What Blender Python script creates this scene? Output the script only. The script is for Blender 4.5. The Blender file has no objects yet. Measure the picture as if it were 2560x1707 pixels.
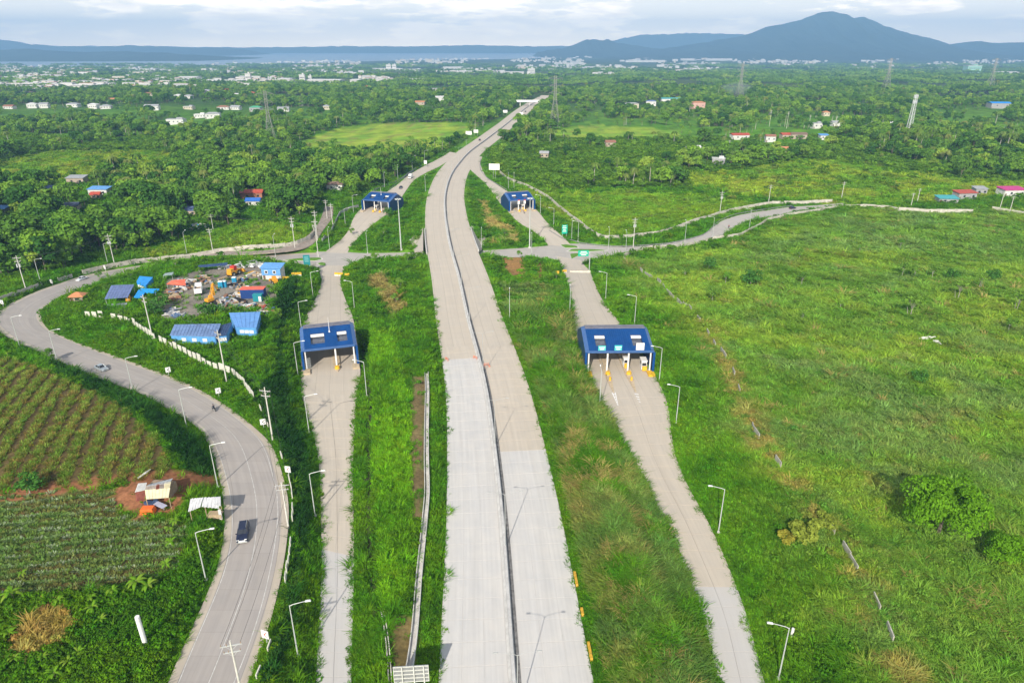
import bpy, bmesh, math, random
import numpy as np
from mathutils import Vector, Matrix
rnd = random.Random(7)
rng = np.random.default_rng(11)
sc = bpy.context.scene
COL = sc.collection
R = math.radians

# ---------------------------------------------------------------- camera, sky, sun, exposure
FPX, CX, CY, CAMH, HORIZON = 1707.0, 1280.0, 853.5, 86.0, 112.0
PITCH = math.atan((CY - HORIZON) / FPX)
cP, sP = math.cos(PITCH), math.sin(PITCH)
cam_d = bpy.data.cameras.new('camera')
cam = bpy.data.objects.new('camera', cam_d)
COL.objects.link(cam)
cam.location = (0, 0, CAMH)
cam.rotation_euler = (math.pi / 2 - PITCH, 0, 0)
cam_d.sensor_width = 36
cam_d.lens = 24.0
cam_d.clip_start = 0.5
cam_d.clip_end = 80000
sc.camera = cam

SUN_EL, SUN_TRAVEL = R(32.5), R(14)
w = bpy.data.worlds.new('World')
sc.world = w
w.use_nodes = True
nt = w.node_tree
nt.nodes.clear()
N = nt.nodes.new
L = nt.links.new
sky = N('ShaderNodeTexSky')
sky.sky_type = 'NISHITA'
sky.sun_disc = False
sky.sun_elevation = SUN_EL
sky.sun_rotation = math.pi + SUN_TRAVEL
sky.altitude = 200
sky.air_density = 1.0
sky.dust_density = 1.0
sky.ozone_density = 1.2


def mth(op, a, b=None, clamp=False):
    n = N('ShaderNodeMath')
    n.operation = op
    n.use_clamp = clamp
    for i, v in enumerate((a, b)):
        if v is None:
            continue
        if isinstance(v, (int, float)):
            n.inputs[i].default_value = v
        else:
            L(v, n.inputs[i])
    return n.outputs[0]


tc = N('ShaderNodeTexCoord')
sep = N('ShaderNodeSeparateXYZ')
L(tc.outputs['Generated'], sep.inputs[0])
az = mth('ARCTAN2', sep.outputs[0], sep.outputs[1])
el = mth('ARCSINE', sep.outputs[2])


def cloud(kx, ky, off, scale, detail, rough, lo, hi):
    cb = N('ShaderNodeCombineXYZ')
    L(mth('MULTIPLY', az, kx), cb.inputs[0])
    L(mth('MULTIPLY', el, ky), cb.inputs[1])
    cb.inputs[2].default_value = off
    t = N('ShaderNodeTexNoise')
    L(cb.outputs[0], t.inputs['Vector'])
    t.inputs['Scale'].default_value = scale
    t.inputs['Detail'].default_value = detail
    t.inputs['Roughness'].default_value = rough
    mr = N('ShaderNodeMapRange')
    mr.interpolation_type = 'SMOOTHSTEP'
    L(t.outputs['Fac'], mr.inputs[0])
    mr.inputs[1].default_value = lo
    mr.inputs[2].default_value = hi
    return mr.outputs[0]


def mixc(f, a, b):
    m = N('ShaderNodeMix')
    m.data_type = 'RGBA'
    for s, v in ((m.inputs[0], f), (m.inputs[6], a), (m.inputs[7], b)):
        if isinstance(v, (int, float)):
            s.default_value = v
        elif isinstance(v, tuple):
            s.default_value = (*v, 1)
        else:
            L(v, s)
    return m.outputs[2]


SKY_STRENGTH = 0.10
# colours below are divided by the strength, so they read as radiance
k = 1 / SKY_STRENGTH
veil = cloud(2.2, 14, 3.1, 1.6, 6, 0.55, 0.30, 0.62)          # thin grey-blue stratus
puff = cloud(6.5, 30, 7.7, 1.5, 12, 0.60, 0.47, 0.565)         # white cumulus
shade = cloud(7.0, 34, 8.3, 2.6, 9, 0.6, 0.38, 0.64)
low = mth('POWER', 2.718, mth('MULTIPLY', mth('MAXIMUM', el, 0.0), -4.0))     # 1 at the horizon, thinning upwards
base = mixc(mth('MULTIPLY', low, 0.65), sky.outputs[0], (0.34 * k, 0.68 * k, 0.98 * k))
c1 = mixc(mth('MULTIPLY', mth('MULTIPLY', veil, 0.5), low), base, (0.84 * k, 0.90 * k, 0.92 * k))
pc = mixc(shade, (2.1 * k, 1.85 * k, 1.55 * k), (1.02 * k, 1.0 * k, .98 * k))
c2 = mixc(mth('MULTIPLY', puff, mth('ADD', mth('MULTIPLY', low, 0.6), 0.4)), c1, pc)
# pale bright band of far cloud all round the horizon
hb = mth('POWER', 2.718, mth('MULTIPLY', mth('MAXIMUM', el, 0.0), -18.0))
c2 = mixc(mth('MULTIPLY', hb, 0.85), c2, (3.3 * k, 2.6 * k, 1.8 * k))
bg = N('ShaderNodeBackground')
L(c2, bg.inputs[0])
bg.inputs[1].default_value = SKY_STRENGTH
wo = N('ShaderNodeOutputWorld')
L(bg.outputs[0], wo.inputs[0])

sun_d = bpy.data.lights.new('sun', 'SUN')
sun_d.energy = 5.0
sun_d.angle = R(0.6)
sun_d.color = (1.0, 0.93, 0.82)
sun = bpy.data.objects.new('sun', sun_d)
COL.objects.link(sun)
tv = Vector((math.sin(SUN_TRAVEL) * math.cos(SUN_EL), math.cos(SUN_TRAVEL) * math.cos(SUN_EL), -math.sin(SUN_EL)))
sun.rotation_euler = tv.to_track_quat('-Z', 'Y').to_euler()
sun.location = (-60, -200, 400)

sc.view_settings.view_transform = 'Standard'
sc.view_settings.look = 'None'
sc.view_settings.gamma = 1
sc.view_settings.use_curve_mapping = False
sc.view_settings.exposure = 0.25
sc.render.engine = 'CYCLES'
cy = sc.cycles
cy.max_bounces = 5
cy.diffuse_bounces = 2
cy.glossy_bounces = 2
cy.transmission_bounces = 2
cy.transparent_max_bounces = 4
cy.volume_bounces = 0
cy.use_denoising = True
try:
    cy.denoiser = 'OPENIMAGEDENOISE'
    cy.denoising_prefilter = 'ACCURATE'
except Exception:
    pass
cy.use_adaptive_sampling = False

# ---------------------------------------------------------------- materials
MATS = {}


def mat(name, color, rough=0.8, noise=0.0, nscale=1.0, metal=0.0, spec=0.3, col2=None, bump=0.0):
    if name in MATS:
        return MATS[name]
    m = bpy.data.materials.new(name)
    m.use_nodes = True
    t = m.node_tree
    b = t.nodes['Principled BSDF']
    b.inputs['Roughness'].default_value = rough
    b.inputs['Metallic'].default_value = metal
    b.inputs['Specular IOR Level'].default_value = spec
    b.inputs['Base Color'].default_value = (*color, 1)
    if noise > 0 or col2:
        g = t.nodes.new('ShaderNodeNewGeometry')
        nz = t.nodes.new('ShaderNodeTexNoise')
        nz.inputs['Scale'].default_value = nscale
        nz.inputs['Detail'].default_value = 6
        nz.inputs['Roughness'].default_value = 0.65
        t.links.new(g.outputs['Position'], nz.inputs['Vector'])
        rp = t.nodes.new('ShaderNodeMapRange')
        rp.inputs[1].default_value = 0.33
        rp.inputs[2].default_value = 0.67
        t.links.new(nz.outputs['Fac'], rp.inputs[0])
        mx = t.nodes.new('ShaderNodeMix')
        mx.data_type = 'RGBA'
        t.links.new(rp.outputs[0], mx.inputs[0])
        if col2 is None:
            mx.inputs[6].default_value = (*[c * (1 - noise) for c in color], 1)
            mx.inputs[7].default_value = (*[min(1, c * (1 + noise)) for c in color], 1)
        else:
            mx.inputs[6].default_value = (*color, 1)
            mx.inputs[7].default_value = (*col2, 1)
        t.links.new(mx.outputs[2], b.inputs['Base Color'])
        if bump:
            bp = t.nodes.new('ShaderNodeBump')
            bp.inputs['Strength'].default_value = bump
            bp.inputs['Distance'].default_value = 0.1
            t.links.new(nz.outputs['Fac'], bp.inputs['Height'])
            t.links.new(bp.outputs[0], b.inputs['Normal'])
    MATS[name] = m
    return m


def leaf_mat(name, cols, mode='random', transl=0.3, nscale=0.05):
    """foliage: tint from the instance colour, or per-object random between dark and light."""
    if name in MATS:
        return MATS[name]
    m = bpy.data.materials.new(name)
    m.use_nodes = True
    t = m.node_tree
    t.nodes.clear()
    out = t.nodes.new('ShaderNodeOutputMaterial')
    df = t.nodes.new('ShaderNodeBsdfDiffuse')
    tr = t.nodes.new('ShaderNodeBsdfTranslucent')
    ms = t.nodes.new('ShaderNodeMixShader')
    ms.inputs[0].default_value = transl
    t.links.new(df.outputs[0], ms.inputs[1])
    t.links.new(tr.outputs[0], ms.inputs[2])
    t.links.new(ms.outputs[0], out.inputs[0])
    g = t.nodes.new('ShaderNodeNewGeometry')
    if mode == 'instancer':
        at = t.nodes.new('ShaderNodeAttribute')
        at.attribute_type = 'INSTANCER'
        at.attribute_name = 'col'
        base = at.outputs['Color']
    else:
        oi = t.nodes.new('ShaderNodeObjectInfo')
        cr = t.nodes.new('ShaderNodeValToRGB')
        e = cr.color_ramp.elements
        while len(e) < len(cols):
            e.new(0.5)
        for i, c in enumerate(cols):
            e[i].position = i / (len(cols) - 1)
            e[i].color = (*c, 1)
        t.links.new(oi.outputs['Random'], cr.inputs[0])
        base = cr.outputs[0]
    nz = t.nodes.new('ShaderNodeTexNoise')
    nz.inputs['Scale'].default_value = 0.9
    nz.inputs['Detail'].default_value = 3
    t.links.new(g.outputs['Position'], nz.inputs['Vector'])
    ri = t.nodes.new('ShaderNodeMath')
    ri.operation = 'ADD'
    t.links.new(g.outputs['Random Per Island'], ri.inputs[0])
    t.links.new(nz.outputs['Fac'], ri.inputs[1])
    mr = t.nodes.new('ShaderNodeMapRange')
    mr.inputs[1].default_value = 0.2
    mr.inputs[2].default_value = 1.4
    mr.inputs[3].default_value = 0.62
    mr.inputs[4].default_value = 1.45
    t.links.new(ri.outputs[0], mr.inputs[0])
    vm = t.nodes.new('ShaderNodeVectorMath')
    vm.operation = 'SCALE'
    t.links.new(base, vm.inputs[0])
    t.links.new(mr.outputs[0], vm.inputs['Scale'])
    t.links.new(vm.outputs[0], df.inputs[0])
    t.links.new(vm.outputs[0], tr.inputs[0])
    MATS[name] = m
    return m


# ---------------------------------------------------------------- mesh and object helpers
class MB:
    """collects shapes for ONE mesh."""

    def __init__(s):
        s.v, s.f, s.m = [], [], []

    def add(s, vs, fs, m=0):
        o = len(s.v)
        s.v += [tuple(q) for q in vs]
        s.f += [tuple(i + o for i in f) for f in fs]
        s.m += [m] * len(fs)
        return s

    def box(s, c, d, rz=0.0, m=0, taper=1.0):
        cx, cy_, cz = c
        hx, hy, hz = d[0] / 2, d[1] / 2, d[2] / 2
        vs = []
        for z, k_ in ((-hz, 1), (hz, taper)):
            for x, y in ((-hx, -hy), (hx, -hy), (hx, hy), (-hx, hy)):
                x, y = x * k_, y * k_
                vs.append((cx + x * math.cos(rz) - y * math.sin(rz), cy_ + x * math.sin(rz) + y * math.cos(rz), cz + z))
        return s.add(vs, [(3, 2, 1, 0), (4, 5, 6, 7), (0, 1, 5, 4), (1, 2, 6, 5), (2, 3, 7, 6), (3, 0, 4, 7)], m)

    def prism(s, prof, x0, x1, m=0, axis='x'):
        """prof: (y,z) outline counter-clockwise, extruded along x."""
        n = len(prof)
        mp = (lambda x, a, b: (x, a, b)) if axis == 'x' else (lambda x, a, b: (a, x, b))
        vs = [mp(x0, a, b) for a, b in prof] + [mp(x1, a, b) for a, b in prof]
        fs = [tuple(range(n))[::-1], tuple(range(n, 2 * n))] + [(i, (i + 1) % n, n + (i + 1) % n, n + i) for i in range(n)]
        return s.add(vs, fs, m)

    def tube(s, path, rad, n=6, m=0, cap=True):
        path = [Vector(q) for q in path]
        if isinstance(rad, (int, float)):
            rad = [rad] * len(path)
        o = []
        for i, p in enumerate(path):
            d = (path[min(i + 1, len(path) - 1)] - path[max(i - 1, 0)]).normalized()
            u = d.cross(Vector((0, 0, 1)))
            if u.length < 1e-3:
                u = Vector((1, 0, 0))
            u.normalize()
            q = d.cross(u)
            o.append([p + (u * math.cos(2 * math.pi * j / n) + q * math.sin(2 * math.pi * j / n)) * rad[i] for j in range(n)])
        vs = [q for r_ in o for q in r_]
        fs = []
        for i in range(len(path) - 1):
            for j in range(n):
                a, b = i * n + j, i * n + (j + 1) % n
                fs.append((a, b, b + n, a + n))
        if cap:
            fs.append(tuple(range(n)))
            fs.append(tuple(range((len(path) - 1) * n, len(path) * n))[::-1])
        return s.add(vs, fs, m)

    def bar(s, a, b, t, m=0):
        return s.tube([a, b], t, 4, m)

    def mesh(s, name, mats):
        me = bpy.data.meshes.new(name)
        me.from_pydata(s.v, [], s.f)
        if not isinstance(mats, (list, tuple)):
            mats = [mats]
        for q in mats:
            me.materials.append(q)
        if len(mats) > 1:
            me.polygons.foreach_set('material_index', s.m)
        me.update()
        return me

    def build(s, name, mats, parent=None, smooth=False):
        me = s.mesh(name, mats)
        if smooth:
            me.polygons.foreach_set('use_smooth', [True] * len(me.polygons))
        return link(name, me, parent)


def link(name, me, parent=None, loc=None, rz=0.0, scale=None):
    o = bpy.data.objects.new(name, me)
    COL.objects.link(o)
    if parent:
        o.parent = parent
    if loc is not None:
        o.location = loc
    o.rotation_euler = (0, 0, rz)
    if scale:
        o.scale = scale
    return o


def tag(o, label, cat, group=None):
    o['label'] = label
    o['category'] = cat
    if group:
        o['group'] = group
    return o


def thing(name, label, cat, loc=(0, 0, 0), rz=0.0, group=None):
    return tag(link(name, None, None, loc, rz), label, cat, group)


def kids(o):
    return [c for c in bpy.data.objects if c.parent == o]


def dup(root, ch, loc, rz, label, scale=None, group=None):
    """copy of a thing with copies of its parts (ch: [(part, [sub-parts])])."""
    r = root.copy()
    COL.objects.link(r)
    r.location = loc
    r.rotation_euler = (0, 0, rz)
    if scale is not None:
        r.scale = scale
    r['label'] = label
    if group:
        r['group'] = group
    for c, subs in ch:
        q = c.copy()
        COL.objects.link(q)
        q.parent = r
        for d in subs:
            e = d.copy()
            COL.objects.link(e)
            e.parent = q
    return r


def tree_of(o):
    ks = [c for c in COL.objects if c.parent == o]
    return [(c, [d for d in COL.objects if d.parent == c]) for c in ks]


ORD = ['first', 'second', 'third', 'fourth', 'fifth', 'sixth', 'seventh', 'eighth', 'ninth', 'tenth', 'eleventh', 'twelfth',
       'thirteenth', 'fourteenth', 'fifteenth', 'sixteenth', 'seventeenth', 'eighteenth', 'nineteenth', 'twentieth']

# ---------------------------------------------------------------- from the photograph's pixels to points on the ground


def G(px, py, z=0.0):
    xc, yc = (px - CX) / FPX, (py - CY) / FPX
    t = (z - CAMH) / (-sP - yc * cP)
    return xc * t, (cP - yc * sP) * t


def PX(x, y, z):
    dz = z - CAMH
    dep = y * cP - dz * sP
    return CX + FPX * x / dep, CY + FPX * (-y * sP - dz * cP) / dep, dep


def ztop(y, py):
    """height of a point seen at row py standing at distance y."""
    yc = (py - CY) / FPX
    return CAMH - y * (sP + yc * cP) / (cP - yc * sP)


def pip(px, py, poly):
    px, py = np.asarray(px, float), np.asarray(py, float)
    ins = np.zeros(px.shape, bool)
    n = len(poly)
    for i in range(n):
        x1, y1 = poly[i]
        x2, y2 = poly[(i + 1) % n]
        if y1 == y2:
            continue
        c = ((y1 > py) != (y2 > py)) & (px < (x2 - x1) * (py - y1) / (y2 - y1) + x1)
        ins ^= c
    return ins


def _h(ix, iy, s):
    n = (ix.astype(np.int64) * 374761393 + iy.astype(np.int64) * 668265263 + s * 1442695041) & 0x7fffffff
    n = ((n ^ (n >> 13)) * 1274126177) & 0x7fffffff
    return ((n ^ (n >> 16)) & 0xffff) / 65535.0


def vnoise(x, y, s=0):
    ix, iy = np.floor(x), np.floor(y)
    fx, fy = x - ix, y - iy
    fx, fy = fx * fx * (3 - 2 * fx), fy * fy * (3 - 2 * fy)
    a, b, c, d = _h(ix, iy, s), _h(ix + 1, iy, s), _h(ix, iy + 1, s), _h(ix + 1, iy + 1, s)
    return (a * (1 - fx) + b * fx) * (1 - fy) + (c * (1 - fx) + d * fx) * fy


def fbm(x, y, s=0, o=4):
    r_, a, t = 0, 1.0, 0
    for i in range(o):
        r_ = r_ + a * vnoise(x * 2 ** i, y * 2 ** i, s + i * 17)
        t += a
        a *= 0.55
    return r_ / t


def smooth(a, b, x):
    t = np.clip((x - a) / (b - a), 0, 1)
    return t * t * (3 - 2 * t)
# ---------------------------------------------------------------- roads: cross sections traced on the ground (left, right, height)
SEC = {
    'left_ramp': [(796, 1760, 868, 1760, 0), (796, 1707, 870, 1707, 0), (804, 1580, 873, 1580, 0), (810, 1416, 880, 1440, 0), (808, 1300, 878, 1300, 0), (806, 1200, 877, 1200, 0),
                  (797, 1120, 879, 1120, 0), (777, 1050, 883, 1050, 0), (757, 980, 889, 980, 0), (757, 930, 897, 935, 0), (758, 870, 890, 865, -.5),
                  (765, 800, 879, 795, -1.5), (780, 770, 869, 770, -2), (795, 740, 857, 740, -3), (806, 708, 848, 708, -4.2), (804, 688, 850, 686, -5),
                  (800, 665, 862, 665, -5.5), (806, 640, 866, 640, -5.5), (826, 622, 868, 626, -5.4), (855, 600, 888, 600, -4.6), (874, 575, 912, 575, -3.5),
                  (884, 550, 944, 550, -2.6), (897, 530, 974, 529, -2), (930, 503, 996, 502, -1.2), (975, 476, 1012, 478, -.6), (1001, 457, 1031, 453, 0),
                  (1025, 437, 1060, 434, 0), (1067, 413, 1097, 416, 0), (1100, 396, 1125, 398, 0), (1126, 380, 1145, 384, 0)],
    'right_ramp': [(1815, 1760, 1918, 1760, 0), (1800, 1707, 1901, 1707, 0), (1768, 1541, 1864, 1545, 0), (1736, 1467, 1834, 1467, 0), (1700, 1387, 1804, 1390, 0), (1660, 1290, 1760, 1295, 0),
                   (1620, 1210, 1714, 1215, 0), (1578, 1130, 1680, 1130, 0), (1543, 1070, 1672, 1060, 0), (1506, 1005, 1662, 998, 0), (1470, 935, 1634, 940, 0),
                   (1445, 860, 1590, 860, -.5), (1437, 800, 1545, 805, -1.1), (1431, 745, 1503, 750, -2.2), (1420, 700, 1481, 702, -3.6), (1406, 665, 1470, 675, -5),
                   (1392, 640, 1448, 650, -5.5), (1372, 612, 1428, 616, -5.5), (1356, 594, 1406, 594, -4.8), (1329, 573, 1383, 573, -3.8), (1299, 556, 1362, 553, -2.8),
                   (1272, 528, 1342, 528, -2), (1251, 506, 1310, 503, -1.2), (1228, 474, 1266, 478, -.5), (1208, 452, 1239, 460, 0),
                   (1190, 436, 1214, 441, 0), (1172, 415, 1200, 412, 0), (1175, 390, 1204, 392, 0)],
    'curved_road': [(395, 1775, 590, 1775, 3), (423, 1707, 620, 1707, 3), (464, 1610, 655, 1610, 3), (512, 1506, 686, 1506, 3), (550, 1410, 706, 1410, 3), (563, 1342, 716, 1342, 3),
                    (564, 1278, 720, 1278, 3), (560, 1240, 717, 1240, 3), (549, 1188, 705, 1190, 3), (526, 1114, 681, 1118, 3), (487, 1060, 645, 1078, 3),
                    (417, 1019, 585, 1028, 3), (348, 980, 525, 990, 3), (268, 953, 450, 950, 2.9), (161, 909, 350, 913, 2.7), (80, 872, 260, 880, 2.4), (12, 838, 180, 850, 2),
                    (-20, 803, 125, 822, 1.6), (-5, 780, 100, 795, 1.2), (33, 756, 112, 768, .8), (89, 730, 165, 742, 0), (149, 709, 228, 720, -1), (208, 690, 290, 702, -2),
                    (298, 672, 357, 683, -3), (440, 653, 450, 667, -4.3), (560, 644, 560, 656, -5), (650, 641, 650, 657, -5.5), (739, 634, 730, 666, -5.5), (815, 632, 800, 672, -5.5)],
    'local_road': [(790, 630, 790, 672, -5.5), (864, 630, 873, 666, -5.5), (903, 634, 933, 657, -5.5), (1049, 631, 1055, 650, -5.5), (1130, 629, 1130, 647, -5.5),
                   (1207, 627, 1227, 645, -5.5), (1340, 618, 1350, 646, -5.5), (1400, 612, 1410, 656, -5.5), (1448, 609, 1470, 652, -5.5), (1507, 616, 1522, 638, -5.5),
                   (1567, 618, 1567, 631, -5.3), (1645, 613, 1640, 625, -5), (1708, 602, 1720, 614, -4.6), (1755, 588, 1780, 600, -4.2), (1784, 569, 1829, 574, -3.8),
                   (1805, 553, 1855, 558, -3.4), (1850, 538, 1890, 549, -3), (1920, 526, 1930, 544, -2.7), (1979, 518, 1985, 530, -2.5), (2039, 514, 2045, 522, -2.4), (2110, 508, 2112, 515, -2.3)],
    'lane': [(470, 646, 482, 655, -4.3), (520, 636, 530, 645, -4), (548, 628, 558, 637, -3.8), (640, 628, 640, 634, -3.6), (735, 612, 768, 618, -3.4), (788, 570, 808, 574, -3), (805, 540, 830, 543, -2.4), (812, 515, 832, 516, -2)],
}


def resample(pts, step):
    """smooth (Catmull-Rom) resampling of rows of numbers, spaced by the first two (or mean of both sides)."""
    P = [np.array(q, float) for q in pts]
    P = [2 * P[0] - P[1]] + P + [2 * P[-1] - P[-2]]
    out = []
    for i in range(1, len(P) - 2):
        a, b, c, d = P[i - 1], P[i], P[i + 1], P[i + 2]
        n = max(1, int(round(np.linalg.norm((c - b)[:2]) / step)))
        for j in range(n):
            t = j / n
            out.append(0.5 * (2 * b + (c - a) * t + (2 * a - 5 * b + 4 * c - d) * t * t + (3 * b - a - 3 * c + d) * t ** 3))
    out.append(P[-2])
    return np.array(out)


ROADS = {}


def smooth_rows(a, it):
    for _ in range(it):
        b = a.copy()
        b[1:-1] = 0.25 * a[:-2] + 0.5 * a[1:-1] + 0.25 * a[2:]
        a = b
    return a


for nm, rows in SEC.items():
    rr = []
    for (lx, ly, rx, ry, z) in rows:
        a, b = G(lx, ly, z), G(rx, ry, z)
        rr.append(((a[0] + b[0]) / 2, (a[1] + b[1]) / 2, z, a[0], a[1], b[0], b[1]))
    ROADS[nm] = smooth_rows(resample(rr, 3.0), 3)

MED = [(2.6, 40), (0.6, 72), (-1.3, 106.3), (-3.5, 134.2), (-6.4, 163.7), (-10.2, 190), (-14.5, 216.6), (-20.9, 262.5), (-27.9, 306.2), (-32.6, 341),
       (-37.3, 381.1), (-41.6, 431.7), (-43.4, 494.7), (-41.5, 548.2), (-36.5, 613.8), (-24, 705.2), (-3.5, 862), (14, 1010), (34, 1150), (66, 1340)]
mm = smooth_rows(resample(MED, 4.0), 8)
tt = np.gradient(mm, axis=0)
tt /= np.linalg.norm(tt, axis=1)[:, None]
nn = np.stack([tt[:, 1], -tt[:, 0]], 1)          # to the right
HWL, HWR = 11.4, 11.4
ROADS['expressway'] = np.column_stack([mm, np.zeros(len(mm)), mm - nn * HWL, mm + nn * HWR])


def med_at(y, off=0.0):
    i = int(np.argmin(abs(mm[:, 1] - y)))
    j = min(max(i, 1), len(mm) - 2)
    f = np.interp(y, mm[:, 1], np.arange(len(mm)))
    a = int(f)
    a = min(a, len(mm) - 2)
    p = mm[a] + (mm[a + 1] - mm[a]) * (f - a)
    return p + nn[j] * off, math.atan2(tt[j, 1], tt[j, 0])


# ---------------------------------------------------------------- terrain heights
def axis(lo, hi, a, b, step, g):
    v = list(np.arange(a, b + step / 2, step))
    s = step
    while v[-1] < hi:
        s *= g
        v.append(v[-1] + s)
    s = step
    u = []
    x = a
    while x > lo:
        s *= g
        x -= s
        u.append(x)
    return np.array(u[::-1] + v)


XS = axis(-13500, 13500, -190, 190, 1.6, 1.075)
YS = axis(-300, 12900, 44, 430, 1.6, 1.05)
gx, gy = np.meshgrid(XS, YS)                     # [iy, ix]
CTRL = [  # row, column in the photograph and height of the ground there
    (60, 1330, 5), (250, 1330, 4.6), (430, 1330, 4.2), (100, 1600, 4.5), (300, 1650, 3.6), (60, 1050, 6.6), (250, 1050, 6.4), (380, 1110, 6.2), (430, 1165, 5.6), (120, 940, 6), (300, 1010, 6.2), (30, 900, 4.4),
    (470, 1450, 3), (480, 1260, 4),
    (260, 800, 4), (420, 850, 4.2), (520, 930, 4.2), (600, 1010, 4), (480, 740, 3.2), (400, 700, 2.2), (560, 690, 1.5), (680, 690, -.5), (640, 760, 3.2), (640, 900, 3.6), (330, 720, 1.6), (240, 740, 1.8),
    (960, 1000, 2.0), (980, 1120, 2.0), (975, 1300, 1.8), (985, 1450, 1.6), (960, 760, -.8), (1000, 690, -2.2), (890, 720, -3),
    (1420, 1200, 3.4), (1510, 1400, 3.4), (1570, 1600, 3.2), (1390, 1000, 2.8), (1340, 850, .4), (1310, 720, -2), (1290, 670, -4),
    (1960, 1170, 6), (2045, 1270, 6.2), (2180, 1470, 6.5), (2245, 1690, 6.5), (1885, 1080, 5.6), (1835, 940, 4.6), (1760, 800, 2.6), (1680, 735, .6), (1600, 670, -2.6), (1560, 645, -4.6),
    (2100, 1000, 6), (2400, 1000, 6.5), (2400, 1300, 6.5), (2500, 1600, 6.8), (2200, 800, 4), (2500, 800, 4.5), (1900, 700, 0), (2200, 650, 1), (2500, 620, 1.5), (2100, 560, -1.5), (2450, 550, -1),
    (1500, 540, -3.5), (1700, 520, -3), (1300, 480, -1), (1600, 590, -5), (1120, 560, -3), (1020, 560, -3.4), (1040, 480, -1), (1160, 490, -1.4), (1230, 560, -4), (1220, 600, -5), (960, 600, -4.6),
    (640, 590, -3), (500, 560, -2.5), (300, 640, -2), (100, 660, 0), (300, 560, -1), (700, 480, -1), (100, 500, 0), (900, 420, 0), (1300, 400, 0), (1700, 420, -1), (2200, 420, 0), (2500, 400, 1), (300, 400, 0),
]
cp = np.array([(*G(a, b, z), z) for a, b, z in CTRL])


def base_height(x, y):
    x, y = np.asarray(x, float), np.asarray(y, float)
    num = np.zeros(x.shape)
    den = np.full(x.shape, 1e-12)
    for cx, cy_, cz in cp:
        wgt = 1.0 / ((x - cx) ** 2 + (y - cy_) ** 2 + 60) ** 2
        num += wgt * cz
        den += wgt
    wfar = 1.0 / (450.0 ** 2) ** 2
    z = (num + 0) / (den + wfar * 0.5)
    z += smooth(330, 800, y) * (fbm(x / 170, y / 170, 3) - 0.5) * 14 * (1 - smooth(3000, 4200, y))
    z += (fbm(x / 14, y / 14, 5) - .5) * 1.1 * (1 - smooth(300, 700, y)) + (fbm(x / 5.5, y / 5.5, 15, 3) - .5) * 1.3 * (1 - smooth(300, 420, y)) * (x > 30)
    z += -46 * smooth(900, 5000, y)
    return z


gz = base_height(gx, gy)
def half_width(r_):
    t_ = np.gradient(r_[:, :2], axis=0)
    t_ /= np.linalg.norm(t_, axis=1)[:, None] + 1e-9
    return abs((r_[:, 5] - r_[:, 3]) * t_[:, 1] - (r_[:, 6] - r_[:, 4]) * t_[:, 0]) / 2


samp = np.concatenate([np.column_stack([r_[:, 0], r_[:, 1], r_[:, 2], half_width(r_),
                                        np.full(len(r_), float(nm == 'expressway'))]) for nm, r_ in ROADS.items()]).astype(np.float32)
near = (gy > 40) & (gy < 1400) & (abs(gx) < 520)
qx, qy, qz = gx[near].astype(np.float32), gy[near].astype(np.float32), gz[near]
rd = np.full(gx.shape, 400.0)
rdn = np.empty(len(qx))
zz = np.empty(len(qx))
bridge = (samp[:, 4] > 0) & (samp[:, 1] > 299) & (samp[:, 1] < 338)
for i in range(0, len(qx), 6000):
    s = slice(i, i + 6000)
    d = np.hypot(qx[s, None] - samp[None, :, 0], qy[s, None] - samp[None, :, 1]) - samp[None, :, 3]
    rdn[s] = d.min(1)
    dd = np.maximum(d - 0.9, 0) * 0.55
    hi = (samp[None, :, 2] + dd)
    lo = (samp[None, :, 2] - dd)
    lo[:, bridge] = -99
    hi, lo = hi.min(1), lo.max(1)
    z = np.clip(qz[s], np.minimum(lo, hi), hi)
    onroad = d.min(1) < 1.2
    zz[s] = np.where(onroad, z - 0.12, z)
rd[near] = rdn
gz[near] = zz


def lerp_grid(A, x, y):
    x, y = np.asarray(x, float), np.asarray(y, float)
    ix = np.clip(np.searchsorted(XS, x) - 1, 0, len(XS) - 2)
    iy = np.clip(np.searchsorted(YS, y) - 1, 0, len(YS) - 2)
    fx = np.clip((x - XS[ix]) / (XS[ix + 1] - XS[ix]), 0, 1)
    fy = np.clip((y - YS[iy]) / (YS[iy + 1] - YS[iy]), 0, 1)
    return (A[iy, ix] * (1 - fx) + A[iy, ix + 1] * fx) * (1 - fy) + (A[iy + 1, ix] * (1 - fx) + A[iy + 1, ix + 1] * fx) * fy


def line_dist(x, y, pts):
    x, y = np.asarray(x, float), np.asarray(y, float)
    d = np.full(x.shape, 1e9)
    for (ax, ay), (bx, by) in zip(pts[:-1], pts[1:]):
        vx, vy = bx - ax, by - ay
        t = np.clip(((x - ax) * vx + (y - ay) * vy) / (vx * vx + vy * vy + 1e-9), 0, 1)
        d = np.minimum(d, np.hypot(x - ax - t * vx, y - ay - t * vy))
    return d


def H1(x, y):
    return float(lerp_grid(gz, x, y))


def at(px, py, dz=0.0):
    """ground point seen at a pixel of the photograph."""
    z = 0.0
    for _ in range(14):
        x, y = G(px, py, z)
        z = 0.5 * z + 0.5 * H1(x, y)
    x, y = G(px, py, z)
    return Vector((x, y, H1(x, y) + dz))


def line_at(pts):
    return [tuple(at(*q)[:2]) for q in pts]


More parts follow.
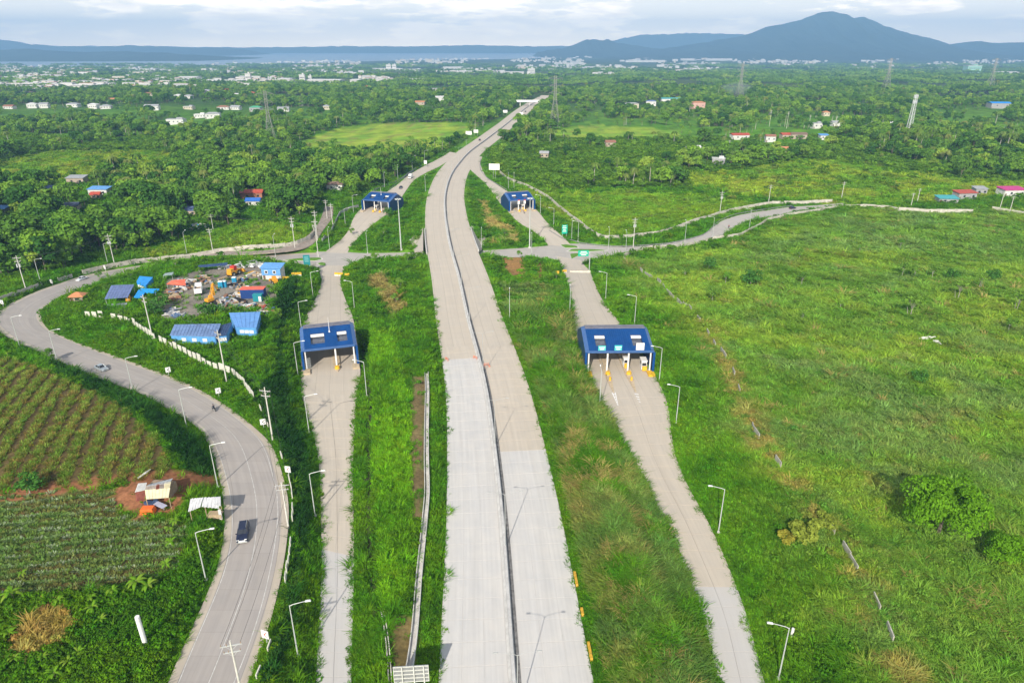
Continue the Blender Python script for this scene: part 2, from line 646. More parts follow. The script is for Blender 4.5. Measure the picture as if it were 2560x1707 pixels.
# ditches and furrows
DITCH = line_at([(935, 1540), (925, 1400), (918, 1290), (922, 1180), (920, 1090), (925, 1000), (915, 930), (905, 850), (893, 790), (878, 740)])
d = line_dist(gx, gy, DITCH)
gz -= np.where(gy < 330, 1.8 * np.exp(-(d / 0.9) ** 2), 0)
FURROW = line_at([(1700, 1560), (1650, 1440), (1590, 1290), (1545, 1200), (1490, 1100), (1450, 1010), (1410, 930), (1395, 850)])
d = line_dist(gx, gy, FURROW)
gz += np.where(gy < 330, np.exp(-((d - 4) / 3.0) ** 2) * np.where(gx < 40, 1.0, 0) * .6 - 1.9 * np.exp(-(d / 1.5) ** 2), 0)
gz[near] = np.where(rd[near] < 1.2, np.minimum(gz[near], zz), gz[near])
DRAIN_C = [(1066, 930), (1068, 980), (1066, 1069), (1066, 1159), (1068, 1230), (1062, 1292), (1056, 1360), (1049, 1416), (1040, 1535), (1034, 1610), (1026, 1650), (1018, 1700)]
DRAIN = line_at(DRAIN_C)
d = line_dist(gx, gy, DRAIN)
gz -= np.where((gy < 200) & (d < 3), 0.55 * (1 - smooth(.6, 1.6, d)), 0)

CREST = line_at([(1672, 738), (1702, 763), (1755, 810), (1815, 900), (1838, 950), (1885, 1085), (1952, 1175), (2045, 1275), (2076, 1325), (2112, 1375), (2176, 1478), (2226, 1600), (2252, 1695)])
# ---------------------------------------------------------------- zones of the photograph's ground (outlines in its pixels)
gpx, gpy, gdep = PX(gx, gy, gz)
gpx = np.where(gdep > 1, gpx, -9999)
Z = dict(
    crop_up=[(-400, 800), (60, 905), (160, 945), (300, 1010), (390, 1090), (440, 1165), (415, 1195), (300, 1205), (-200, 1240)],
    crop_low=[(-300, 1250), (280, 1225), (300, 1290), (400, 1300), (470, 1310), (450, 1430), (300, 1470), (100, 1490), (-300, 1500)],
    path=[(-300, 1235), (0, 1220), (200, 1200), (330, 1180), (470, 1172), (540, 1195), (548, 1215), (480, 1222), (330, 1205), (250, 1222), (0, 1255), (-300, 1262)],
    hutyard=[(285, 1225), (330, 1205), (430, 1205), (475, 1225), (460, 1265), (430, 1285), (350, 1295), (310, 1285), (285, 1255)],
    drypatch=[(30, 1610), (70, 1540), (130, 1510), (200, 1540), (160, 1610), (90, 1640), (30, 1640)],
    yard=[(395, 745), (412, 700), (470, 682), (540, 670), (600, 664), (660, 668), (700, 690), (690, 720), (690, 755), (665, 780), (560, 778), (520, 785), (470, 802), (405, 800)],
    bareR=[(1250, 645), (1310, 640), (1320, 690), (1300, 700), (1268, 690)],
    bareR2=[(1340, 650), (1358, 655), (1358, 700), (1343, 700)],
    tanM=[(1200, 495), (1215, 500), (1230, 540), (1290, 580), (1300, 605), (1225, 610), (1215, 570)],
    bareL=[(905, 690), (960, 690), (985, 720), (1010, 770), (980, 800), (940, 730)],
    drainE=[(1030, 940), (1066, 940), (1064, 1100), (1062, 1290), (1030, 1300), (1026, 1200), (1022, 1080)],
    drainE2=[(975, 1540), (1040, 1530), (1030, 1620), (1020, 1700), (985, 1700), (970, 1620)],
    meadowL=[(-50, 445), (20, 400), (120, 378), (330, 376), (450, 386), (440, 425), (340, 440), (200, 455), (40, 462)],
    meadowM=[(720, 366), (850, 318), (1000, 308), (1130, 306), (1195, 312), (1165, 340), (1105, 378), (960, 396), (790, 398)],
    grassW=[(365, 632), (480, 592), (560, 568), (640, 556), (760, 560), (790, 590), (740, 610), (640, 618), (440, 645), (370, 655)],
    grassR=[(1240, 425), (1310, 455), (1400, 488), (1560, 478), (1740, 492), (1850, 500), (1900, 520), (1750, 550), (1640, 590), (1520, 596), (1400, 545), (1330, 505)],
    meadowR=[(1690, 432), (1850, 425), (2000, 398), (2150, 405), (2250, 425), (2420, 450), (2600, 455), (2600, 475), (2380, 505), (2100, 512), (1900, 495), (1730, 468)],
    cropM=[(1330, 335), (1480, 312), (1700, 325), (1700, 348), (1420, 352)],
    triL=[(1105, 418), (1080, 470), (1068, 560), (1055, 632), (870, 632), (905, 600), (960, 550), (1005, 490), (1040, 452)],
    triR=[(1165, 425), (1200, 450), (1260, 520), (1380, 610), (1290, 625), (1195, 625), (1160, 550), (1152, 470)],
    fieldR=[(1405, 655), (1480, 640), (1560, 640), (1640, 622), (1720, 612), (1800, 600), (1860, 565), (1990, 532), (2120, 512), (2300, 525), (2700, 525), (3300, 1800), (1935, 1800), (1850, 1510), (1690, 1180), (1645, 960), (1530, 780), (1462, 672)],
    bankC=[(925, 830), (985, 830), (1000, 930), (1032, 1000), (1026, 1280), (1010, 1500), (955, 1525), (938, 1280), (930, 1000)],
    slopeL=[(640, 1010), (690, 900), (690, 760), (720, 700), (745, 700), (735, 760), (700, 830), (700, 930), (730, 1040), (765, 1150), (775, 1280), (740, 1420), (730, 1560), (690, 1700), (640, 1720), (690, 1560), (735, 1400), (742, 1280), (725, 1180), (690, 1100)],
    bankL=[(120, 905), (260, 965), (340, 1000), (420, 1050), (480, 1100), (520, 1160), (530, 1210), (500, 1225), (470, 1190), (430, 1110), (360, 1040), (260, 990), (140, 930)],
    scrubL=[(-60, 1500), (110, 1480), (300, 1465), (440, 1440), (540, 1300), (552, 1330), (500, 1500), (440, 1640), (400, 1720), (-60, 1720)],
    hillC=[(-50, 262), (260, 262), (480, 262), (560, 262), (820, 268), (830, 305), (560, 335), (480, 330), (390, 318), (250, 296), (-50, 290)],
    town=[(-200, 168), (500, 160), (1000, 150), (1500, 142), (2000, 135), (2800, 135), (2800, 150), (1700, 190), (1000, 205), (500, 225), (-200, 235)],
)


def zone(n, px, py):
    return pip(px, py, Z[n])


C_LUSH, C_BRIGHT, C_GREY, C_TAN = np.array((.10, .27, .012)), np.array((.30, .45, .045)), np.array((.22, .34, .10)), np.array((.42, .35, .11))
C_DARK, C_OLIVE, C_SOIL, C_GRAVEL = np.array((.035, .105, .012)), np.array((.17, .19, .03)), np.array((.24, .105, .05)), np.array((.225, .20, .165))


def mixv(a, b, t):
    return a * (1 - t[..., None]) + b * t[..., None]


def plant_colour(x, y, px, py, ground=False):
    """colour of the ground cover at a place: a patchwork of grass kinds, by zone, with light and shade painted on some banks."""
    n1, n2, n3 = fbm(x / 22, y / 22, 1), fbm(x / 9, y / 9, 2), fbm(x / 3.2, y / 3.2, 4, 3)
    c = mixv(np.broadcast_to(C_LUSH, x.shape + (3,)), np.broadcast_to(np.array((.14, .30, .012)), x.shape + (3,)), smooth(.4, .65, n2))
    c = mixv(c, C_DARK * 1.3, smooth(.52, .72, n3) * .5)
    # the wide field on the right: yellow-green, grey-green and straw patches
    f = zone('fieldR', px, py)
    cf = mixv(np.broadcast_to(np.array((.20, .365, .045)), x.shape + (3,)), C_BRIGHT, smooth(.46, .66, n1) * .85)
    cf = mixv(cf, C_GREY, smooth(.52, .68, fbm(x / 13 + 9, y / 13, 6)) * .6)
    cf = mixv(cf, C_TAN, smooth(.68, .80, fbm(x / 8, y / 8 + 5, 7)) * .4)
    cf = mixv(cf, C_LUSH, smooth(.58, .75, fbm(x / 6, y / 6 + 5, 12)) * .5)
    fw = smooth(5, 26, rd_at(x, y) + (n2 - .5) * 22)
    c = np.where(f[..., None], mixv(mixv(c, np.array((.15, .34, .018)), smooth(.4, .6, n2) * .6), cf, fw), c)
    for nm in ('meadowL', 'meadowM', 'meadowR', 'grassR', 'grassW', 'cropM'):
        f = zone(nm, px, py)
        t = .35 if nm in ('grassR', 'grassW') else .75
        cm = mixv(np.broadcast_to(np.array((.18, .36, .022)), x.shape + (3,)), np.array((.36, .46, .035)), smooth(.38, .6, n1) * t)
        cm = mixv(cm, C_TAN * .75, smooth(.58, .72, n2) * (.7 if nm == 'meadowM' else .4))
        c = np.where(f[..., None], cm, c)
    f = zone('bankC', px, py)
    c = np.where(f[..., None], mixv(np.broadcast_to(np.array((.19, .42, .014)), x.shape + (3,)), C_LUSH, smooth(.52, .66, n2) * .7), c)  # lit bank: its sunlit brightness is put into the grass colour
    # the shaded slopes: scrub whose green is darkened to carry their shade
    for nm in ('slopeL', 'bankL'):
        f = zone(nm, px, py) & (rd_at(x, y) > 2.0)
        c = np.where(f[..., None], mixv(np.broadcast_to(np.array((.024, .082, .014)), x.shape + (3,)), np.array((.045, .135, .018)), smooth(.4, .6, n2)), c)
    # hump between the expressway and the right ramp: straw heads among the green
    f = (x > mmx(y) + 13) & (y < 260) & (rd_at(x, y) > 2.2) & ~zone('fieldR', px, py)
    ch = mixv(c, C_GREY * .8, smooth(.46, .62, n2) * .55)
    ch = mixv(ch, np.array((.34, .34, .09)), smooth(.53, .68, fbm(x / 4, y / 5, 8)) * .6)
    c = np.where(f[..., None], ch, c)
    cr = (1 - smooth(1.0, 4.5, line_dist(x, y, CREST) + (n3 - .5) * 6)) * (y < 200)
    c = mixv(c, np.array((.40, .35, .09)), cr * smooth(.40, .56, fbm(x / 3.5, y / 3.5, 18)) * .9)
    for nm in ('crop_up', 'crop_low'):
        f = zone(nm, px, py)
        cc = mixv(np.broadcast_to(C_OLIVE, x.shape + (3,)), np.array((.25, .20, .05)), smooth(.45, .62, n2) * .6)
        if nm == 'crop_low':
            cc = mixv(np.broadcast_to(np.array((.18, .27, .06)), x.shape + (3,)), np.array((.24, .20, .07)), smooth(.5, .66, n2) * .6)
        if ground:
            cc = mixv(cc * .8, C_SOIL * .8, smooth(.4, .6, n3) * .6)
        c = np.where(f[..., None], cc, c)
    if ground:
        f = zone('crop_up', px, py)
        c = np.where(f[..., None], np.array((.17, .125, .05)), c)
    for nm, col in (('drypatch', np.array((.46, .36, .09))), ('tanM', C_TAN * 1.1), ('bareL', C_TAN * .9)):
        f = zone(nm, px, py)
        c = np.where(f[..., None], mixv(c, np.broadcast_to(col, c.shape), smooth(.3, .55, n2)), c)
    return c


def rd_at(x, y):
    return lerp_grid(rd, x, y)


def mmx(y):
    return np.interp(y, mm[:, 1], mm[:, 0])


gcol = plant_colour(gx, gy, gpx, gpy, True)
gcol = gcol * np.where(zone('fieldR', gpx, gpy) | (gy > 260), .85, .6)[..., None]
for nm, col, a in (('path', C_SOIL, 1), ('hutyard', C_SOIL * 1.15, 1), ('yard', C_GRAVEL, 1), ('bareR', C_SOIL * 1.35, .8), ('bareR2', C_SOIL * 1.2, .7), ('drainE', np.array((.20, .13, .07)), .85), ('drainE2', np.array((.24, .16, .07)), .85)):
    f = zone(nm, gpx, gpy) & (gy < 1000)
    gcol = np.where(f[..., None], gcol * (1 - a) + (col * a) * (0.8 + 0.4 * fbm(gx / 3, gy / 3, 9))[..., None], gcol)
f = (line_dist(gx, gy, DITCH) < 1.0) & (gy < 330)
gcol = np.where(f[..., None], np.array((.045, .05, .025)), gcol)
# beyond the first kilometre: woods, fields and clearings
fr = smooth(700, 1400, gy)
big = fbm(gx / 420, gy / 420, 21, 5)
cfar = mixv(np.broadcast_to(np.array((.030, .062, .014)), gx.shape + (3,)), np.array((.075, .115, .022)), smooth(.50, .62, big))
gcol = mixv(gcol, cfar, fr)


def ground_mesh():
    ny, nx = gx.shape
    me = bpy.data.meshes.new('ground')
    v = np.stack([gx, gy, gz], -1).reshape(-1, 3)
    idx = np.arange(ny * nx).reshape(ny, nx)
    q = np.stack([idx[:-1, :-1], idx[:-1, 1:], idx[1:, 1:], idx[1:, :-1]], -1).reshape(-1, 4)
    me.vertices.add(len(v))
    me.vertices.foreach_set('co', v.ravel())
    me.loops.add(q.size)
    me.loops.foreach_set('vertex_index', q.ravel().astype(np.int32))
    me.polygons.add(len(q))
    me.polygons.foreach_set('loop_start', np.arange(0, q.size, 4, dtype=np.int32))
    me.polygons.foreach_set('loop_total', np.full(len(q), 4, np.int32))
    me.update(calc_edges=True)
    me.polygons.foreach_set('use_smooth', np.ones(len(q), bool))
    a = me.attributes.new('col', 'FLOAT_COLOR', 'POINT')
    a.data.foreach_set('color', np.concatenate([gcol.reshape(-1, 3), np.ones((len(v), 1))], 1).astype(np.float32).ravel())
    m = bpy.data.materials.new('ground')
    m.use_nodes = True
    t = m.node_tree
    b = t.nodes['Principled BSDF']
    b.inputs['Roughness'].default_value = 0.95
    b.inputs['Specular IOR Level'].default_value = 0.1
    at_ = t.nodes.new('ShaderNodeAttribute')
    at_.attribute_name = 'col'
    g = t.nodes.new('ShaderNodeNewGeometry')
    fac = None
    for s_, dtl in ((1.3, 6), (0.06, 8)):
        nz = t.nodes.new('ShaderNodeTexNoise')
        nz.inputs['Scale'].default_value = s_
        nz.inputs['Detail'].default_value = dtl
        nz.inputs['Roughness'].default_value = .65
        t.links.new(g.outputs['Position'], nz.inputs['Vector'])
        mr = t.nodes.new('ShaderNodeMapRange')
        mr.inputs[1].default_value = .3
        mr.inputs[2].default_value = .7
        mr.inputs[3].default_value = .6
        mr.inputs[4].default_value = 1.4
        t.links.new(nz.outputs['Fac'], mr.inputs[0])
        if fac is None:
            fac = mr.outputs[0]
        else:
            mm_ = t.nodes.new('ShaderNodeMath')
            mm_.operation = 'MULTIPLY'
            t.links.new(fac, mm_.inputs[0])
            t.links.new(mr.outputs[0], mm_.inputs[1])
            fac = mm_.outputs[0]
    vm = t.nodes.new('ShaderNodeVectorMath')
    vm.operation = 'SCALE'
    t.links.new(at_.outputs['Color'], vm.inputs[0])
    t.links.new(fac, vm.inputs['Scale'])
    t.links.new(vm.outputs[0], b.inputs['Base Color'])
    me.materials.append(m)
    o = link('ground', me)
    o['kind'] = 'structure'
    return o


ground_mesh()
# ---------------------------------------------------------------- concrete with joints laid out along the road (u across, v along, in metres)


def road_mat(name, color, lane=3.6, slab=4.5, joint=0.55, streak=0.12, tint=(1, 1, 1)):
    m = bpy.data.materials.new(name)
    m.use_nodes = True
    t = m.node_tree
    b = t.nodes['Principled BSDF']
    b.inputs['Roughness'].default_value = .85
    b.inputs['Specular IOR Level'].default_value = .25
    nn_, ll = t.nodes.new, t.links.new
    uv = nn_('ShaderNodeUVMap')
    uv.uv_map = 'UVMap'
    sp = nn_('ShaderNodeSeparateXYZ')
    ll(uv.outputs[0], sp.inputs[0])

    def m_(op, a, b_=None, c=None):
        n = nn_('ShaderNodeMath')
        n.operation = op
        for i, v in enumerate((a, b_, c)):
            if v is None:
                continue
            if isinstance(v, (int, float)):
                n.inputs[i].default_value = v
            else:
                ll(v, n.inputs[i])
        return n.outputs[0]

    def line(src, period, width):
        f = m_('ABSOLUTE', m_('SUBTRACT', m_('FRACT', m_('DIVIDE', src, period)), .5))
        return m_('GREATER_THAN', f, .5 - width / period / 2)
    jn = m_('MAXIMUM', line(sp.outputs[0], lane, .09), m_('MULTIPLY', line(sp.outputs[1], slab, .07), .6))

    def noise(sx, sy, scale, det):
        cb = nn_('ShaderNodeCombineXYZ')
        ll(m_('MULTIPLY', sp.outputs[0], sx), cb.inputs[0])
        ll(m_('MULTIPLY', sp.outputs[1], sy), cb.inputs[1])
        n = nn_('ShaderNodeTexNoise')
        n.inputs['Scale'].default_value = scale
        n.inputs['Detail'].default_value = det
        n.inputs['Roughness'].default_value = .6
        ll(cb.outputs[0], n.inputs['Vector'])
        return n.outputs['Fac']
    st = noise(1.6, .035, .8, 5)                 # wheel tracks and pouring streaks along the lane
    bl = noise(.25, .22, 1, 6)                   # blotches
    # each slab a slightly different pour
    cb = nn_('ShaderNodeCombineXYZ')
    ll(m_('FLOOR', m_('DIVIDE', sp.outputs[0], lane)), cb.inputs[0])
    ll(m_('FLOOR', m_('DIVIDE', sp.outputs[1], slab)), cb.inputs[1])
    wn = nn_('ShaderNodeTexWhiteNoise')
    wn.noise_dimensions = '2D'
    ll(cb.outputs[0], wn.inputs['Vector'])
    v = m_('ADD', m_('ADD', m_('MULTIPLY', m_('SUBTRACT', st, .5), streak * 2.6), m_('MULTIPLY', m_('SUBTRACT', bl, .5), streak * 2.2)),
           m_('MULTIPLY', m_('SUBTRACT', wn.outputs['Value'], .5), streak * .45))
    v = m_('MULTIPLY', m_('ADD', v, 1), m_('SUBTRACT', 1, m_('MULTIPLY', jn, joint * .5)))
    vm = nn_('ShaderNodeVectorMath')
    vm.operation = 'SCALE'
    mx = nn_('ShaderNodeMix')
    mx.data_type = 'RGBA'
    mx.inputs[6].default_value = (*color, 1)
    mx.inputs[7].default_value = (color[0] * .93 * tint[0], color[1] * .88 * tint[1], color[2] * .80 * tint[2], 1)
    ll(bl, mx.inputs[0])
    ll(mx.outputs[2], vm.inputs[0])
    ll(v, vm.inputs['Scale'])
    ll(vm.outputs[0], b.inputs['Base Color'])
    return m


M_NEW = road_mat('concrete_new', (.56, .555, .55), streak=.05)
M_TAN = road_mat('concrete_weathered', (.535, .485, .42), streak=.09)
M_RAMP = road_mat('concrete_ramp', (.525, .475, .41), lane=3.9, streak=.08)
M_RAMPN = road_mat('concrete_ramp_new', (.53, .52, .515), lane=3.9, streak=.05)
M_ROAD = road_mat('concrete_old_road', (.375, .35, .335), lane=4.4, streak=.16)
M_LOCAL = road_mat('concrete_local_road', (.44, .42, .395), lane=4.0, streak=.13)
M_WHITE = mat('white_paint', (.72, .71, .68), .7, .15, 2)
M_CONC = mat('concrete', (.42, .40, .37), .9, .25, .8)
M_CONCL = mat('concrete_light', (.55, .53, .49), .9, .2, .7)
M_DARKC = mat('concrete_dark', (.13, .125, .12), .9, .3, .9)


def strip_mesh(name, rows_l, rows_r, zs, off, mats, mi, ncol=1, v0=0.0, skirt=0.5, ubase=0.0):
    """a road sheet between two edges, with its sides turned down; UVs in metres."""
    n = len(zs)
    v, f, uvs, mt = [], [], [], []
    acc = v0
    cl = (rows_l + rows_r) / 2
    vv = [v0]
    for i in range(1, n):
        acc += float(np.hypot(*(cl[i] - cl[i - 1])))
        vv.append(acc)
    for i in range(n):
        wdt = float(np.hypot(*(rows_r[i] - rows_l[i])))
        for j in range(ncol + 1):
            p = rows_l[i] + (rows_r[i] - rows_l[i]) * (j / ncol)
            v.append((p[0], p[1], zs[i] + off))
            uvs.append((ubase + wdt * (j / ncol - .5), vv[i]))
    top = len(v)
    for i in range(n):
        for p, u in ((rows_l[i], -1), (rows_r[i], 1)):
            v.append((p[0], p[1], zs[i] + off - skirt))
            uvs.append((ubase + u * 6, vv[i]))
    w_ = ncol + 1
    for i in range(n - 1):
        for j in range(ncol):
            a = i * w_ + j
            f.append((a, a + 1, a + 1 + w_, a + w_))
            mt.append(mi(i, j))
        a, b = i * w_, top + 2 * i
        f.append((a, a + w_, b + 2, b))
        mt.append(mi(i, 0))
        a, b = i * w_ + ncol, top + 2 * i + 1
        f.append((a + w_, a, b, b + 2))
        mt.append(mi(i, ncol - 1))
    me = bpy.data.meshes.new(name)
    me.from_pydata(v, [], f)
    for q in mats:
        me.materials.append(q)
    me.polygons.foreach_set('material_index', mt)
    ul = me.uv_layers.new(name='UVMap')
    li = np.empty(len(me.loops), np.int32)
    me.loops.foreach_get('vertex_index', li)
    ul.data.foreach_set('uv', np.array(uvs, np.float32)[li].ravel())
    me.update()
    return me


def strip_obj(name, a, off, mats, mi, widen=0.5, **kw):
    l_, r_ = a[:, 3:5].copy(), a[:, 5:7].copy()
    u = (r_ - l_) / np.linalg.norm(r_ - l_, axis=1)[:, None]
    o = link(name, strip_mesh(name, l_ - u * widen, r_ + u * widen, a[:, 2], off, mats, mi, **kw))
    o['kind'] = 'structure'
    return o


ex = ROADS['expressway']
EXC, EXL, EXR = ex[:, 0:2], ex[:, 3:5], ex[:, 5:7]
Y_LNEW, Y_RNEW = 185.0, 134.0
exo = link('expressway', strip_mesh('expressway', EXL, EXR, ex[:, 2], 0.03, [M_NEW, M_TAN],
                                    lambda i, j: 0 if (j == 0 and EXC[i][1] < Y_LNEW) or (j == 1 and EXC[i][1] < Y_RNEW) else 1, ncol=2, skirt=.6))
exo['kind'] = 'structure'
lr, rr_, cv, lo_, la = (ROADS[q] for q in ('left_ramp', 'right_ramp', 'curved_road', 'local_road', 'lane'))
ramp_l = strip_obj('left_ramp', lr, .036, [M_RAMPN, M_RAMP], lambda i, j: 0 if lr[i][1] < 99.5 else 1)
ramp_r = strip_obj('right_ramp', rr_, .040, [M_RAMPN, M_RAMP], lambda i, j: 0 if rr_[i][1] < 90.5 else 1)
strip_obj('curved_road', cv, .046, [M_ROAD, road_mat('concrete_shoulder', (.47, .42, .355), lane=50, streak=.18)], lambda i, j: int(j in (0, 8)), widen=.2, ncol=9)
strip_obj('local_road', lo_, .052, [M_LOCAL], lambda i, j: 0, widen=.3)
strip_obj('lane', la, .058, [mat('lane_dirt', (.30, .25, .21), .95, .3, .6)], lambda i, j: 0, widen=.2)

# the slabs that can be told apart near the camera, each its own piece with an open joint round it
gap = .05


def slab_rows(parent, path_l, path_r, y0, y1, ncols, length, top, matf):
    cl = (path_l + path_r) / 2
    s = np.concatenate([[0], np.cumsum(np.hypot(*np.diff(cl, axis=0).T))])
    s0, s1 = np.interp(y0, cl[:, 1], s), np.interp(y1, cl[:, 1], s)
    n = int((s1 - s0) / length)
    at_s = lambda P_, q: np.array([np.interp(q, s, P_[:, 0]), np.interp(q, s, P_[:, 1])])
    for i in range(n):
        a, b = s0 + i * length + gap, s0 + (i + 1) * length - gap
        la_, ra, lb, rb = at_s(path_l, a), at_s(path_r, a), at_s(path_l, b), at_s(path_r, b)
        wdt = np.hypot(*(ra - la_))
        for j in range(ncols):
            t0, t1 = j / ncols + gap / wdt, (j + 1) / ncols - gap / wdt
            z = top[0] + top[1] * 0 + rnd.uniform(-.004, .004)
            c4 = [la_ + (ra - la_) * t0, la_ + (ra - la_) * t1, lb + (rb - lb) * t1, lb + (rb - lb) * t0]
            me = bpy.data.meshes.new('slab')
            vs = [(p[0], p[1], z) for p in c4] + [(p[0], p[1], z - .06) for p in c4]
            me.from_pydata(vs, [], [(0, 1, 2, 3), (4, 5, 1, 0), (5, 6, 2, 1), (6, 7, 3, 2), (7, 4, 0, 3)])
            me.materials.append(matf((a + b) / 2 - s0 + y0, j, c4[0]))
            ul = me.uv_layers.new(name='UVMap')
            uvq = [((t - .5) * wdt + 100, q) for t, q in ((t0, a), (t1, a), (t1, b), (t0, b))]
            for lp in me.loops:
                ul.data[lp.index].uv = uvq[lp.vertex_index % 4]
            link('slab', me, parent)


M_SN = road_mat('slab_new', (.56, .555, .55), lane=1000, slab=1000, streak=.17)
M_ST = road_mat('slab_weathered', (.535, .485, .42), lane=1000, slab=1000, streak=.15)
M_SRN = road_mat('slab_ramp_new', (.53, .52, .515), lane=1000, slab=1000, streak=.06)
M_SR = road_mat('slab_ramp', (.525, .475, .41), lane=1000, slab=1000, streak=.14)
slab_rows(exo, EXL, EXC - nn * 1.15, 52, 196, 3, 4.6, (.07, 0), lambda y, j, c: M_SN if y < Y_LNEW else M_ST)
slab_rows(exo, EXC + nn * .9, EXR, 52, 196, 3, 4.6, (.07, 0), lambda y, j, c: M_SN if y < Y_RNEW else M_ST)


def side_paths(a, widen):
    l_, r_ = a[:, 3:5].copy(), a[:, 5:7].copy()
    u = (r_ - l_) / np.linalg.norm(r_ - l_, axis=1)[:, None]
    return l_ - u * widen, r_ + u * widen


slab_rows(ramp_l, *side_paths(lr[lr[:, 1] < 230], .5), 56, 166, 2, 4.6, (.075, 0), lambda y, j, c: M_SRN if c[1] < 99.5 else M_SR)
slab_rows(ramp_r, *side_paths(rr_[rr_[:, 1] < 230], .5), 52, 166, 2, 4.6, (.08, 0), lambda y, j, c: M_SRN if c[1] < 90.5 else M_SR)


# painted lines of the curved road
def offset_line(name, path_l, path_r, zs, t, wid, off, i0, i1, m, dash=None):
    b = MB()
    acc = 0
    for i in range(i0, i1 - 1):
        u = (path_r[i] - path_l[i])
        u2 = (path_r[i + 1] - path_l[i + 1])
        wa, wb = np.hypot(*u), np.hypot(*u2)
        p = path_l[i] + u * (t(wa) / wa)
        q = path_l[i + 1] + u2 * (t(wb) / wb)
        acc += np.hypot(*(q - p))
        if dash and (acc % dash[0]) > dash[1]:
            continue
        u, u2 = u / wa * wid / 2, u2 / wb * wid / 2
        b.add([(p[0] - u[0], p[1] - u[1], zs[i] + off), (p[0] + u[0], p[1] + u[1], zs[i] + off), (q[0] + u2[0], q[1] + u2[1], zs[i + 1] + off), (q[0] - u2[0], q[1] - u2[1], zs[i + 1] + off)],
              [(0, 1, 2, 3)])
    o = b.build(name, m)
    o['kind'] = 'structure'
    return o


nmk = int(np.argmin(abs(cv[:, 1] - 262) + (cv[:, 0] > -100) * 0))
M_WORN = mat('worn_line_paint', (.54, .52, .49), .8, .25, 1.5)
ncv = len(cv)
for t_, nm in ((lambda w_: 1.3, 'edge_line'), (lambda w_: w_ * .505, 'centre_line'), (lambda w_: w_ - 1.9, 'edge_line')):
    offset_line(nm, cv[:, 3:5], cv[:, 5:7], cv[:, 2], t_, .13, .056, 0, int(ncv * .8), M_WORN)

# median: barrier, gutter
bprof = [(-1.05, 0), (-1.05, .10), (-.66, .34), (-.58, .95), (-.10, .95), (-.05, .38), (.1, .12), (.1, 0)]


def sweep(path, nrm, zs, prof, name, m, parent=None):
    v, f = [], []
    k_ = len(prof)
    for i in range(len(path)):
        for a, z in prof:
            v.append((path[i][0] + nrm[i][0] * a, path[i][1] + nrm[i][1] * a, zs[i] + z))
    for i in range(len(path) - 1):
        for j in range(k_ - 1):
            a = i * k_ + j
            f.append((a, a + k_, a + k_ + 1, a + 1))
    f.append(tuple(range(k_))[::-1])
    f.append(tuple(range((len(path) - 1) * k_, len(path) * k_)))
    me = bpy.data.meshes.new(name)
    me.from_pydata(v, [], f)
    me.materials.append(m)
    return link(name, me, parent)


sel = (mm[:, 1] > 50) & (mm[:, 1] < 1180)
bar = thing('median_barrier', 'long pale concrete barrier dividing the two carriageways of the expressway', 'barrier', (0, 0, 0))
bs = mm[sel]
bn = nn[sel]
nseg = 0
for i0 in range(0, len(bs) - 1, 4):
    i1 = min(i0 + 5, len(bs))
    if i1 - i0 > 1:
        sweep(bs[i0:i1], bn[i0:i1], np.full(i1 - i0, .035), bprof, 'segment', mat('barrier_concrete', (.50, .49, .47), .9, .2, .6), bar)
gut = sweep(bs, bn, np.full(len(bs), .0), [(.12, 0), (.12, .062), (.78, .062), (.78, 0)], 'median_gutter', mat('gutter_dirt', (.17, .165, .16), .95, .4, 1.2))
gut['kind'] = 'structure'

# drain channels along the verge
def u_channel(name, pts, wid, m, label):
    P_ = smooth_rows(resample([(*q, 0) for q in pts], 2.5), 3)[:, :2]
    t_ = np.gradient(P_, axis=0)
    t_ /= np.linalg.norm(t_, axis=1)[:, None]
    n_ = np.stack([t_[:, 1], -t_[:, 0]], 1)
    zs = lerp_grid(gz, P_[:, 0], P_[:, 1]) + .02
    h = wid / 2
    o = sweep(P_, n_, zs, [(-h - .15, -.3), (-h - .15, .62), (-h, .62), (-h, .08), (h, .08), (h, .62), (h + .15, .62), (h + .15, -.3)], name, m)
    return tag(o, label, 'drain')


u_channel('drain_channel', DRAIN, .8, M_CONCL, 'open concrete drain channel between the grass banks left of the expressway')
u_channel('drain_kerb', line_at([(978, 1740), (975, 1690), (970, 1610), (962, 1560), (957, 1535)]), .25, mat('lime_concrete', (.58, .55, .46), .9, .2, 1), 'narrow pale concrete drain beside the left ramp verge near the sign back')

# ---------------------------------------------------------------- the bridge that carries the expressway over the local road
br = thing('overpass_bridge', 'expressway bridge with low white parapets crossing the local road', 'bridge', (0, 0, 0))
ib = (mm[:, 1] > 297) & (mm[:, 1] < 343)
pb, pn = mm[ib], nn[ib]
sweep(pb, pn, np.zeros(len(pb)), [(-11.9, -1.1), (-11.9, -.1), (11.9, -.1), (11.9, -1.1)], 'deck', M_CONC, br)
for s_ in (-1, 1):
    a_, b_ = sorted((s_ * 11.45, s_ * 11.85))
    sweep(pb, pn, np.zeros(len(pb)), [(a_, -.6), (a_, .95), (b_, .95), (b_, -.6)], 'parapet', M_CONCL, br)
for y_ in (300.5, 337.5):
    p_, a_ = med_at(y_)
    MB().box((0, 0, 0), (23.6, .8, 6.6), 0).build('abutment', M_DARKC, br).matrix_local = Matrix.Translation((p_[0], p_[1], -3.9)) @ Matrix.Rotation(a_ - math.pi / 2, 4, 'Z')
